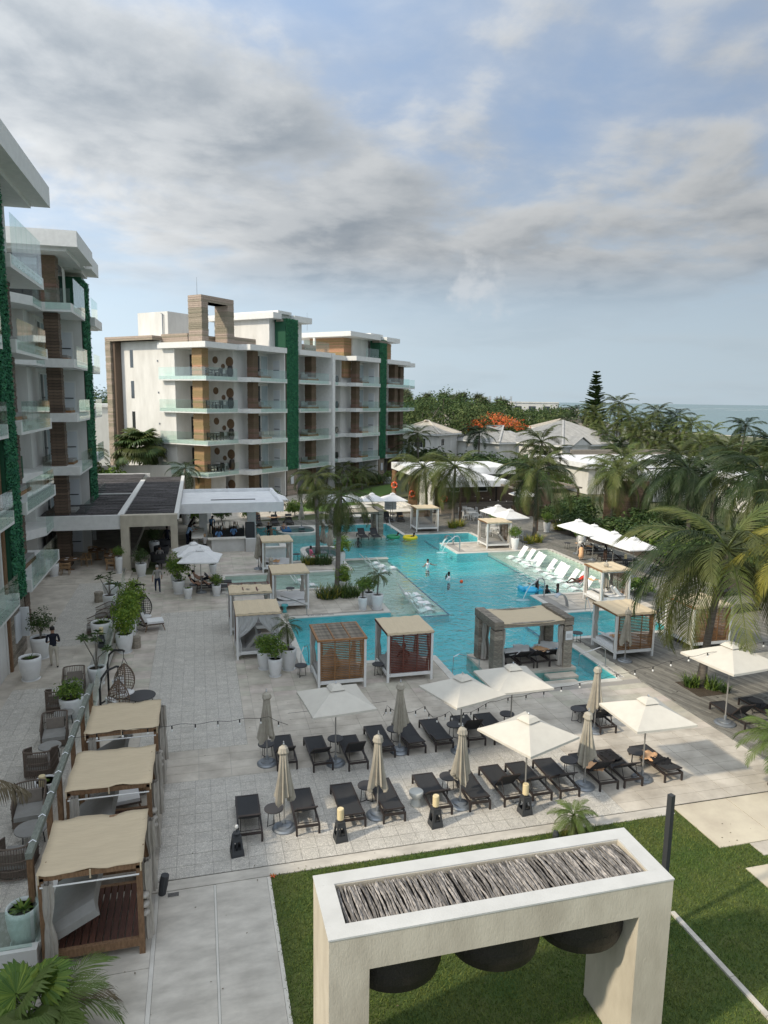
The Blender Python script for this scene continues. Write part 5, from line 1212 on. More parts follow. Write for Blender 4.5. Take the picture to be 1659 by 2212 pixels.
# hanging egg chairs
def egg(label, x, y, rz, m, h=1.0):
    P = thing('hanging_chair', label, 'hanging chair', (x,y,0), R(rz)); b = MB(); sh_ = MB()
    def pt(a, t): rr = .46*sin(pi*min(1,t*1.02))**.62*(1-.25*t); return (rr*cos(a), rr*sin(a)*.95, .28+1.35*t)
    for i in range(17):
        a = R(55)+R(250)*i/16; sh_.tube([pt(a,t/9) for t in range(10)],.012,4)
    for k in range(1,13): sh_.tube([pt(R(55)+R(250)*i/16,k/13) for i in range(17)],.012,4)
    sh_.tube([pt(R(55),t/9) for t in range(10)],.025,5).tube([pt(R(305),t/9) for t in range(10)],.025,5); sh_.build('basket', m, P)
    MB().lathe([(0,.0),(.34,.03),(.36,.1),(.3,.15),(0,.16)],14).build('seat_cushion', M['fabric_white'], P, (0,0,.33), smooth=True)
    o = MB().box(-.28,-.07,0,.28,.07,.5).build('back_cushion', M['fabric_white'] if m != M['wicker_dark'] else M['cushion_grey'], P, (-.22,0,.5)); o.rotation_euler = (R(-12),0,pi/2)
    MB().tube([(-.75,0,.02),(-.75,0,1.5),(-.66,0,1.9),(-.42,0,2.12),(-.05,0,2.16),(.05,0,2.12)],.042,8).build('stand_post', M['black_metal'], P)
    MB().bar((-.8,0,.03),(.4,.45,.03),.06,.05).bar((-.8,0,.03),(.4,-.45,.03),.06,.05).bar((-.8,-.4,.03),(-.8,.4,.03),.06,.05).build('stand_foot', M['black_metal'], P)
    MB().tube([(0,0,2.12),(0,0,1.85),(.0,.22,1.5)],.014,4).tube([(0,0,1.85),(0,-.22,1.5)],.014,4).build('chain', M['black_metal'], P)
egg('black woven hanging chair by the row of potted bushes',-3.0,38.5,-35,M['wicker_dark']); egg('tan woven hanging chair, farther of the pair beside the armchairs',-3.05,28.3,-30,M['wicker_tan']); egg('tan woven hanging chair, nearer of the pair, seen from behind',-3.1,26.6,40,M['wicker_tan'])
# woven low chair with a white cushion, twice
def low_chair():
    r = thing('lounge_chair','low brown woven chair with a white cushion','chair'); wk_ = M['rope']
    MB().box(-.36,-.4,.30,.36,.42,.36).build('seat', wk_, r); o = MB().box(-.36,-.03,0,.36,.03,.58).build('backrest', wk_, r, (0,-.4,.34)); o.rotation_euler = (R(24),0,0)
    MB().box(-.33,-.3,.36,.33,.42,.45).build('seat_cushion', M['fabric_white'], r); o = MB().box(-.28,-.06,0,.28,.06,.36).build('back_cushion', M['fabric_white'], r, (0,-.33,.45)); o.rotation_euler = (R(22),0,0)
    for x in (-1,1):
        for y in (-.3,.36): MB().tube([(x*.30,y,.31),(x*.38,y+(.1 if y > 0 else -.1),0)],[.025,.015],5).build('leg', M['wood_walnut'], r)
    return r
LC = Proto(low_chair()); LC.put((-2.5,37.45),R(-80),'low woven chair with a white cushion in front of the black hanging chair','woven lounge chairs',1.15); LC.put((-2.35,20.55),R(-170),'low woven chair with a white cushion between two daybeds','woven lounge chairs')
bn = thing('log_bench','rough dark log bench behind the middle daybed','bench',(-2.2,17.2,0)); MB().box(-.7,-.2,.36,.7,.2,.46).build('seat', M['wood_walnut'], bn)
for x in (-.5,.5): MB().box(x-.07,-.16,0,x+.07,.16,.36).build('leg', M['wood_walnut'], bn)
# log stools
def log():
    r = thing('log_stool','grey tree-stump stool','stool'); MB().lathe([(.19,0),(.2,.1),(.185,.3),(.2,.46),(.19,.48)],9).build('stump', M['wood_grey'], r); return r
LGS = Proto(log()); LGS.put((-5.72,42.05,.35),0,'grey tree-stump stool on the terrace below the rubber plant','log stools',1.25); LGS.put((-3.15,34.75),1,'grey tree-stump stool behind the nearest potted bush of the row','log stools',1.15)
# wicker terrace seats beside the wide pot
for i,(x,y) in enumerate(((-4.95,38.2),(-5.1,36.3))): AR.put((x,y,.35),R(100),'brown woven armchair with a white cushion beside the glass balustrade, %s one' % ('farther','nearer')[i],'woven seats by the balustrade',.95)
# restaurant tables and chairs
def rchair():
    r = thing('dining_chair','round-backed timber dining chair','chair'); wm = M['wood_tan']
    for x in (-.22,.22):
        for y in (-.2,.22): MB().tube([(x,y,0),(x*.95,y,.74 if y < 0 else .66)],.022,5).build('leg', wm, r)
    MB().box(-.25,-.24,.40,.25,.25,.45).build('seat', wm, r); b = MB()
    for k in range(15): a = pi+pi*k/14; b.bar((.27*cos(a),-.02+.24*sin(a),.45),(.29*cos(a),-.02+.27*sin(a),.72),.02)
    b.tube([(.29*cos(pi+pi*k/14),-.02+.27*sin(pi+pi*k/14),.73) for k in range(15)],.024,5); b.build('backrest', wm, r); return r
RC = Proto(rchair())
for x,y,rz,lb in ((-8.65,49.2,0,'with its back to the plaza at the nearest restaurant table'),(-9.5,50.1,-60,'left of the nearest restaurant table'),(-7.7,51.6,150,'behind the nearest restaurant table'),(-5.95,50.0,0,'beside the restaurant column'),(-7.6,54.0,180,'deep inside the restaurant'),(-6.4,53.0,90,'inside the restaurant by the second table')): RC.put((x,y,.35),R(rz),'timber dining chair '+lb,'restaurant chairs',1.1)
def rtable(x, y, lb):
    t = thing('dining_table', 'round timber dining table '+lb, 'table', (x,y,.35)); MB().lathe([(.62,.71),(.64,.72),(.64,.74),(.62,.75)],26).build('table_top', M['wood_walnut'], t); MB().lathe([(.3,0),(.06,.06),(.05,.7)],12).build('pedestal', M['wood_walnut'], t)
    for k in range(3): MB().lathe([(.10,.752),(.12,.765),(.0,.766)],14,0,Matrix.Translation((.35*cos(k*2.1),.35*sin(k*2.1),0))).build('plate', M['plastic_white'], t)
rtable(-8.6,50.6,'nearest the plaza in the restaurant'); rtable(-7.2,53.4,'in the middle of the dark restaurant'); rtable(-5.9,51.3,'behind the restaurant column')
# restaurant lounge seats behind the stone frame
for i,(x,y) in enumerate(((-3.0,52.6),(-2.9,55.0),(-2.8,57.4))):
    t = thing('tub_chair','dark round-backed tub chair behind the stone frame, %s from the front' % ORD[i],'armchair',(x,y,0.0),R(180+10*i),'tub chairs in the restaurant')
    MB().lathe([(.5,.25),(.56,.5),(.55,.85),(.50,.86),(.48,.5),(.45,.42),(0,.42)],20).build('shell', M['black_mesh'], t); MB().lathe([(.42,.42),(.44,.5),(.4,.54),(0,.54)],18).build('seat_cushion', M['cushion_grey'], t)
sf = thing('sofa','pale sofa behind the tall potted shrub in the restaurant','sofa',(-4.1,51.8,0)); MB().box(-.45,0,0,.45,2.4,.42).build('seat', M['fabric_taupe'], sf); MB().box(-.75,0,0,-.45,2.4,.8).build('backrest', M['fabric_taupe'], sf); MB().box(-.44,-.25,0,.45,-.01,.6).build('arm', M['fabric_taupe'], sf)
low_table('dark round low table behind the walking man',-2.5,51.3,0,.6,.5,'table_top')
# white deck dining sets
def wchair():
    r = thing('deck_chair','white square deck chair','chair'); w = M['white_paint']
    for x in (-.23,.23):
        for y in (-.23,.23): MB().box(x-.025,y-.025,0,x+.025,y+.025,.82 if y < 0 else .62).build('leg', w, r)
    MB().box(-.26,-.25,.40,.26,.26,.45).build('seat', w, r)
    for k in range(3): MB().box(-.2,-.25,.52+k*.11,.2,-.22,.59+k*.11).build('back_slat', w, r)
    return r
WC = Proto(wchair()); TBL = None
def wtable():
    r = thing('deck_table','white square deck table','table'); w = M['white_paint']
    for x in (-.4,.4):
        for y in (-.4,.4): MB().box(x-.035,y-.035,0,x+.035,y+.035,.70).build('leg', w, r)
    for k in range(8): MB().box(-.46,-.46+k*.116,.702,.46,-.46+k*.116+.108,.74).build('top_slat', w, r)
    return r
WT = Proto(wtable()); kk = 0
for i,(x,y,lb) in enumerate(((27.0,67.2,'nearer one in front of the changing rooms'),(27.6,70.0,'farther one against the changing rooms'),(25.9,58.4,'under the farther deck dining parasol'),(26.3,56.2,'under the nearer deck dining parasol'),(30.2,69.3,'left of the deck bar'))):
    WT.put((x,y),.05,'white square table '+lb,'white deck tables')
    for q,(dx,dy,rz,sn) in enumerate(((0,-.75,0,'near'),(.75,0,90,'right'),(0,.75,180,'far'),(-.75,0,-90,'left'))): WC.put((x+dx,y+dy),R(rz),'white slatted chair, %s side, white table %s' % (sn,lb),'white deck chairs')
# pool fittings
def fountain(lb, x, y, rz):
    P = thing('pool_fountain','curved steel fountain blade '+lb,'fountain',(x,y,0),R(rz)); pr = []
    for k in range(11): a = pi*.62*k/10; pr.append((.42*sin(a)*1.0-.05, .28+.55*(1-cos(a))*.62 if k < 11 else 0)); 
    rows = [[(-.05+.45*(1-cos(pi*.75*k/12)),-.19+.38*j/2,.85*sin(pi*.72*k/12)) for j in range(3)] for k in range(13)]
    MB().sheet(rows,0,.03).build('blade', M['steel'], P)
    return P
for lb,x,y,rz in (('at the edge of the far pad',20.5,55.2,180),('at the edge of the near right pad',20.9,36.7,180)): fountain(lb,x,y,rz)
def gooseneck(lb, x, y, rz):
    P = thing('water_spout','bent steel pipe pouring water into the pool '+lb,'fountain',(x,y,0),R(rz)); MB().tube([(0,0,0),(0,0,.95),(.05,0,1.12),(.2,0,1.25),(.42,0,1.22),(.7,0,.98)],.045,8).build('pipe', M['steel'], P)
    w = MB(); w.sheet([[(.68+.75*t,-.05+.1*j,.98-1.06*t*t-.0*t) for j in (0,.5,1)] for t in [k/8 for k in range(9)]],0,.04); w.build('water_jet', M['fountain_water'], P)
    MB().lathe([(0,.02),(.25,.015),(.36,-.03)],14,0,Matrix.Translation((1.45,0,-.07)) @ Matrix.Diagonal((1.5,.8,1,1))).build('splash', M['fountain_water'], P, smooth=True)
gooseneck('from the far pad',20.2,52.75,172); gooseneck('from the near right pad',20.55,38.85,180)
P_ = thing('water_arc','second jet of water falling from the far pad blade','fountain',(20.0,55.2,0),pi); w = MB(); w.sheet([[(.0+.5*t,-.15+.3*j,.62-.7*t*t) for j in (0,.5,1)] for t in [k/8 for k in range(9)]],0,.03); w.build('water_sheet', M['fountain_water'], P_)
def rail_pool(lb, pts):
    P = thing('handrail','steel pool handrail '+lb,'handrail',pts[0],0); o = Vector(pts[0]); MB().tube([Vector(p)-o for p in pts],.024,7).build('tube', M['steel'], P)
rail_pool('beside the orange slatted cabana',[(4.15,30.0,0),(4.2,30.2,.75),(4.35,30.5,.95),(4.6,31.0,.8),(4.7,31.3,.3),(4.72,31.4,-.2)]); rail_pool('at the near left pool corner',[(10.7,28.35,-.1),(10.75,28.4,.75),(11.0,28.4,.85),(12.0,28.45,.5),(12.0,28.45,.1)])
rail_pool('at the stepping stones by the deck',[(17.85,27.5,0),(17.8,27.55,.85),(17.6,27.6,.95),(16.7,27.9,.55),(16.7,27.9,.0)]); rail_pool('on the near right pad steps',[(21.6,35.75,0),(21.6,35.7,.8),(21.5,35.4,.85),(21.2,34.4,.3),(21.2,34.4,-.1)])
rail_pool('beside the cabana with white towels',[(4.3,39.3,.9),(5.0,38.8,.75),(5.6,38.2,.6),(5.65,38.1,0)]); rail_pool('on the far pad, left one',[(21.0,56.2,0),(21.0,56.3,.85),(20.6,57.0,.8),(19.6,59.0,.3)]); rail_pool('at the far deck corner',[(17.5,64.6,0),(17.45,64.6,.9),(17.3,64.0,.8),(17.2,62.8,.1)])
for lb,x,y in (('on the far pad',21.9,54.1),('on the near right pad',22.2,37.6)):
    t = thing('floor_hatch','square access hatch in the paving '+lb,'hatch',(x,y,.014)); MB().box(-.45,-.35,0,.45,-.31,.006).box(-.45,.31,0,.45,.35,.006).box(-.45,-.31,0,-.41,.31,.006).box(.41,-.31,0,.45,.31,.006).build('frame', M['base_metal'], t); MB().box(-.4,-.3,0,.4,.3,.004).build('lid', M['travertine'], t)
# curved seats in the pool
def booth(lb, x, y, sx, sy):
    P = thing('pool_booth','rounded white booth sunk in the pool '+lb,'seat',(x,y,0)); n = 28
    pts = [(cos(2*pi*i/n), sin(2*pi*i/n)) for i in range(n)]; sq = lambda v: math.copysign(abs(v)**.62, v)
    o_ = [(sq(a)*sx, sq(b_)*sy) for a,b_ in pts]; i_ = [(sq(a)*(sx-.4), sq(b_)*(sy-.4)) for a,b_ in pts]; b = MB()
    for z0,z1,a,c,mi in ((-1.3,.16,o_,o_,0),(.16,.16,o_,i_,0),(.16,-.45,i_,i_,1)):
        for k in range(n):
            k2 = (k+1)%n
            if z0 == z1: b.poly([(*a[k],z0),(*a[k2],z0),(*c[k2],z0),(*c[k],z0)],mi)
            else: b.poly([(*a[k],z0),(*a[k2],z0),(*a[k2],z1),(*a[k],z1)] if z1 > z0 else [(*a[k],z1),(*a[k2],z1),(*a[k2],z0),(*a[k],z0)],mi)
    b.build('shell', [M['coping'],M['cushion_grey']], P); MB().poly([(*q,-.44) for q in i_]).build('floor', M['travertine'], P)
    MB().box(-sx*.5,-sy*.7,-.44,sx*.5,-sy*.45,-.02).build('bench', M['wood_orange'], P); return P
booth('behind the left palm trunk',9.2,53.9,1.65,2.35); b2 = booth('at the far left by the bar',8.6,63.9,1.9,2.0); MB().box(-1.5,-1.2,-.2,-.7,.9,.28).build('blue_cushion', M['cushion_blue'], b2)
low_table('small black table inside the far pool booth',8.9,63.4,-.4,.3,.5,'table_top')
# lifebuoys, sign
def buoy(lb, x, y, z, rz):
    P = thing('lifebuoy','orange lifebuoy '+lb,'lifebuoy',(x,y,z),rz,'lifebuoys'); n = 22; b = MB()
    b.tube([(.33*cos(2*pi*i/n),0,.33*sin(2*pi*i/n)) for i in range(n+1)],.095,8); b.build('ring', M['orange_ring'], P, smooth=True)
    for k in range(4): a = k*pi/2+.4; MB().cbox((.33*cos(a),0,.33*sin(a)),(.08,.215,.08)).build('band', M['sign_white'], P)
buoy('on the farther timber post of the changing rooms',23.1,83.2,1.7,R(-20)); buoy('on the nearer timber post of the changing rooms',23.6,77.38,1.35,0); buoy('on the brown board wall of the changing rooms',25.6,72.0,1.5,0)
sg = thing('sign_board','white notice board on a post below a white parasol','sign',(18.75,68.9,0)); MB().tube([(0,0,0),(0,0,1.0)],.03,6).build('post', M['base_metal'], sg); MB().box(-.62,-.03,.95,.62,.03,2.35).build('board', M['sign_white'], sg)
for k,wd in enumerate((.5,.7,.6,.75,.4,.66,.5)): MB().box(-.5,-.036,2.05-k*.14,-.5+wd*.9,-.031,2.09-k*.14).build('print', M['base_metal'], sg)
# raised depth marking on the coping: 2 FT NO DIVING
def text(body, size, m, parent, loc, rot, name='lettering'):
    c = bpy.data.curves.new(name,'FONT'); c.body = body; c.size = size; c.extrude = .002; c.align_x = 'CENTER'; c.align_y = 'CENTER'
    o = bpy.data.objects.new(name, c); COL.objects.link(o); dg = bpy.context.evaluated_depsgraph_get(); me = bpy.data.meshes.new_from_object(o.evaluated_get(dg)); bpy.data.objects.remove(o)
    me.materials.clear(); me.materials.append(m); return ob(name, me, parent, loc, rot)
text("2 FT NO DIVING", .21, M['sign_ink'], cop, (17.85,27.0,.032), (0,0,-pi/2)); text('4 FT NO DIVING', .2, M['sign_ink'], cop, (6.4,38.0,.032), (0,0,0)); text('NO DIVING', .2, M['sign_ink'], cop, (10.2,42.5,.032), (0,0,-pi/2)); text('NO DIVING', .2, M['sign_ink'], cop, (4.1,54.0,.032), (0,0,-pi/2))
# string lights
def lights(lb, pts, every=.62, sag=.0):
    P = thing('string_lights','black string of light bulbs '+lb,'string lights',(0,0,0)); pts = [Vector(p) for p in pts]; dense = []
    for a,b in zip(pts,pts[1:]):
        n = max(4,int((b-a).length/.14))
        for k in range(n): t = k/n; dense.append(a.lerp(b,t)-Vector((0,0,4*t*(1-t)*sag*(b-a).length+.025*sin(k*.9))))
    dense.append(pts[-1]); MB().tube(dense,.0075,4).build('wire', M['black_metal'], P); acc = 0
    bm_ = MB().lathe([(.018,0),(.022,-.02),(.022,-.10),(.016,-.11)],7,0).lathe([(.016,-.11),(.035,-.15),(.03,-.18),(0,-.2)],7,1).mesh('light_bulb',[M['black_metal'],M['bulb']])
    for a,b in zip(dense,dense[1:]):
        acc += (b-a).length
        if acc > every: acc = 0; ob('light_bulb', bm_, P, tuple(b))
lights('from the daybeds to the leftmost folded parasol',[(-3.75,20.6,2.36),(-1.4,21.0,2.25),(2.0,22.0,1.75),(2.6,21.9,1.45)],.62,.004)
lights('tangled over the middle loungers of the second row',[(5.9,22.2,1.3),(6.0,22.1,1.7),(6.5,22.0,1.45),(7.3,21.9,1.62),(7.6,21.9,1.2),(8.2,21.9,1.35),(8.5,21.7,1.1),(8.6,21.6,1.4),(9.6,21.7,1.65)],.26,.08)
lights('rising across the right of the plaza to the deck palm',[(9.6,21.7,1.65),(12.6,21.9,1.85),(13.8,21.9,2.0),(17.5,21.6,2.7),(21.5,20.6,3.6)],.62,.006)
lights('over the far deck from post to post',[(25.19,66.01,3.2),(27.5,63.0,2.7),(30.57,59.9,3.2),(33,66,3.0)],.8,.03); lights('along the pool deck parasols',[(28.4,52.6,2.9),(28.6,49.0,1.9),(28.5,44,1.7),(30.5,40.5,2.1)],.8,.02)
th = thing('cable','thin black cable stretched across the second row of loungers','cable',(0,0,0)); MB().tube([(2.6,21.9,1.85),(4.2,22,1.83),(6.0,22.1,1.85)],.006,4).build('wire', M['black_metal'], th)
for lb,x,y in (('left of the dining parasols',25.19,66.01),('beside the deck coconut palm',30.57,59.88)):
    t = thing('light_post','slim dark post for string lights '+lb,'post',(x,y,0)); MB().box(-.08,-.08,0,.08,.08,3.4).build('post_shaft', M['wood_brown'], t)
bp_ = thing('black_post','tall black timber post standing in the lawn behind the stone arch','post',(10.02,12.55,0),.25); MB().box(-.06,-.06,0,.06,.06,3.38).build('post_shaft', M['lamp_dark'], bp_)
sp_ = thing('spotlight','small dark bollard spotlight at the corner of the nearest daybed','spotlight',(-1.14,16.48,0)); MB().tube([(0,0,0),(.05,0,.3),(.09,.0,.5)],[.09,.11,.10],10).build('housing', M['lamp_dark'], sp_)
sp2 = thing('spotlight','small dark bollard spotlight beside the little lawn palm','spotlight',(9.3,16.2,0)); MB().lathe([(.08,0),(.09,.2),(.06,.3),(0,.32)],10).build('housing', M['lamp_dark'], sp2)
# stone arch with a twig panel and hanging wicker seats
AX0,AX1,AY0,AY1,AZ = 1.78,8.02,9.80,11.36,3.6
AR_ = thing('stone_arch','big pale stone arch over the lawn with a panel of driftwood sticks in its top','arch',(0,0,0)); hb = .62
MB().box(AX0,AY0,0,AX0+.66,AY1,AZ-hb).build('leg', M['limestone'], AR_); MB().box(AX1-.66,AY0,0,AX1,AY1,AZ-hb).build('leg', M['limestone'], AR_)
MB().box(AX0,AY0,AZ-hb,AX1,AY0+.30,AZ).box(AX0,AY1-.30,AZ-hb,AX1,AY1,AZ).box(AX0,AY0+.30,AZ-hb,AX0+.33,AY1-.30,AZ).box(AX1-.33,AY0+.30,AZ-hb,AX1,AY1-.30,AZ).build('beam', M['limestone'], AR_)
MB().box(AX0-.01,AY0-.01,AZ,AX1+.01,AY0+.29,AZ+.03).box(AX0-.01,AY1-.29,AZ,AX1+.01,AY1+.01,AZ+.03).box(AX0-.01,AY0+.291,AZ,AX0+.32,AY1-.291,AZ+.03).box(AX1-.32,AY0+.291,AZ,AX1+.01,AY1-.291,AZ+.03).build('capping', M['limestone_top'], AR_)
MB().box(AX0+.33,AY0+.31,AZ-.16,AX1-.33,AY1-.31,AZ-.12).build('panel_bed', M['interior'], AR_)
x = AX0+.365; nst = 0
while x < AX1-.36:
    w_ = rnd.uniform(.014,.028); y0 = AY0+.32+rnd.uniform(0,.03); y1 = AY1-.32-rnd.uniform(0,.03); bend = rnd.uniform(-.035,.035); sl_ = rnd.uniform(.02,.09)
    pts = [(x-sl_*(t-.5)+bend*sin(pi*t)+rnd.uniform(-.006,.006), y0+(y1-y0)*t, AZ-.045+.02*sin(pi*t*rnd.uniform(.7,1.2))+rnd.uniform(-.02,.012)) for t in (0,.2,.4,.6,.8,1)]
    MB().tube(pts,[w_*rnd.uniform(.6,1.1) for _ in pts],6).build('driftwood_stick', M['wood_drift'], AR_); x += w_*1.45+rnd.choice((0,0,0,0,0,0,0,.02)); nst += 1
    for gap_ in (AX0+2.35,AX0+4.0):
        if x-w_*1.5 < gap_ <= x: x += .07
for i,(x,lb) in enumerate(((3.12,'left'),(5.0,'middle'),(6.72,'right'))):
    P = thing('hanging_basket_seat','round dark wicker hanging seat under the stone arch, %s of three' % lb,'hanging seat',(x,10.74,2.1),0,'wicker seats under the arch'); P.scale = (1.06,.96,.88)
    MB().lathe([(.0,.02),(.50,.0),(.66,.04),(.755,.13),(.80,.32),(.81,.50),(.78,.51),(.75,.40),(.66,.24),(0,.22)],34).build('basket', M['wicker_dark'], P, smooth=False)
    a0 = R((150,200,165)[i]); n_ = 22
    MB().sheet([[(.808*cos(a0+R(235)*k/n_),.808*sin(a0+R(235)*k/n_),.48) for k in range(n_+1)],[(.80*cos(a0+R(235)*k/n_),.80*sin(a0+R(235)*k/n_),.50+.5*sin(pi*k/n_)**.8) for k in range(n_+1)],[(.72*cos(a0+R(235)*k/n_),.72*sin(a0+R(235)*k/n_),.52+.85*sin(pi*k/n_)**.8) for k in range(n_+1)]],0,.03).build('back_shell', M['wicker_dark'], P)
    MB().lathe([(0,.225),(.60,.23),(.68,.32),(.62,.38),(0,.39)],22).build('cushion', M['black_mesh'], P)
    MB().tube([(-.75,0,.5),(-.3,0,(AZ-.35-2.1)/.88)],.015,4).tube([(.75,0,.5),(.3,0,(AZ-.35-2.1)/.88)],.015,4).build('rope', M['black_metal'], P)

def lantern():
    r = thing('lantern','tall dark lantern','lantern'); MB().lathe([(.22,0),(.34,.35),(.36,.7),(.27,1.15),(.22,1.25),(.2,1.25)],12).build('lantern_body', M['wicker_dark'], r); return r
def terrace_set():
    r = thing('terrace_table','dark terrace table','table'); MB().box(-.7,-.45,.68,.7,.45,.74).build('table_top', M['black_mesh'], r)
    for x in (-.62,.62):
        for y in (-.38,.38): MB().box(x-.03,y-.03,0,x+.03,y+.03,.68).build('leg', M['black_metal'], r)
    return r
def terrace_chair():
    r = thing('terrace_chair','dark woven terrace chair','chair'); MB().box(-.27,-.27,.38,.27,.27,.46).build('seat', M['black_mesh'], r); MB().box(-.27,-.3,.46,.27,-.24,.9).build('backrest', M['wicker_dark'], r)
    for x in (-.24,.24):
        for y in (-.24,.24): MB().box(x-.025,y-.025,0,x+.025,y+.025,.38).build('leg', M['black_metal'], r)
    return r
def terrace_sofa():
    r = thing('terrace_sofa','pale terrace sofa','sofa'); MB().box(-.4,-1.0,0,.4,1.0,.4).build('seat', M['cushion_grey'], r); MB().box(.2,-1.0,.4,.4,1.0,.8).build('backrest', M['cushion_grey'], r)
    for y in (-.6,0,.6): MB().box(.02,y-.24,.4,.2,y+.24,.78).build('cushion', M['fabric_white'], r)
    return r
LN, TT, TC, TS = Proto(lantern()), Proto(terrace_set()), Proto(terrace_chair()), Proto(terrace_sofa())
def fb(u, v, z): c = cos(R(45)); return (1.2+(u-v)*c, 80.2+(u+v)*c, z)
for k,fn in enumerate(('ground','second','third','fourth','top')):
    z = zf(k)
    if k > 0: LN.put(fb(4.3,.75,z),0,'tall dark lantern on the corner terrace of the far hotel, %s floor' % fn,'terrace lanterns'); TS.put(fb(4.55,2.7,z),R(45),'pale sofa below the woven discs, %s floor of the far hotel' % fn,'terrace sofas')
    if k > 0:
        TT.put(fb(2.2,1.3,z),R(45),'dark table on the corner terrace of the far hotel, %s floor' % fn,'terrace tables')
        for q,(du,dv,rz) in enumerate(((-.9,-.2,-45),(0,-.85,45),(.9,.1,135))): TC.put(fb(2.2+du,1.3+dv,z),R(rz),'dark terrace chair, %s side, %s floor of the far hotel' % (('left','front','right')[q],fn),'terrace chairs')
        LN.put(fb(25.6,.6,z),0,'dark lantern in the recess beside the white pier, %s floor' % fn,'recess lanterns',.75)
# ================================================================ plants
def leaf_mesh(name, n, rx, ry, rz, leaf, m, seed, clump=22, spread=.30, lo=.45, asp=.5, zmin=-1):
    q = random.Random(seed); b = MB(); k = max(1, n//clump); V = b.v; F = b.f
    for c in range(k):
        while True:
            d = Vector((q.gauss(0,1),q.gauss(0,1),q.gauss(0,1))).normalized()
            if d.z > zmin: break
        f = q.uniform(lo,1.0)*(1+.12*sin(5*d.x+seed)+.12*sin(4*d.y+2*seed)); cc = Vector((d.x*rx*f,d.y*ry*f,d.z*rz*f))
        for i in range(clump):
            p = cc + Vector((q.gauss(0,spread*rx),q.gauss(0,spread*ry),q.gauss(0,spread*rz)))*.6
            nn = (p.normalized()*.7 + Vector((q.uniform(-1,1),q.uniform(-1,1),q.uniform(-.2,1)))).normalized()
            t = nn.cross(Vector((q.uniform(-1,1),q.uniform(-1,1),q.uniform(-1,1)))).normalized(); s_ = nn.cross(t); l = leaf*q.uniform(.6,1.25); w = l*asp
            o = len(V); mid = p + nn*l*.12
            V += [tuple(p-t*l/2), tuple(mid-s_*w/2), tuple(p+t*l/2), tuple(mid+s_*w/2)]; F.append((o,o+1,o+2,o+3)); b.m.append(0)
    return b.mesh(name, m)
def stems(h, n, r, sp, m, seed):
    q = random.Random(seed); b = MB()
    for i in range(n):
        a = q.uniform(0,6.3); b.tube([(0,0,0),(q.uniform(-.05,.05),q.uniform(-.05,.05),h*.4),(sp*cos(a),sp*sin(a),h)],[r,r*.8,r*.45],5)
    return b.mesh('stem', m)
LB_ = {'bush': [leaf_mesh('foliage',900,.5,.5,.46,.12,M['leaf'],s_) for s_ in (1,2,3)], 'lime': [leaf_mesh('foliage',1000,.5,.5,.5,.13,M['leaf_lime'],s_) for s_ in (4,5)],
       'dark': [leaf_mesh('foliage',900,.5,.5,.46,.10,M['leaf_dark'],s_) for s_ in (6,7)]}
POTM = {}
def pot_parts(P, r, h, m='pot_white', saucer=True):
    key = (r,h,m)
    if key not in POTM:
        POTM[key] = (MB().lathe([(r*.62,.0),(r*.74,h*.12),(r*.92,h*.5),(r,h*.86),(r*.97,h),(r*.85,h),(r*.84,h*.9)],22,0,None,False).mesh('pot', M[m], True), MB().lathe([(0,h*.9),(r*.86,h*.9)],18).mesh('soil', M['soil']), MB().lathe([(r*.6,0),(r*.82,.0),(r*.85,.05),(r*.78,.055),(r*.74,.03)],20).mesh('saucer', M[m]))
    a,b_,c = POTM[key]; ob('pot', a, P, (0,0,.03)); ob('soil', b_, P, (0,0,.03))
    if saucer: ob('saucer', c, P)
pc = 0
def potted(label, x, y, kind, r=.32, h=.75, z=0, ph=.55, pw=1.0, m='pot_white', group='white pots with shrubs', stem=True):
    global pc; pc += 1
    P = thing('potted_plant', label, 'potted plant', (x,y,z), rnd.uniform(0,6), group); pot_parts(P, r, h, m)
    if kind in LB_:
        L_ = LB_[kind]; ob('foliage', L_[pc%len(L_)], P, (0,0,h+ph), (0,0,rnd.uniform(0,6)), (pw,pw,pw*rnd.uniform(.9,1.05)))
        ob('stem', STEM, P, (0,0,h*.9), (0,0,0), (1,1,max(.3,ph)))
    elif kind == 'spiky':
        b = MB()
        for i in range(26): a = rnd.uniform(0,6.3); e = rnd.uniform(.1,.9); l = rnd.uniform(.4,.8)*pw; blade(b,(0,0,h*.9),a,e,l,.05)
        b.build('leaves', M['leaf_dark'], P)
    elif kind == 'fern':
        b = MB()
        for i in range(34): a = rnd.uniform(0,6.3); e = rnd.uniform(.3,1.3); l = rnd.uniform(.25,.5)*pw; blade(b,(0,0,h*.9),a,e,l,.07)
        b.build('leaves', M['leaf'], P)
    elif kind == 'pygmy': palm_parts(P, (0,0,h*.9), ph, .05, PYG, 22, .95*pw, lean=.08, trunk_m='bark_palm')
    return P
STEM = stems(1.0,5,.03,.22,M['bark'],3)
def blade(b, o, az, elev, l, w, n=4, droop=.9):
    """one strap leaf bending over"""
    pts = []; x = z = 0.0; e = pi/2-elev
    for i in range(n+1):
        pts.append((x,z)); e -= droop*(.5/n+ i*.5/(n*n)); x += cos(e)*l/n; z += sin(e)*l/n
    ca, sa = cos(az), sin(az); vs = []
    for i,(x_,z_) in enumerate(pts):
        ww = w*(1-(i/n)**1.6)*.5+.002; vs += [(o[0]+x_*ca-ww*sa,o[1]+x_*sa+ww*ca,o[2]+z_),(o[0]+x_*ca+ww*sa,o[1]+x_*sa-ww*ca,o[2]+z_)]
    b.add(vs,[(2*i,2*i+1,2*i+3,2*i+2) for i in range(n)])
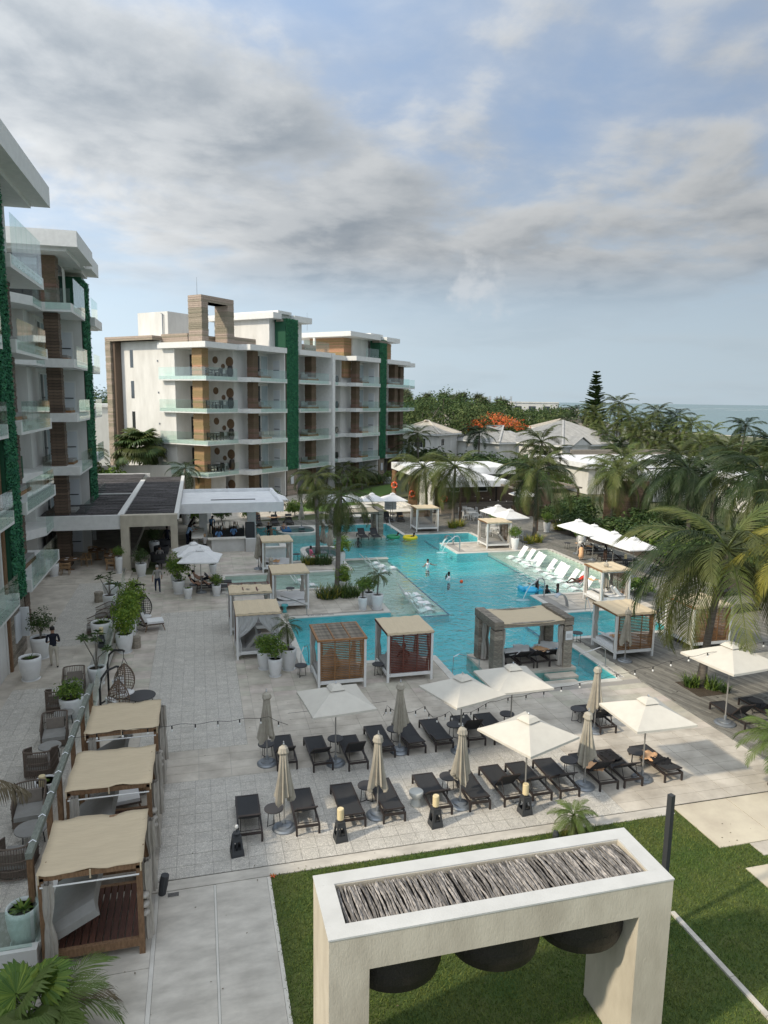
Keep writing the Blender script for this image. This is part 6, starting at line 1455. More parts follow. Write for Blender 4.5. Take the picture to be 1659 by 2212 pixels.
# ---- palm fronds
def frond(L, n, arc, ll, wl_, m, seed, hang=.5, stalk=.18, name='frond', blow=0.0):
    q = random.Random(seed); b = MB(); pts = []; e = 0.0; x = z = 0; K = 12
    for i in range(K+1): pts.append(Vector((x,.0+blow*(i/K)**2*L,z))); e -= arc/K*(.4+1.2*i/K); x += cos(e)*L/K; z += sin(e)*L/K
    b.tube(pts,[.035*L/3.5*(1-.85*i/K)+.004 for i in range(K+1)],4)
    def at(t): f = t*K; i = min(K-1,int(f)); return pts[i].lerp(pts[i+1],f-i), (pts[i+1]-pts[i]).normalized()
    for k in range(n):
        t = stalk+(1-stalk)*(k+.5)/n; p, tg = at(t); l = ll*(sin(pi*min(1,.18+.82*(t-stalk)/(1-stalk)))**.6+.12)*q.uniform(.85,1.1); sd = Vector((0,1,0)); up = sd.cross(tg)*-1
        for s_ in (-1,1):
            fw = .55+.5*t; d = (sd*s_*(1-.25*t) + tg*fw - Vector((0,0,1))*hang*q.uniform(.25,.8) + up*.18).normalized(); dn_ = Vector((0,0,-1))
            p1 = p + d*l*.45; d2 = (d + dn_*hang*q.uniform(.7,1.5)).normalized(); p2 = p1 + d2*l*.35; d3 = (d2+dn_*hang*1.2).normalized(); p3 = p2 + d3*l*.28; wv = tg*wl_/2
            o = len(b.v); b.v += [tuple(p-wv*.5),tuple(p+wv*.5),tuple(p1+wv),tuple(p1-wv),tuple(p2+wv*.7),tuple(p2-wv*.7),tuple(p3)]
            b.f += [(o,o+1,o+2,o+3),(o+3,o+2,o+4,o+5),(o+5,o+4,o+6)]; b.m += [0,0,0]
    return b.mesh(name, m)
FR = {'coco': [frond(4.0,48,1.5,.95,.056,M['frond'],s_,.55,blow=bl_) for s_,bl_ in ((1,.05),(2,-.06),(3,.1),(4,-.1))],
      'cocod': [frond(4.0,48,1.75,.95,.056,M['frond_dark'],s_,.8) for s_ in (5,6)],
      'cocoy': [frond(4.2,48,1.6,1.0,.06,M['frond_yellow'],s_,.75) for s_ in (7,8)],
      'queen': [frond(2.9,44,2.15,.62,.035,M['frond'],s_,1.0) for s_ in (9,10,11)],
      'queend': [frond(2.7,36,2.8,.6,.03,M['frond_dead'],12,1.5)],
      'bright': [frond(1.9,30,1.5,.5,.045,M['frond_bright'],s_,.5) for s_ in (13,14)],
      'far': [frond(4.0,22,1.35,.95,.13,M['frond'],s_,.5) for s_ in (15,16,17)], 'fard': [frond(4.0,22,1.7,.95,.13,M['frond_dark'],s_,.7) for s_ in (18,19)]}
PYG = [frond(.95,24,1.5,.26,.02,M['frond'],s_,.6) for s_ in (20,21)]
def palm_parts(P, base, H, tr, fr, nf, sc, lean=.3, trunk_m='bark_palm', wind=0.0, e0=1.15, e1=-.75, dead=None, az_lean=None, crown=True):
    a = az_lean if az_lean is not None else rnd.uniform(0,6.3); n = 9; bx,by,bz = base
    pts = [(bx+lean*(t**1.6)*cos(a), by+lean*(t**1.6)*sin(a), bz+H*t) for t in [i/n for i in range(n+1)]]
    rr = [tr*(1.45 if i == 0 else 1.1 if i == 1 else 1-.25*i/n) for i in range(n+1)]; MB().tube(pts,rr,9).build('trunk', M[trunk_m], P, smooth=True)
    top = pts[-1]; g0 = 2.399963
    for i in range(nf):
        t = (i+.5)/nf; el = e0+(e1-e0)*t**.85 + rnd.uniform(-.12,.12); az = i*g0+rnd.uniform(-.25,.25); az += wind*sin(pi-az)*.9
        s_ = sc*rnd.uniform(.85,1.08)*(1.0 if t > .15 else .8)
        o = ob('frond', fr[i%len(fr)], P, (top[0],top[1],top[2]+.05*(1-t)), (rnd.uniform(-.35,.35),-el,az), s_)
    return top
def palm(label, x, y, H, kind, nf, sc, tr=.15, z=0, group=None, **k):
    P = thing('palm_tree', label, 'palm tree', (x,y,z), 0, group); palm_parts(P,(0,0,0),H,tr,FR[kind] if isinstance(kind,str) else kind,nf,sc,**k); return P
def nuts(P, top):
    b = MB()
    for k in range(6): a = k*1.05; b.lathe([(0,-.12),(.1,-.06),(.11,.02),(0,.12)],7,0,Matrix.Translation((top[0]+.25*cos(a),top[1]+.25*sin(a),top[2]-.25)))
    b.build('coconuts', M['leaf'], P, smooth=True)
q1 = palm('slender pool palm with a shaggy grey-green crown, nearer of two on the pool islands',8.33,43.1,6.0,'queen',26,1.0,.17,lean=.15,e1=-1.1,wind=.2)
for k,(az,e) in enumerate(((0.1,-1.0),(3.6,-1.1),(.5,-1.2),(5.0,-1.1))): ob('frond', FR['queend'][0], q1, (.05,.05,5.85), (0,-e,az))
q2 = palm('pool palm with a drooping crown, farther of two on the pool islands',8.83,53.8,6.0,'queen',26,1.0,.17,lean=.2,e1=-1.1,wind=.2)
for k,(az,e) in enumerate(((3.4,-.8),(2.9,-1.0),(4.2,-1.1))): ob('frond', FR['queend'][0], q2, (.0,.1,5.9), (0,-e,az))
b1 = palm('big coconut palm on the near deck at the right',20.75,24.7,6.0,FR['coco']+FR['cocod'][:1],23,1.3,.17,lean=.55,az_lean=R(-25),wind=.55,e1=-.65)
palm('coconut palm on the deck behind the cabana with grey cushions',28.69,56.6,6.0,FR['coco']+FR['cocod'],25,1.2,.17,lean=.3,wind=.5)
palm('coconut palm beside the white deck tables',24.1,65.05,5.6,FR['coco'],24,1.15,.15,lean=.3,wind=.5)
palm('coconut palm against the white wall of the changing rooms',22.85,69.5,5.2,FR['coco'],22,1.1,.15,lean=.4,az_lean=pi,wind=.4)
palm('coconut palm with pale new fronds before the white villa roof',37.8,59.0,5.6,FR['coco']+[FR['bright'][0]],24,1.2,.16,lean=.3,wind=.5)
palm('dark wind-swept coconut palm before the second villa roof',38.5,48.8,6.8,FR['cocod'],25,1.35,.17,lean=.5,wind=.8,az_lean=pi)
palm('tall dark coconut palm standing over the big deck palm',36.0,39.6,7.6,FR['cocod']+FR['coco'][:1],25,1.35,.18,lean=.6,wind=.5)
palm('coconut palm whose crown leans in from the right edge, behind the one painted sun-yellow',33.0,32.0,5.6,FR['coco'],22,1.25,.17,lean=.4,wind=.5)
yl = palm('coconut palm with sunlight painted yellow into its fronds, reaching in from the right edge',23.5,21.3,6.7,FR['cocoy']+[FR['coco'][0]],15,1.08,.17,lean=.3,wind=.5,e0=.9,e1=-.55)
palm('low bright green palm at the right edge above the lawn',17.45,17.2,1.6,'bright',22,.8,.10,lean=.1,e1=-.3)
pp_ = palm('little feathery palm at the lawn edge behind the stone arch',9.9,16.3,.6,'bright',24,.42,.09,lean=.03,e1=-.2)
for k in range(6): ob('frond', FR['cocoy'][k%2], pp_, (0,0,.4), (0,.35,k*1.05), .16)
palm('dead-fronded palm at the left edge over the terrace',-7.4,17.2,4.6,FR['queend'],10,1.15,.15,lean=.3,e0=.3,e1=-.9)
ob('frond', frond(3.2,50,.75,.75,.05,M['frond_dead'],31,1.6), bpy.data.objects['palm_tree'] if False else thing('palm_frond','brown dead palm frond hanging in from the left edge','palm frond',(-7.2,17.4,3.3)), (0,0,0), (0,-.02,R(6)))
# fan palm in the near left corner
def fan_leaf(r, n, m, seed, fold=.35, tipdrop=.25):
    q = random.Random(seed); b = MB()
    for k in range(n):
        a = R(-125)+R(250)*k/(n-1); l = r*(.75+.25*cos(a*.6))*q.uniform(.9,1.05); w = r*.075; d = Vector((cos(a),sin(a),0)); s_ = Vector((-sin(a),cos(a),0)); dz = fold*.1*q.uniform(.3,1)
        p0 = d*.02; p1 = d*l*.55+Vector((0,0,.12*r)); p2 = d*l*.85+Vector((0,0,.05*r-tipdrop*.2*r)); p3 = d*l+Vector((0,0,-tipdrop*r*q.uniform(.5,1.2)))
        for sg in (-1,1):
            o = len(b.v); up = Vector((0,0,.025)); b.v += [tuple(p0),tuple(p1+up),tuple(p1+s_*w*sg),tuple(p2+up*.5),tuple(p2+s_*w*.7*sg),tuple(p3)]; b.f += [(o,o+1,o+2) if sg<0 else (o,o+2,o+1),(o+2,o+1,o+3,o+4),(o+4,o+3,o+5)]; b.m += [0,0,0]
    return b.mesh('fan_leaf', m)
FAN = [fan_leaf(.85,34,M['frond_bright'],1), fan_leaf(.8,32,M['leaf'],2), fan_leaf(.7,28,M['frond_dead'],3,tipdrop=.6)]
FAND = [fan_leaf(.85,30,M['leaf_dark'],4), fan_leaf(.85,30,M['frond'],5)]
def fan_palm(label, x, y, H, fans, n, sc, z=0):
    P = thing('fan_palm', label, 'fan palm', (x,y,z)); MB().tube([(0,0,0),(.03,.02,H*.5),(0,0,H)],[.16,.13,.11],9).build('trunk', M['bark'], P)
    for i in range(n):
        t = i/n; el = 1.3-1.7*t+rnd.uniform(-.15,.15); az = i*2.4+rnd.uniform(-.2,.2); L_ = .65*sc; d = Vector((cos(el)*cos(az),cos(el)*sin(az),sin(el)))
        o = ob('fan_leaf', fans[i%len(fans)], P, tuple(d*L_+Vector((0,0,H))), (rnd.uniform(-.3,.3),-el+.45,az), sc); st_ = MB().tube([(0,0,H),tuple(d*L_*.6+Vector((0,0,H+.05))),tuple(d*L_+Vector((0,0,H)))],.014,4).build('leaf_stalk', M['leaf'], P)
    return P
fan_palm('bright green fan palm in the near left corner',-3.25,12.55,.75,FAN[:2]+FAN[:2]+[FAN[2]],9,.8)
cf = palm('feathery bright palm in the near left corner beside the fan palm',-3.0,12.6,.75,[frond(1.5,34,1.5,.55,.035,M['frond_bright'],s_,.55) for s_ in (61,62)],15,1.0,.1,lean=.05,e1=-.3)
ob('frond', frond(1.5,34,1.9,.5,.03,M['frond_dead'],63,1.0), cf, (0,0,.78), (0,-.5,.35))
fan_palm('dark green fan palm behind the twig-roofed restaurant',-6.5,84.5,5.8,FAND,26,2.3)
palm('drooping palm left of the dark fan palm behind the restaurant',-11.5,83,5.8,FR['coco'],16,.75,.14); palm('drooping palm at the corner of the far hotel block',-1.5,80.5,4.2,FR['cocod'],14,.75,.14); palm('second drooping palm left of the dark fan palm',-14,86,5.2,FR['cocod'],14,.7,.14)
# small palms before the far hotel block
for i,(x,y,h,lb) in enumerate(((16.6,94.0,2.2,'leftmost'),(18.6,90.6,1.9,'second from the left'),(21.2,92.5,2.4,'third from the left'),(19.0,95.5,2.6,'rearmost'),(22.5,96.0,2.2,'rightmost'))): palm('small arching palm in the bed before the far hotel block, '+lb,x,y,h,FR['bright']+FR['far'][:1] if i==1 else FR['far'],15,.62 if i != 1 else .8,.12,group='small palms before the far hotel')
palm('little palm in a pot by the far hotel entrance',25.6,98.0,1.3,FR['far'],12,.35,.1)
# background palms along the shore
BG = [((902,932),112,.85),((880,955),108,.8),((1032,930),118,1.0),((1158,948),84,1.05),((1278,886),142,1.15),((1327,868),142,1.3),((1238,886),152,1.1),((1352,896),132,1.1),((1373,912),112,1.0),((1409,886),142,1.1),((1455,896),132,1.1),((1370,935),97,1.15),
      ((1491,912),112,1.0),((1532,928),112,.95),((1594,915),122,1.1),((1465,938),92,1.0),((1512,955),84,1.05),((1420,945),104,1.0),((1655,948),78,1.0),((1300,930),125,1.0),((1330,905),134,1.0),((1290,905),140,1.0),((1440,915),122,1.0),((1560,965),78,1.0),((1480,970),74,.9),((1600,985),70,1.0),((1215,905),150,1.0),((1255,930),130,.9),((1395,905),128,1.0),((1640,985),64,.9),((1340,955),92,.9)]
rr_ = random.Random(21)
FCROWN = []
for s_ in range(4):
    b = MB()
    for i in range(20):
        t = (i+.5)/20; el = 1.2-1.85*t+rr_.uniform(-.15,.15); az = i*2.4+rr_.uniform(-.3,.3); az += .45*sin(pi-az); me = FR['far' if rr_.random() < .7 else 'fard'][i%2]
        Mx = Matrix.Rotation(az,4,'Z') @ Matrix.Rotation(-el,4,'Y') @ Matrix.Rotation(rr_.uniform(-.3,.3),4,'X') @ Matrix.Scale(rr_.uniform(.85,1.05),4)
        b.add([tuple(v.co) for v in me.vertices],[tuple(p.vertices) for p in me.polygons],0,Mx)
    FCROWN.append(b.mesh('crown', M['frond'] if s_ != 2 else M['frond_dark']))
F_,A_ = 1534.0, R(14.7)
PLACE = [('left of the cream roofed house',0)]
desc = ['beside the two-storey house','lower, beside the two-storey house','against the orange flowering tree','rising before the grey tiled roof','below the tall spire-shaped pine','tallest and darkest of the shore row','left of the spire-shaped pine','right of the tallest shore palm','before the open sea, small','windblown against the horizon','second windblown one against the horizon','broad one right of the grey roof','with its top just under the horizon','short one before the sea','standing alone before the jetty','in the thick of the grove','near the second villa parapet','in the middle of the grove','cut by the right edge','behind the grey tiled roof','between the tall shore palms','at the foot of the spire-shaped pine','right of the middle of the shore row','nearest the second villa','just behind the first villa parapet','right of the second villa parapet','far one left of the pine','beside the grey roof ridge','low in the shore row','low at the right edge','behind the long villa parapet']
for i,((dx,dy),dist,sc) in enumerate(BG):
    nd = max(dist, 120 if 1180 < dx < 1500 else 97 if dx >= 1500 else dist); sc = min(1.2, sc*(nd/dist)**.5)*.92; dist = nd
    lat = (dx-829.5)/F_*dist; hz_ = 863.2+.0144*(dx-829.5); zt = 12-(dy-hz_)/F_*dist; X = lat*cos(A_)+dist*sin(A_); Y = -lat*sin(A_)+dist*cos(A_)
    P = thing('palm_tree','coconut palm of the shore grove, '+desc[i],'palm tree',(round(X,1),round(Y,1),-.3),rr_.uniform(0,6),'coconut palms of the shore grove')
    ln = rr_.uniform(-.8,.8); MB().tube([(0,0,0),(ln*.3,0,zt*.5),(ln,0,zt)],[.22,.17,.13],7).build('trunk', M['bark_palm'], P); ob('crown', FCROWN[i%4], P, (ln,0,zt), (0,0,rr_.uniform(0,6)*0-P.rotation_euler.z), sc)
for i,(x,y,h,sc,lb) in enumerate(((44,67,6.2,1.0,'left of the second villa'),(47.5,60,5.2,1.1,'right of the brown board wall'),(45,54,5.6,1.05,'behind the third pool deck parasol'),(52,53,6.4,1.1,'in front of the second villa'),(44,46,5.0,1.1,'behind the nearest pool deck parasol'),(51,44,6.8,1.1,'towering before the second villa'),(58,50,6.6,1.1,'at the right edge before the second villa'),(56,73,6.0,1.0,'between the two villas'),(50,74,5.0,.95,'at the porch of the long villa'),(40,76,5.4,1.0,'right of the changing rooms'))):
    P = thing('palm_tree','coconut palm of the villa gardens, '+lb,'palm tree',(x,y,-.1),0,'coconut palms of the villa gardens'); ln = rr_.uniform(-.7,.7); MB().tube([(0,0,0),(ln*.3,0,h*.5),(ln,0,h)],[.22,.17,.13],7).build('trunk', M['bark_palm'], P); ob('crown', FCROWN[i%4], P, (ln,0,h), (0,0,rr_.uniform(-.8,.8)), sc)
# ---- shrubs, hedges, ground cover
UND = [leaf_mesh('foliage',1500,1,1,.8,.2,M['leaf_dark'],41,zmin=-.3), leaf_mesh('foliage',1500,1,1,.8,.22,M['leaf'],42,zmin=-.3), leaf_mesh('foliage',1300,1,1,.8,.26,M['leaf_far'],43,zmin=-.3)]
def shrub(label, x, y, sx, sy, sz, k=0, z=0, group=None, name='shrub'):
    P = thing(name, label, 'shrub', (x,y,z), rr_.uniform(0,6), group); ob('foliage', UND[k], P, (0,0,sz*.75), (0,0,0), (sx,sy,sz)); ob('stem', STEM, P, (0,0,0), (0,0,0), (1.5,1.5,sz)); return P
for i,(x,y,sx,sz,k,lb) in enumerate(((33.5,57.5,1.8,1.8,0,'behind the potted shrub at the deck corner'),(35.5,54.5,2.0,1.9,0,'behind the first pool deck parasol'),(36.0,51.0,2.0,1.8,0,'behind the second pool deck parasol'),(36.0,47.5,1.9,1.8,1,'behind the third pool deck parasol'),(36.5,44.0,1.9,2.0,0,'behind the nearest pool deck parasol'),(34.8,61.0,2.0,2.2,0,'against the brown board wall'),(37,64,2.2,2.4,0,'right of the deck bar'),(34.5,64,1.6,1.6,0,'below the deck bar posts'),(37.0,38.0,2.2,2.2,0,'behind the big deck palm'),(35.5,34.0,2.0,2.0,1,'at the right edge behind the deck'),(34.0,29.5,2.0,2.0,0,'at the right edge beyond the open cabana'),(27.0,38.4,.9,.9,1,'beside the sun shelf cabana'),(39.5,56,2.2,2.2,0,'behind the brown board wall'),(40,51,2.6,2.4,0,'dark one between the villas'))): shrub('leafy shrub along the back of the deck, '+lb,x,y,sx*.9,sx*.9,sz*.72,k,0,'shrubs along the deck')
for i,(x,y,sx,sz,k,lb) in enumerate(((41,92,4,3.2,2,'behind the changing rooms'),(47,100,5,3.5,0,'below the two-storey house'),(43,105,5,4,0,'at the corner of the two-storey house'),(52,98,4,3.0,2,'left of the villa roof'),(38,100,4,3.4,0,'beyond the far hotel block'),(36,110,5,4.2,2,'left of the two-storey house'),(58,112,5,4.0,0,'under the grey tiled wing'),(46,88,3.5,2.8,1,'left of the long villa'),(52,104,4,3.6,0,'before the grey tiled wing'),(78,100,6,4,2,'behind the villa parapet'),(90,96,6,4,0,'under the grove, left part'),(100,84,6,3.6,2,'under the grove, middle part'),(96,70,6,3.4,0,'under the grove behind the second villa'),(104,62,6,3.2,2,'under the grove at the right edge'),(84,112,7,4.5,0,'right of the grey roof'),(110,104,7,3.6,2,'between grove and beach'),(100,120,8,4.5,0,'below the tall shore palms'),(120,130,8,4,2,'at the beach edge'))): shrub('broad dark green bush '+lb,x,y,sx*.8,sx*.8,sz*.62,k,0,'bushes of the gardens beyond')
for i,(x,y,lb) in enumerate(((-.5,69.8,'left of the bar back counter'),(2.0,70.5,'behind the bar counter'),(4.8,71,'behind the bar fridge'),(7.4,71.5,'at the corner of the bar roof'),(9.5,72.5,'right of the bar roof'),(11.8,74,'behind the far white parasols'),(22.6,98.5,'below the second green wall'),(24.5,97.5,'beside the far hotel entrance'),(14.6,92.5,'behind the leftmost small palm'))): shrub('rounded green shrub of the hotel garden, '+lb,x,y,.9,.9,1.0 if i != 3 else 1.7,(1,0)[i%2],0,'garden shrubs')
def strappy(label, x, y, r, n, l, mats, z=0, name='strap_plant', group=None):
    P = thing(name, label, 'plant', (x,y,z), 0, group)
    for mi, m in enumerate(mats):
        b = MB()
        for i in range(n//len(mats)):
            a = rnd.uniform(0,6.3); d = r*math.sqrt(rnd.random()); blade(b,(d*cos(a),d*sin(a),0),rnd.uniform(0,6.3),rnd.uniform(.05,.75),l*rnd.uniform(.6,1.2),.055)
        b.build('leaves', M[m], P)
    return P
strappy('dense strap-leaved bed round the nearer pool palm, left half',7.5,41.6,.75,260,.95,('leaf_dark','leaf_dark','leaf_yellow')); strappy('dense strap-leaved bed round the nearer pool palm, right half',8.7,41.6,.7,260,.95,('leaf_dark','leaf','leaf_dark'))
strappy('strap-leaved bed round the farther pool palm, yellow half',7.6,50.6,.5,160,.8,('leaf_yellow','leaf_dark')); strappy('strap-leaved bed round the farther pool palm, green half',8.6,50.5,.7,240,.95,('leaf_dark','leaf_dark'))
strappy('dark strappy plants round the near deck palm, left of its trunk',20.25,24.7,.3,110,.7,('leaf_dark','leaf')); strappy('dark strappy plants round the near deck palm, right of its trunk',20.95,24.25,.3,100,.65,('leaf_dark','leaf')); strappy('small strappy tuft at the corner of the near deck bed',21.2,23.8,.15,50,.5,('leaf_dark',)); strappy('dark strappy plants at the right edge of the deck',20.9,19.0,.5,150,.8,('leaf_dark','leaf'))
bd = thing('planting_bed','square soil bed cut into the deck round the near palm','planting bed',(20.6,24.5,.0)); MB().box(-.75,-.85,0,.75,.75,.02).build('soil', M['soil'], bd)
for x,y,lb in ((23.3,62.9,'beside the sofa cabana'),(24.3,63.6,'under the coconut palm by the deck tables'),(27.2,54.6,'left of the deck palm trunk'),(28.2,54.9,'right of the deck palm trunk'),(33.0,60.2,'behind the tall pot at the deck corner'),(34.4,58.8,'right of the tall pot at the deck corner'),(36,58,'at the foot of the pale-fronded palm')): strappy('yellow croton clump '+lb,x,y,.4,120,.85,('leaf_yellow','leaf_yellow','leaf'),name='croton',group='yellow crotons on the deck')
for i in range(9): strappy('yellow-green hedge plant of the garden lawn border, %s from the left' % ORD[i],14.5+i*1.35,88.4+i*1.32,.5,60,.9,('leaf_yellow','leaf'),name='border_plant',group='lawn border plants')
# ---- pots
potted('white pot with a round bush, left of the potted palm by the orange slatted cabana',2.62,30.7,'bush',.33,.8,ph=.42,pw=.85); potted('white pot with a big round bush, in front of the potted palm',3.0,29.75,'bush',.32,.8,ph=.6,pw=1.15)
potted('white pot with a feathery dwarf palm by the orange slatted cabana',3.66,30.4,'pygmy',.36,.95,ph=1.15,pw=1.0)
potted('white pot with a clipped tree on the pool island, left one',8.94,38.6,'bush',.28,.72,ph=.85,pw=.9); potted('white pot with a dwarf palm at the corner of the pool island',9.8,38.6,'pygmy',.36,.85,ph=1.25,pw=.9); potted('white pot with a bush behind the dwarf palm',9.55,39.7,'bush',.32,.7,ph=.55,pw=1.0)
potted('white pot with a round lime bush at the back of the pool island',8.7,43.0,'lime',.30,.6,ph=.55,pw=1.0); potted('tall white pot with a bright yellow-green bush behind the palm trunk',9.8,49.15,'lime',.24,1.15,ph=.55,pw=1.15)
potted('tall white pot with a glossy bush beside the cabana with grey cushions',24.95,52.6,'bush',.34,.95,ph=.5,pw=1.05); potted('white pot with a bush at the deck corner by the light post',31.3,59.3,'bush',.34,.9,ph=.5,pw=1.1); potted('white pot with a bush under the first pool deck parasol',30.9,52.4,'bush',.4,1.0,ph=.4,pw=1.2); potted('dark potted bush behind the far pad cabana',26.8,61.2,'bush',.3,.7,ph=.4,pw=1.0)
potted('white pot with a leafy bush left of the two sunbathers',-1.4,44.3,'bush',.38,.8,ph=.8,pw=1.35); potted('tall white pot with a second leafy bush behind the first',-1.55,45.7,'bush',.36,.8,ph=.95,pw=1.3); potted('small white pot with a sprig in front of the sunbathers',-.83,43.1,'fern',.27,.62,pw=.7); potted('white pot with a feathery bush right of the sunbathers',.85,43.3,'bush',.27,.65,ph=.4,pw=.75); potted('white pot with a bush behind the sunbathers',.75,49.0,'bush',.27,.65,ph=.4,pw=.8)
potted('tall slim white pot with a bush at the restaurant column',-5.3,48.9,'bush',.24,1.1,z=.35,ph=.4,pw=.75); potted('white pot with a dark bush between the restaurant columns',-3.95,49.3,'dark',.36,.85,ph=.6,pw=1.1); potted('white pot half hidden behind the lowest balcony of the left wing',-9.3,48.9,'fern',.33,.8,z=.35)
potted('white pot with a small tree against the timber wall of the left wing',-7.05,33.3,'dark',.44,.95,z=.35,ph=.75,pw=1.1); potted('white pot with a low plant at the foot of the timber wall',-6.95,30.7,'fern',.44,.95,z=.35,pw=.8); potted('wide white pot with a sparse plant by the glass balustrade',-4.7,35.0,'fern',.5,.95,z=.35,pw=1.1)
potted('white pot with a ferny plant at the far end of the terrace',-5.25,43.4,'fern',.42,.7,z=.35,pw=1.2)
for i,y in enumerate((34.25,35.8,37.4,39.0)): potted('white pot with a bright green bush, %s in the row along the terrace edge' % ('nearest','second','third','farthest')[i],-3.62+.02*i,y,'lime',.40,.9,ph=.72,pw=1.2 if i else 1.1,group='row of white pots along the terrace edge')
potted('tall white pot behind the bar, left one',-1.3,69.3,'dark',.45,1.3,ph=.4,pw=1.0); potted('tall white pot behind the bar, right one',.6,69.6,'dark',.45,1.3,ph=.4,pw=1.0); potted('white pot with spiky leaves beside the sign board',17.4,69.6,'spiky',.38,.9,pw=1.0); potted('white trough pot by the far hotel entrance',26.5,99.5,'bush',.6,.9,ph=.35,pw=1.3)
potted('pale mint pot with a scrubby plant behind the glass of the terrace wall',-3.88,15.1,'fern',.34,.85,z=.35,m='pot_mint',pw=.8); potted('round white planter with a leafy plant between the rope armchairs',-4.75,26.7,'bush',.42,.7,z=.35,ph=.3,pw=.95); potted('empty-looking white pot beside the nearest armchairs',-4.55,21.1,'fern',.33,.5,z=.35,pw=.3)
potted('white pot with dark spiky leaves in the restaurant lounge',-3.5,56.5,'dark',.4,.9,ph=.6,pw=1.1)
# rubber plants with big round leaves on the terrace
def rubber(label, x, y, h):
    P = thing('rubber_plant', label, 'potted plant', (x,y,.35)); pot_parts(P,.36,.7); tips = []
    b = MB()
    for k in range(4): a = k*1.7; t = (.45*cos(a),.45*sin(a),h*(.62+.12*k)); tips.append(t); b.tube([(0,0,.6),(.1*cos(a),.1*sin(a),h*.5),t],[.03,.025,.018],5)
    b.build('stem', M['bark'], P); lm = MB()
    for i in range(7): a = i/7*2*pi; lm.add([(0,0,0),(.16*cos(a-.4),.16*sin(a-.4),.05),(.30*cos(a),.30*sin(a),.0),(.16*cos(a+.4),.16*sin(a+.4),.05)],[(0,1,2,3)])
    for i in range(5): a = i/5*2*pi+.5; lm.add([(0,0,.05),(.10*cos(a-.5),.10*sin(a-.5),.14),(.19*cos(a),.19*sin(a),.15),(.10*cos(a+.5),.10*sin(a+.5),.14)],[(0,1,2,3)])
    me = lm.mesh('leaf_cluster', M['leaf_dark'])
    for t in tips: ob('leaf_cluster', me, P, t, (rnd.uniform(-.4,.4),rnd.uniform(-.4,.4),rnd.uniform(0,6)), 1.15)
rubber('rubber plant with round leaf clusters above the hanging chairs',-4.25,29.6,2.3); rubber('rubber plant with round leaf clusters beside the tree-stump stool',-5.0,40.8,2.0)
# ---- trees of the gardens beyond
def tree(label, x, y, H, rx, rz, m, leaf, n, kind='tree', tr=.35, seed=1, cat='tree', group=None, flat=False):
    P = thing(kind, label, cat, (x,y,-.2), 0, group); th_ = H-rz; b = MB(); q = random.Random(seed)
    b.tube([(0,0,0),(.1,.1,th_*.5),(0,0,th_)],[tr,tr*.8,tr*.6],8)
    for k in range(7): a = k*.9; b.tube([(0,0,th_*.75),(rx*.3*cos(a),rx*.3*sin(a),th_+rz*.1),(rx*.75*cos(a),rx*.75*sin(a),th_+rz*q.uniform(.3,.9))],[tr*.5,tr*.35,tr*.12],6)
    b.build('trunk', M['bark'], P); ob('crown', leaf_mesh('crown',n,rx,rx,rz,leaf,M[m],seed,clump=26,spread=.20,lo=.5,zmin=-.35 if not flat else -.05), P, (0,0,th_+(rz*.15 if not flat else 0)))
    return P
def at_px(dx, dist): lat = (dx-829.5)/F_*dist; return lat*cos(A_)+dist*sin(A_), -lat*sin(A_)+dist*cos(A_)
for i,(dx,dist,H,rx,rz,m,leaf,n,lb) in enumerate(((945,168,13.5,11,6.5,'leaf_dark',.75,3600,'big dark dome-shaped tree beyond the houses'),(905,150,11.5,6,5,'leaf_far',.7,2200,'round tree beside the far hotel block'),(1000,180,11.5,9,5,'leaf_dark',.75,2400,'dark tree right of the dome-shaped one'),(1008,150,10.5,6.5,4.5,'leaf_far',.65,2400,'bright spreading tree behind the orange one'),(1042,158,11.5,7,4.5,'leaf_far',.65,2400,'green tree above the orange flowering one'),(1150,195,9.8,9,4,'leaf_far',.75,3000,'broad green tree before the distant white building'),(1185,185,10.3,7,4,'leaf_dark',.75,2200,'dark tree right of the distant white building'),(1205,170,10.5,6,4,'leaf_far',.7,1800,'low green tree left of the pine'),(870,140,10,5,4,'leaf_far',.65,1500,'leafy tree tucked behind the hotel corner'),(1062,225,10.5,8,4,'leaf_dark',.8,1800,'tree left of the scaffolding'))):
    x,y = at_px(dx,dist); tree(lb,x,y,H,rx,rz,m,leaf,n,seed=50+i)
x,y = at_px(1060,150); fl3 = tree('flamboyant tree covered in orange-red flowers',x,y,9.3,7.4,3.3,'leaf_far',.5,1500,'flamboyant_tree',.4,70,flat=True); ob('blossom', leaf_mesh('blossom',2600,7.0,6.4,2.8,.42,M['flower_red'],71,clump=20,spread=.13,lo=.72,zmin=.0), fl3, (0,0,6.5))
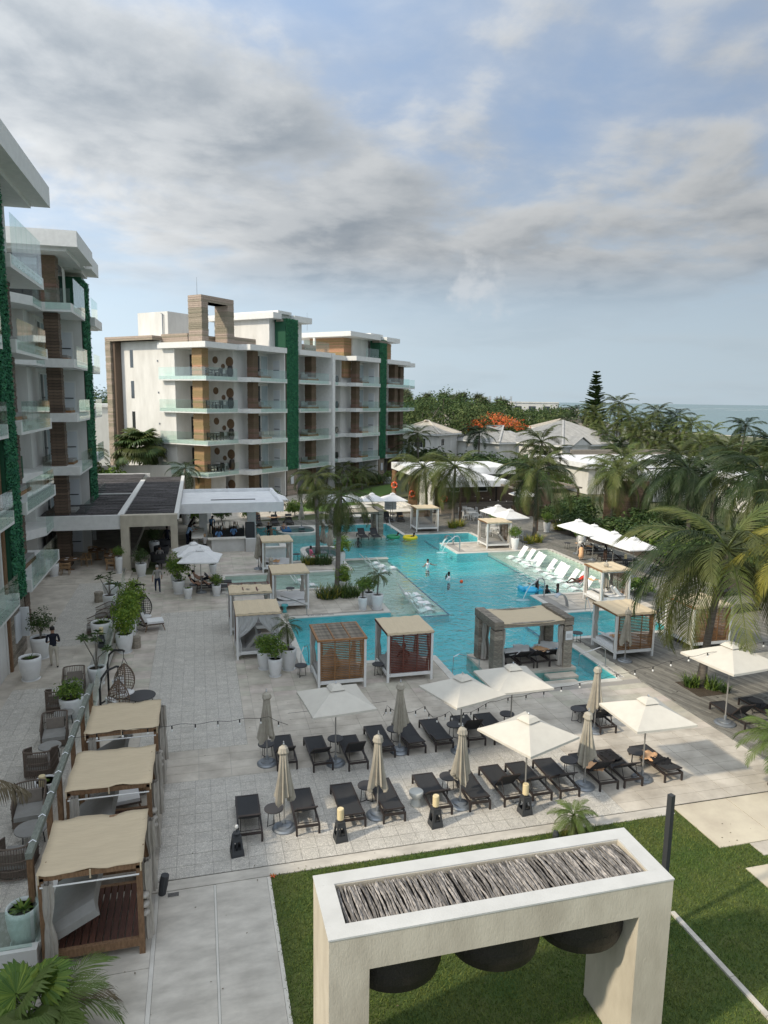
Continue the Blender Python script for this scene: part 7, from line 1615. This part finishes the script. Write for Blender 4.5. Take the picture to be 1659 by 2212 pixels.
# feathery casuarinas on the skyline
CAS = []
for s_ in range(3):
    q = random.Random(80+s_); b = MB()
    for k in range(70):
        h = q.uniform(.35,1.0); a = q.uniform(0,6.3); r0 = (1.05-h)*2.6+.4; L_ = r0*q.uniform(.7,1.2); base = Vector((0,0,h*10)); d = Vector((cos(a),sin(a),q.uniform(.5,1.3))).normalized(); tip = base+d*L_
        for i in range(16):
            p = base.lerp(tip,.25+.75*i/16); e = Vector((q.gauss(0,1)-.5,q.gauss(0,1),q.gauss(.4,.8))).normalized(); s2 = e.cross(Vector((q.random(),q.random(),q.random()))).normalized(); l = q.uniform(.8,1.6)
            o = len(b.v); b.v += [tuple(p-s2*.13),tuple(p+s2*.13),tuple(p+e*l)]; b.f.append((o,o+1,o+2)); b.m.append(0)
    CAS.append(b.mesh('crown', M['leaf_casuarina']))
for i in range(22):
    dx = 866+i*10.5+rr_.uniform(-6,6); dist = rr_.uniform(205,240); x,y = at_px(dx,dist); hs = 15.6-i*.14+rr_.uniform(-3.0,2.6)
    P = thing('casuarina_tree','feathery casuarina of the skyline row, %s from the far hotel block' % (ORD+['fourteenth','fifteenth','sixteenth','seventeenth','eighteenth','nineteenth','twentieth','twenty-first','twenty-second'])[i],'tree',(x,y,-.2),rr_.uniform(0,6),'casuarinas on the skyline'); MB().tube([(0,0,0),(0,0,hs*.55)],[.3,.15],6).build('trunk', M['bark'], P); ob('crown', CAS[i%3], P, (0,0,hs*.12), (0,0,0), (1.7,1.7,hs*.078))
    if i%2 == 0: shrub('dark undergrowth below the casuarinas, %s clump from the left' % ORD[i//2],x-3,y-14,7,7,rr_.uniform(5,7.5),(0,2)[i%4//2],0,'undergrowth below the casuarinas',name='bush')
# norfolk island pine
x,y = at_px(1276,150); NP_ = thing('norfolk_pine','tall spire-shaped pine with tiered branches before the sea','pine tree',(x,y,-.2)); MB().tube([(0,0,0),(0,0,18.8)],[.35,.04],8).build('trunk', M['bark'], NP_)
for k in range(27):
    z = 6.0+k*.465+rr_.uniform(-.12,.12); L_ = rr_.uniform(.85,1.12)*3.3*(1-(z-5.5)/13.5)**.9+.3; b = MB()
    for j in range(6):
        a = j*pi/3+k*.7+rr_.uniform(-.2,.2); d = Vector((cos(a),sin(a),rr_.uniform(.12,.5))).normalized(); b.bar((0,0,z),tuple(d*L_+Vector((0,0,z))),.06)
        for i in range(20):
            t = .12+.88*i/20; p = d*L_*t+Vector((0,0,z)); 
            for sg in (-1,1):
                s2 = Vector((-sin(a),cos(a),0))*sg; e = (s2*.7+d*.6+Vector((0,0,.35))).normalized(); l = .85*(1-t*.5); o = len(b.v); w = d*.16; b.v += [tuple(p-w),tuple(p+w),tuple(p+e*l)]; b.f.append((o,o+1,o+2)); b.m.append(0)
    b.build('branch_tier', M['leaf_dark'], NP_)
# dark tree left between the hotel blocks
x,y = at_px(208,120); tree('dark leafy tree seen between the two hotel blocks',x,y,13.5,6,5,'leaf_dark',.5,2600,seed=90); shrub('dense green bushes between the two hotel blocks',-13,84,3,3,3.2,0); shrub('lower green bushes behind the restaurant roof',-10,82.5,2.4,2.4,2.6,1)
# wood mass far off
wm_ = MB()
for i in range(150):
    dx = rr_.uniform(150,1075); dist = rr_.uniform(250,330); xx,yy = at_px(dx,dist); me = UND[i%3]
    if i < 60 and dx < 1000: wm_.add([tuple(v.co) for v in me.vertices][:1600],[tuple(p.vertices) for p in me.polygons][:400],0,Matrix.Translation((xx,yy,3.5)) @ Matrix.Diagonal((8,8,rr_.uniform(5,7.5),1)))
tag(wm_.build('far_woodland', M['leaf_far']), kind='stuff')
sc2 = MB()
for i in range(40): sc2.add([tuple(v.co) for v in UND[i%2].vertices][:800],[tuple(p.vertices) for p in UND[i%2].polygons][:200],0,Matrix.Translation((rr_.uniform(62,118),rr_.uniform(60,122),.4)) @ Matrix.Diagonal((4.5,4.5,2.2,1)))
tag(sc2.build('grove_undergrowth', M['leaf_far']), kind='stuff')
for k in range(3):
    strappy('small dark succulent at the foot of the terrace wall, %s one' % ('left','middle','right')[k],-4.5+k*.3,14.1-.1*k,.08,24,.45,('leaf_dark',),name='succulent')
ml = MB()
for i in range(220): ml.lathe([(0,0),(.04,.0),(.03,.03),(0,.035)],5,0,Matrix.Translation((rnd.uniform(-5.2,-3.9),rnd.uniform(12.4,14.3),.0)))
tag(ml.build('pebbles', M['pot_white']), kind='stuff')
fx = MB()
for x,y in ((1.55,16.48),(14.6,14.1)): 
    t = thing('fallen_flower','orange-red fallen flower on the %s' % ('lawn corner by the concrete walk' if x < 5 else 'grass beside the stepping slab'),'flower',(x,y,.03)); b = MB()
    for k in range(5): a = k*1.26; b.add([(0,0,0),(.05*cos(a-.4),.05*sin(a-.4),.02),(.10*cos(a),.10*sin(a),.01),(.05*cos(a+.4),.05*sin(a+.4),.02)],[(0,1,2,3)])
    b.build('petals', M['flower_red'], t)

fl_b = MB()
for i in range(260):
    x,y = rnd.uniform(-3.5,17),rnd.uniform(10,30); a = rnd.uniform(0,6.3); l = rnd.uniform(.03,.07)
    if depth_at(x,y) < 0: continue
    fl_b.add([(x,y,.022),(x+l*cos(a)*.5-l*.25*sin(a),y+l*sin(a)*.5+l*.25*cos(a),.028),(x+l*cos(a),y+l*sin(a),.024),(x+l*cos(a)*.5+l*.25*sin(a),y+l*sin(a)*.5-l*.25*cos(a),.028)],[(0,1,2,3)])
tag(fl_b.build('fallen_leaves', M['frond_dead']), kind='stuff')
# ================================================================ people: one continuous skinned body each
def body(name, J, mats, E_mat, lod=1):
    """J: joint -> (x,y,z,r); edges below; E_mat: edge index -> material slot"""
    names = list(J); idx = {n:i for i,n in enumerate(names)}
    E = [e for e in EDGES if e[0] in idx and e[1] in idx]
    me = bpy.data.meshes.new(name); me.from_pydata([J[n][:3] for n in names],[(idx[a],idx[b]) for a,b in E],[]); o = bpy.data.objects.new(name, me); COL.objects.link(o)
    md = o.modifiers.new('skin','SKIN'); md.use_smooth_shade = True
    sk = me.skin_vertices[0].data
    for i,n in enumerate(names): sk[i].radius = (J[n][3], J[n][3]*(J[n][4] if len(J[n]) > 4 else 1)); sk[i].use_root = False
    sk[idx['pelvis']].use_root = True
    o.modifiers.new('sub','SUBSURF').levels = 1
    dg = bpy.context.evaluated_depsgraph_get(); m2 = bpy.data.meshes.new_from_object(o.evaluated_get(dg)); bpy.data.objects.remove(o)
    m2.name = name; m2.materials.clear()
    for m in mats: m2.materials.append(m)
    segs = [(Vector(J[a][:3]), Vector(J[b][:3]), E_mat(a,b)) for a,b in E]
    for p in m2.polygons:
        c = p.center; best = 9; bm = 0
        for a,b_,mi in segs:
            ab = b_-a; t = max(0,min(1,(c-a).dot(ab)/max(1e-6,ab.length_squared))); d = (a+ab*t-c).length
            if d < best: best, bm = d, mi
        p.material_index = bm; p.use_smooth = True
    return m2
EDGES = [('pelvis','waist'),('waist','chest'),('chest','neck'),('neck','head'),('head','crown')]
for s_ in 'lr': EDGES += [('chest','sh'+s_),('sh'+s_,'el'+s_),('el'+s_,'wr'+s_),('wr'+s_,'hd'+s_),('pelvis','hp'+s_),('hp'+s_,'kn'+s_),('kn'+s_,'an'+s_),('an'+s_,'to'+s_)]
def joints(pose):
    """facing +y; returns joints for a 1.75 m figure"""
    J = {'pelvis':(0,0,.93,.14,.8),'waist':(0,.0,1.10,.125,.75),'chest':(0,.0,1.32,.15,.72),'neck':(0,.0,1.50,.058),'head':(0,.02,1.60,.085,1.1),'crown':(0,.02,1.70,.075,1.1)}
    for s_,k in (('l',-1),('r',1)):
        J['sh'+s_] = (k*.19,0,1.42,.062); J['el'+s_] = (k*.27,-.03,1.14,.045); J['wr'+s_] = (k*.28,.06,.90,.032); J['hd'+s_] = (k*.28,.09,.80,.035,.6)
        J['hp'+s_] = (k*.10,0,.88,.10); J['kn'+s_] = (k*.11,.02,.49,.065); J['an'+s_] = (k*.11,-.02,.09,.045); J['to'+s_] = (k*.12,.14,.04,.04)
    def mv(n, *p): J[n] = (*p, *J[n][3:])
    if pose == 'walk':
        mv('knl',-.11,.16,.50); mv('anl',-.10,.24,.10); mv('tol',-.10,.40,.06); mv('knr',.11,-.06,.48); mv('anr',.10,-.30,.14); mv('tor',.10,-.20,.03); mv('wrl',-.28,-.06,.88); mv('hdl',-.28,-.06,.79); mv('wrr',.27,.14,.92); mv('hdr',.26,.2,.84)
    if pose == 'phone':
        mv('knl',-.11,.06,.5); mv('anl',-.10,.12,.09); mv('tol',-.11,.28,.04); mv('knr',.12,-.04,.48); mv('anr',.13,-.22,.12); mv('tor',.13,-.1,.03)
        for s_,k in (('l',-1),('r',1)): mv('el'+s_,k*.25,-.02,1.12); mv('wr'+s_,k*.17,.20,1.06); mv('hd'+s_,k*.10,.27,1.09)
    if pose == 'lean':
        for n,(dy,dz) in {'waist':(.02,0),'chest':(.14,-.02),'neck':(.24,-.04),'head':(.32,-.05),'crown':(.37,-.07)}.items(): x,y,z = J[n][:3]; mv(n,x,y+dy,z+dz)
        for s_,k in (('l',-1),('r',1)): mv('sh'+s_,k*.19,.18,1.39); mv('el'+s_,k*.25,.32,1.14); mv('wr'+s_,k*.18,.5,1.10); mv('hd'+s_,k*.15,.58,1.10)
    if pose == 'bend':
        mv('waist',0,.12,1.05); mv('chest',0,.36,1.12); mv('neck',0,.52,1.10); mv('head',0,.62,1.06); mv('crown',0,.71,1.03)
        for s_,k in (('l',-1),('r',1)): mv('sh'+s_,k*.18,.44,1.12); mv('el'+s_,k*.2,.5,.86); mv('wr'+s_,k*.15,.62,.66); mv('hd'+s_,k*.13,.68,.58)
    if pose == 'sit':
        for n in ('pelvis','waist','chest','neck','head','crown'): x,y,z = J[n][:3]; mv(n,x,y,z-.42)
        for s_,k in (('l',-1),('r',1)): mv('sh'+s_,k*.19,0,1.0); mv('el'+s_,k*.26,.08,.74); mv('wr'+s_,k*.16,.32,.66); mv('hd'+s_,k*.12,.40,.66); mv('hp'+s_,k*.1,.02,.47); mv('kn'+s_,k*.13,.44,.50); mv('an'+s_,k*.13,.50,.09); mv('to'+s_,k*.13,.64,.04)
    if pose == 'recline':
        mv('pelvis',0,0,.16); mv('waist',0,-.14,.24); mv('chest',0,-.32,.38); mv('neck',0,-.44,.52); mv('head',0,-.47,.62); mv('crown',0,-.49,.72)
        for s_,k in (('l',-1),('r',1)): mv('sh'+s_,k*.19,-.38,.46); mv('el'+s_,k*.29,-.2,.26); mv('wr'+s_,k*.18,.04,.30); mv('hd'+s_,k*.12,.1,.32); mv('hp'+s_,k*.1,.08,.14); mv('kn'+s_,k*.12,.48,.36 if k > 0 else .16); mv('an'+s_,k*.13,.82 if k > 0 else .92,.10); mv('to'+s_,k*.14,.94 if k > 0 else 1.0,.16)
    if pose == 'swim':
        for s_,k in (('l',-1),('r',1)): mv('el'+s_,k*.38,.1,1.32); mv('wr'+s_,k*.58,.22,1.30); mv('hd'+s_,k*.68,.26,1.30)
    if pose == 'face':
        for s_,k in (('l',-1),('r',1)): mv('el'+s_,k*.28,.16,1.25); mv('wr'+s_,k*.12,.20,1.50); mv('hd'+s_,k*.07,.16,1.58)
    return J
BODY = {}
def person(label, x, y, z, rz, pose, skin, top, bottom, hair='hair_dark', sc=1.0, sleeves='short', legs='long', shoes='cloth_black', hat=None, hairlong=False, female=False, face=True):
    key = (pose,skin,top,bottom,sleeves,legs,shoes,female)
    J = joints(pose)
    if key not in BODY:
        mats = [M[skin],M[top],M[bottom],M[shoes]]
        def em(a, b):
            n = {a[:2],b[:2]}
            if 'neck' in (a,b): return 1 if 'chest' in (a,b) and top != skin else 0
            if 'head' in (a,b): return 0
            if 'wr' in n: return 0
            if a == 'chest' or b == 'chest' or (a,b) == ('pelvis','waist'): return 1
            if 'sh' in n: return 1 if sleeves != 'none' else 0
            if 'to' in n: return 3
            if 'an' in n: return 2 if legs == 'long' else 0
            if 'kn' in n: return 2 if legs in ('long','short') else 0
            return 2
        BODY[key] = body('body', J, mats, em)
    P = thing('person', label, 'person', (x,y,z), rz); P.scale = (sc*(.92 if female else 1),sc*(.92 if female else 1),sc)
    ob('body', BODY[key], P)
    hd, cr, nk = Vector(J['head'][:3]), Vector(J['crown'][:3]), Vector(J['neck'][:3]); up = (cr-hd).normalized(); fw = Vector((0,1,0)); fw = (fw-up*fw.dot(up)).normalized()
    rt = fw.cross(up); Mx = Matrix((( rt.x,fw.x,up.x,0),(rt.y,fw.y,up.y,0),(rt.z,fw.z,up.z,0),(0,0,0,1))); Mx.translation = (hd+cr)/2
    h = MB()
    if hair:
        h.lathe([(.089,-.03),(.098,.02),(.094,.06),(.07,.105),(0,.122)],12,0,Mx @ Matrix.Translation((0,-.014,.012)))
        if hairlong: h.lathe([(.05,-.24),(.085,-.16),(.09,-.05),(.085,.03)],10,0,Mx @ Matrix.Translation((0,-.05,0)) @ Matrix.Diagonal((1,.7,1,1)))
        h.build('hair', M[hair], P, smooth=True)
    if hat: MB().lathe([(.19,.035),(.2,.04),(.1,.06),(.098,.13),(.06,.15),(0,.15)] if hat == 'brim' else [(.1,.03),(.102,.07),(.08,.13),(0,.15)],14,0,Mx @ Matrix.Translation((0,0,-.005))).build('hat', M['cloth_white' if hat == 'brim' else 'cloth_navy'], P, smooth=True)
    if face:
        f = MB(); f.lathe([(0,-.02),(.014,-.015),(.012,.01),(0,.025)],6,0,Mx @ Matrix.Translation((0,.093,-.035)))
        for sx in (-1,1): f.lathe([(0,-.03),(.012,-.01),(.012,.02),(0,.03)],6,0,Mx @ Matrix.Translation((sx*.088,-.005,-.03)))
        f.build('nose_and_ears', M[skin], P)
        e = MB()
        for sx in (-1,1): e.box(sx*.033-.014,.083,-.014,sx*.033+.014,.092,-.004,0,Mx)
        e.box(-.024,.082,-.082,.024,.09,-.074,0,Mx); e.build('eyes_and_mouth', M['hair_dark'], P)
    fg = MB()
    for s_,k in (('l',-1),('r',1)):
        w, d = Vector(J['wr'+s_][:3]), Vector(J['hd'+s_][:3]); ax = (d-w).normalized(); sd = ax.cross(Vector((0,1,0.01)) if abs(ax.y) < .8 else Vector((0,0,1))).normalized(); nn = sd.cross(ax)
        for q,l in ((-1.5,.065),(-.5,.08),(.5,.075),(1.5,.06)): p0 = d+sd*q*.016; fg.tube([tuple(p0),tuple(p0+ax*l*.55),tuple(p0+ax*l*.9+nn*l*.3)],[.009,.008,.006],5)
        fg.tube([tuple(w.lerp(d,.4)+sd*.028*k),tuple(w.lerp(d,.9)+sd*.055*k)],[.011,.008],5)
    fg.build('fingers', M[skin], P)
    return P
pb = person('man in a black shirt and pale trousers walking away across the terrace, looking down',-6.28,31.95,.35,R(10),'phone','skin_mid','cloth_navy','cloth_khaki',sc=1.03)
person('grey-haired man in a grey shirt and dark jeans walking away towards the restaurant',-2.65,44.65,0,R(8),'walk','skin_light','cloth_greyshirt','cloth_jean','hair_grey',shoes='cloth_white')
# bar guests and staff
person('woman in a light blue hooded top at the bar corner',-1.05,59.2,0,R(-60),'lean','skin_mid','cloth_lightblue','cloth_jean',hairlong=True,sleeves='long')
person('person in a white top leaning on the bar behind the blue hood',-.85,60.2,0,R(-80),'lean','skin_mid','cloth_white','cloth_black',hairlong=True); person('dark-haired guest standing at the end of the bar',-1.0,61.8,0,R(-90),'lean','skin_dark','cloth_black','cloth_black',hairlong=True); person('long-haired guest behind the others at the bar',-.9,63.2,0,R(-100),'lean','skin_mid','cloth_greyshirt','cloth_black',hairlong=True)
person('long-haired woman seated at the front of the bar counter',.3,55.4,0,0,'lean','skin_mid','cloth_greyshirt','cloth_black','hair_blond',hairlong=True,sc=.9)
for x,y,rz,lb in ((1.4,57.3,180,'bent over the front of the bar counter'),(2.6,58.4,180,'standing behind the bar counter'),(.9,63.6,200,'in a cap at the back of the bar')): person('bartender in a blue shirt '+lb,x,y,0,R(rz),'lean','skin_dark','cloth_blue','cloth_navy',hat='cap' if y > 60 else None)
person('guest in a white sun hat sitting in the bar pool',4.75,63.9,-.95,R(180),'swim','skin_light','skin_light','cloth_navy',hat='brim',sleeves='none',legs='none'); person('guest in a dark swimsuit in the bar pool',6.0,64.3,-.95,R(190),'stand','skin_light','cloth_black','cloth_black','hair_blond',sleeves='none',legs='none'); person('bare-backed guest leaning on the swim-up counter',6.1,62.9,-1.0,R(180),'swim','skin_mid','skin_mid','cloth_navy',sleeves='none',legs='none'); person('guest in a blue cap standing in the bar pool',7.3,63.6,-.8,R(0),'stand','skin_light','skin_light','cloth_navy',hat='cap',sleeves='none',legs='none')
# sunbathers under the two parasols
person('sunbather in a dark cap lying under the two parasols, nearer one',-.3,44.55,.33,R(-92),'recline','skin_light','cloth_black','cloth_black',hat='cap',sleeves='none',legs='none',female=True); person('sunbather lying under the two parasols, farther one',-.05,45.65,.33,R(-92),'recline','skin_light','skin_light','cloth_navy',sleeves='none',legs='short')
# swimmers
person('woman in a white top standing in the pool with her arms out',16.0,48.2,-1.22,R(200),'swim','skin_mid','cloth_white','cloth_black',sleeves='none',legs='none',female=True); person('man in a white shirt standing in the pool with his hands at his face',16.25,44.3,-1.25,R(60),'face','skin_dark','cloth_white','cloth_black')
bl_ = thing('ball','orange and yellow ball floating beside the man in the white shirt','ball',(16.95,43.75,-.05)); MB().lathe([(.02,-.12),(.09,-.08),(.12,0),(.09,.08),(.02,.12)],12).build('ball', M['orange_ring'], bl_, smooth=True)
def ring(lb, x, y, r, m, m2=None, rz=0):
    P = thing('pool_float', lb, 'float', (x,y,-.05), rz); n = 24; MB().tube([(r*cos(2*pi*i/n),r*sin(2*pi*i/n),0) for i in range(n+1)],r*.30,8).build('ring', M[m], P, smooth=True)
    if m2: MB().tube([(r*cos(2*pi*i/n),r*sin(2*pi*i/n),.05) for i in range(n+1)],r*.26,8).build('ring_top', M[m2], P, smooth=True)
    return P
ring('yellow swim ring with a bather at the far deck corner',18.0,59.3,.52,'yellow_float'); ring('watermelon-coloured swim ring with a bather at the far deck corner',16.6,59.9,.48,'green_float')
person('bather sitting in the yellow swim ring',18.0,59.25,-.42,R(120),'recline','skin_dark','cloth_black','cloth_black',sleeves='none',legs='none',sc=.95); person('bather sitting in the watermelon swim ring',16.6,59.85,-.42,R(100),'recline','skin_dark','cloth_black','cloth_black',sleeves='none',legs='none',sc=.95)
fb = ring('light blue lounge float beside the bathers at the sun shelf',20.6,40.9,.42,'blue_float'); MB().tube([(-.6,-.3,.1),(-.6,.3,.1)],.17,8).build('headrest', M['blue_float'], fb, smooth=True); MB().box(-.4,-.3,-.05,.8,.3,.06).build('bed', M['blue_float'], fb)
person('long-haired bather holding the blue float',21.1,40.9,-1.15,R(90),'swim','skin_dark','cloth_black','cloth_black',hairlong=True,sleeves='none',legs='none'); person('bather low in the water beside the blue float',21.5,40.3,-1.4,R(120),'stand','skin_dark','cloth_black','cloth_black',sleeves='none',legs='none'); person('long-haired bather at the edge of the near right pad',22.1,40.0,-1.25,R(60),'stand','skin_dark','cloth_black','cloth_black',hairlong=True,sleeves='none',legs='none')
person('woman in a red swimsuit lying on a white in-pool lounger',24.5,41.6,-.02,R(88),'recline','skin_dark','cloth_red','cloth_red',sleeves='none',legs='none',female=True)
person('person in a pink top seated at the curved pool booth',8.15,53.1,-.5,R(-70),'sit','skin_dark','cloth_pink','cloth_pink',female=True); person('swimmer whose head shows behind the curved pool booth',10.8,56.3,-1.55,R(0),'stand','skin_dark','cloth_black','cloth_black',sleeves='none',legs='none'); person('swimmer close to the far timber shelter',13.2,59.0,-1.62,R(150),'stand','skin_dark','cloth_black','cloth_black',sleeves='none',legs='none')
# deck people
person('man in a white shirt bending over a deck lounger',28.9,49.3,0,R(-60),'bend','skin_dark','cloth_white','cloth_greyshirt'); cw_ = person('child wrapped in an orange towel beside the bending man',28.3,47.9,0,R(160),'stand','skin_dark','towel','towel',sc=.68,sleeves='long'); MB().lathe([(.30,.35),(.27,.8),(.24,1.25),(.15,1.48),(.07,1.52)],14).build('towel_wrap', M['towel'], cw_, smooth=True)
person('woman in a dark swimsuit standing beside the deck loungers',29.9,47.1,0,R(100),'face','skin_dark','cloth_black','cloth_black',hairlong=True,sleeves='none',legs='none',female=True); person('woman seated under the far timber shelter with a towel on her lap',14.0,68.4,.0,R(180),'sit','skin_dark','cloth_black','cloth_khaki',female=True); person('guest seated with a towel on the far deck beside the bar',5.3,68.4,0,R(180),'sit','skin_mid','skin_mid','cloth_navy',sleeves='none',legs='short'); person('attendant in dark clothes in the doorway of the changing rooms',25.0,77.0,.0,R(200),'stand','skin_dark','cloth_black','cloth_black'); person('guest seated inside the dark red slatted cabana',8.5,28.6,.1,R(0),'sit','skin_dark','cloth_navy','cloth_navy'); person('guest seated on the shaded seats in the restaurant',-2.9,52.7,.0,R(180),'sit','skin_mid','cloth_greyshirt','cloth_navy'); person('waiter standing deep inside the restaurant',-2.6,58.5,.0,R(180),'stand','skin_dark','cloth_navy','cloth_navy')
# every thing stands on what carries it
bpy.context.view_layer.update()
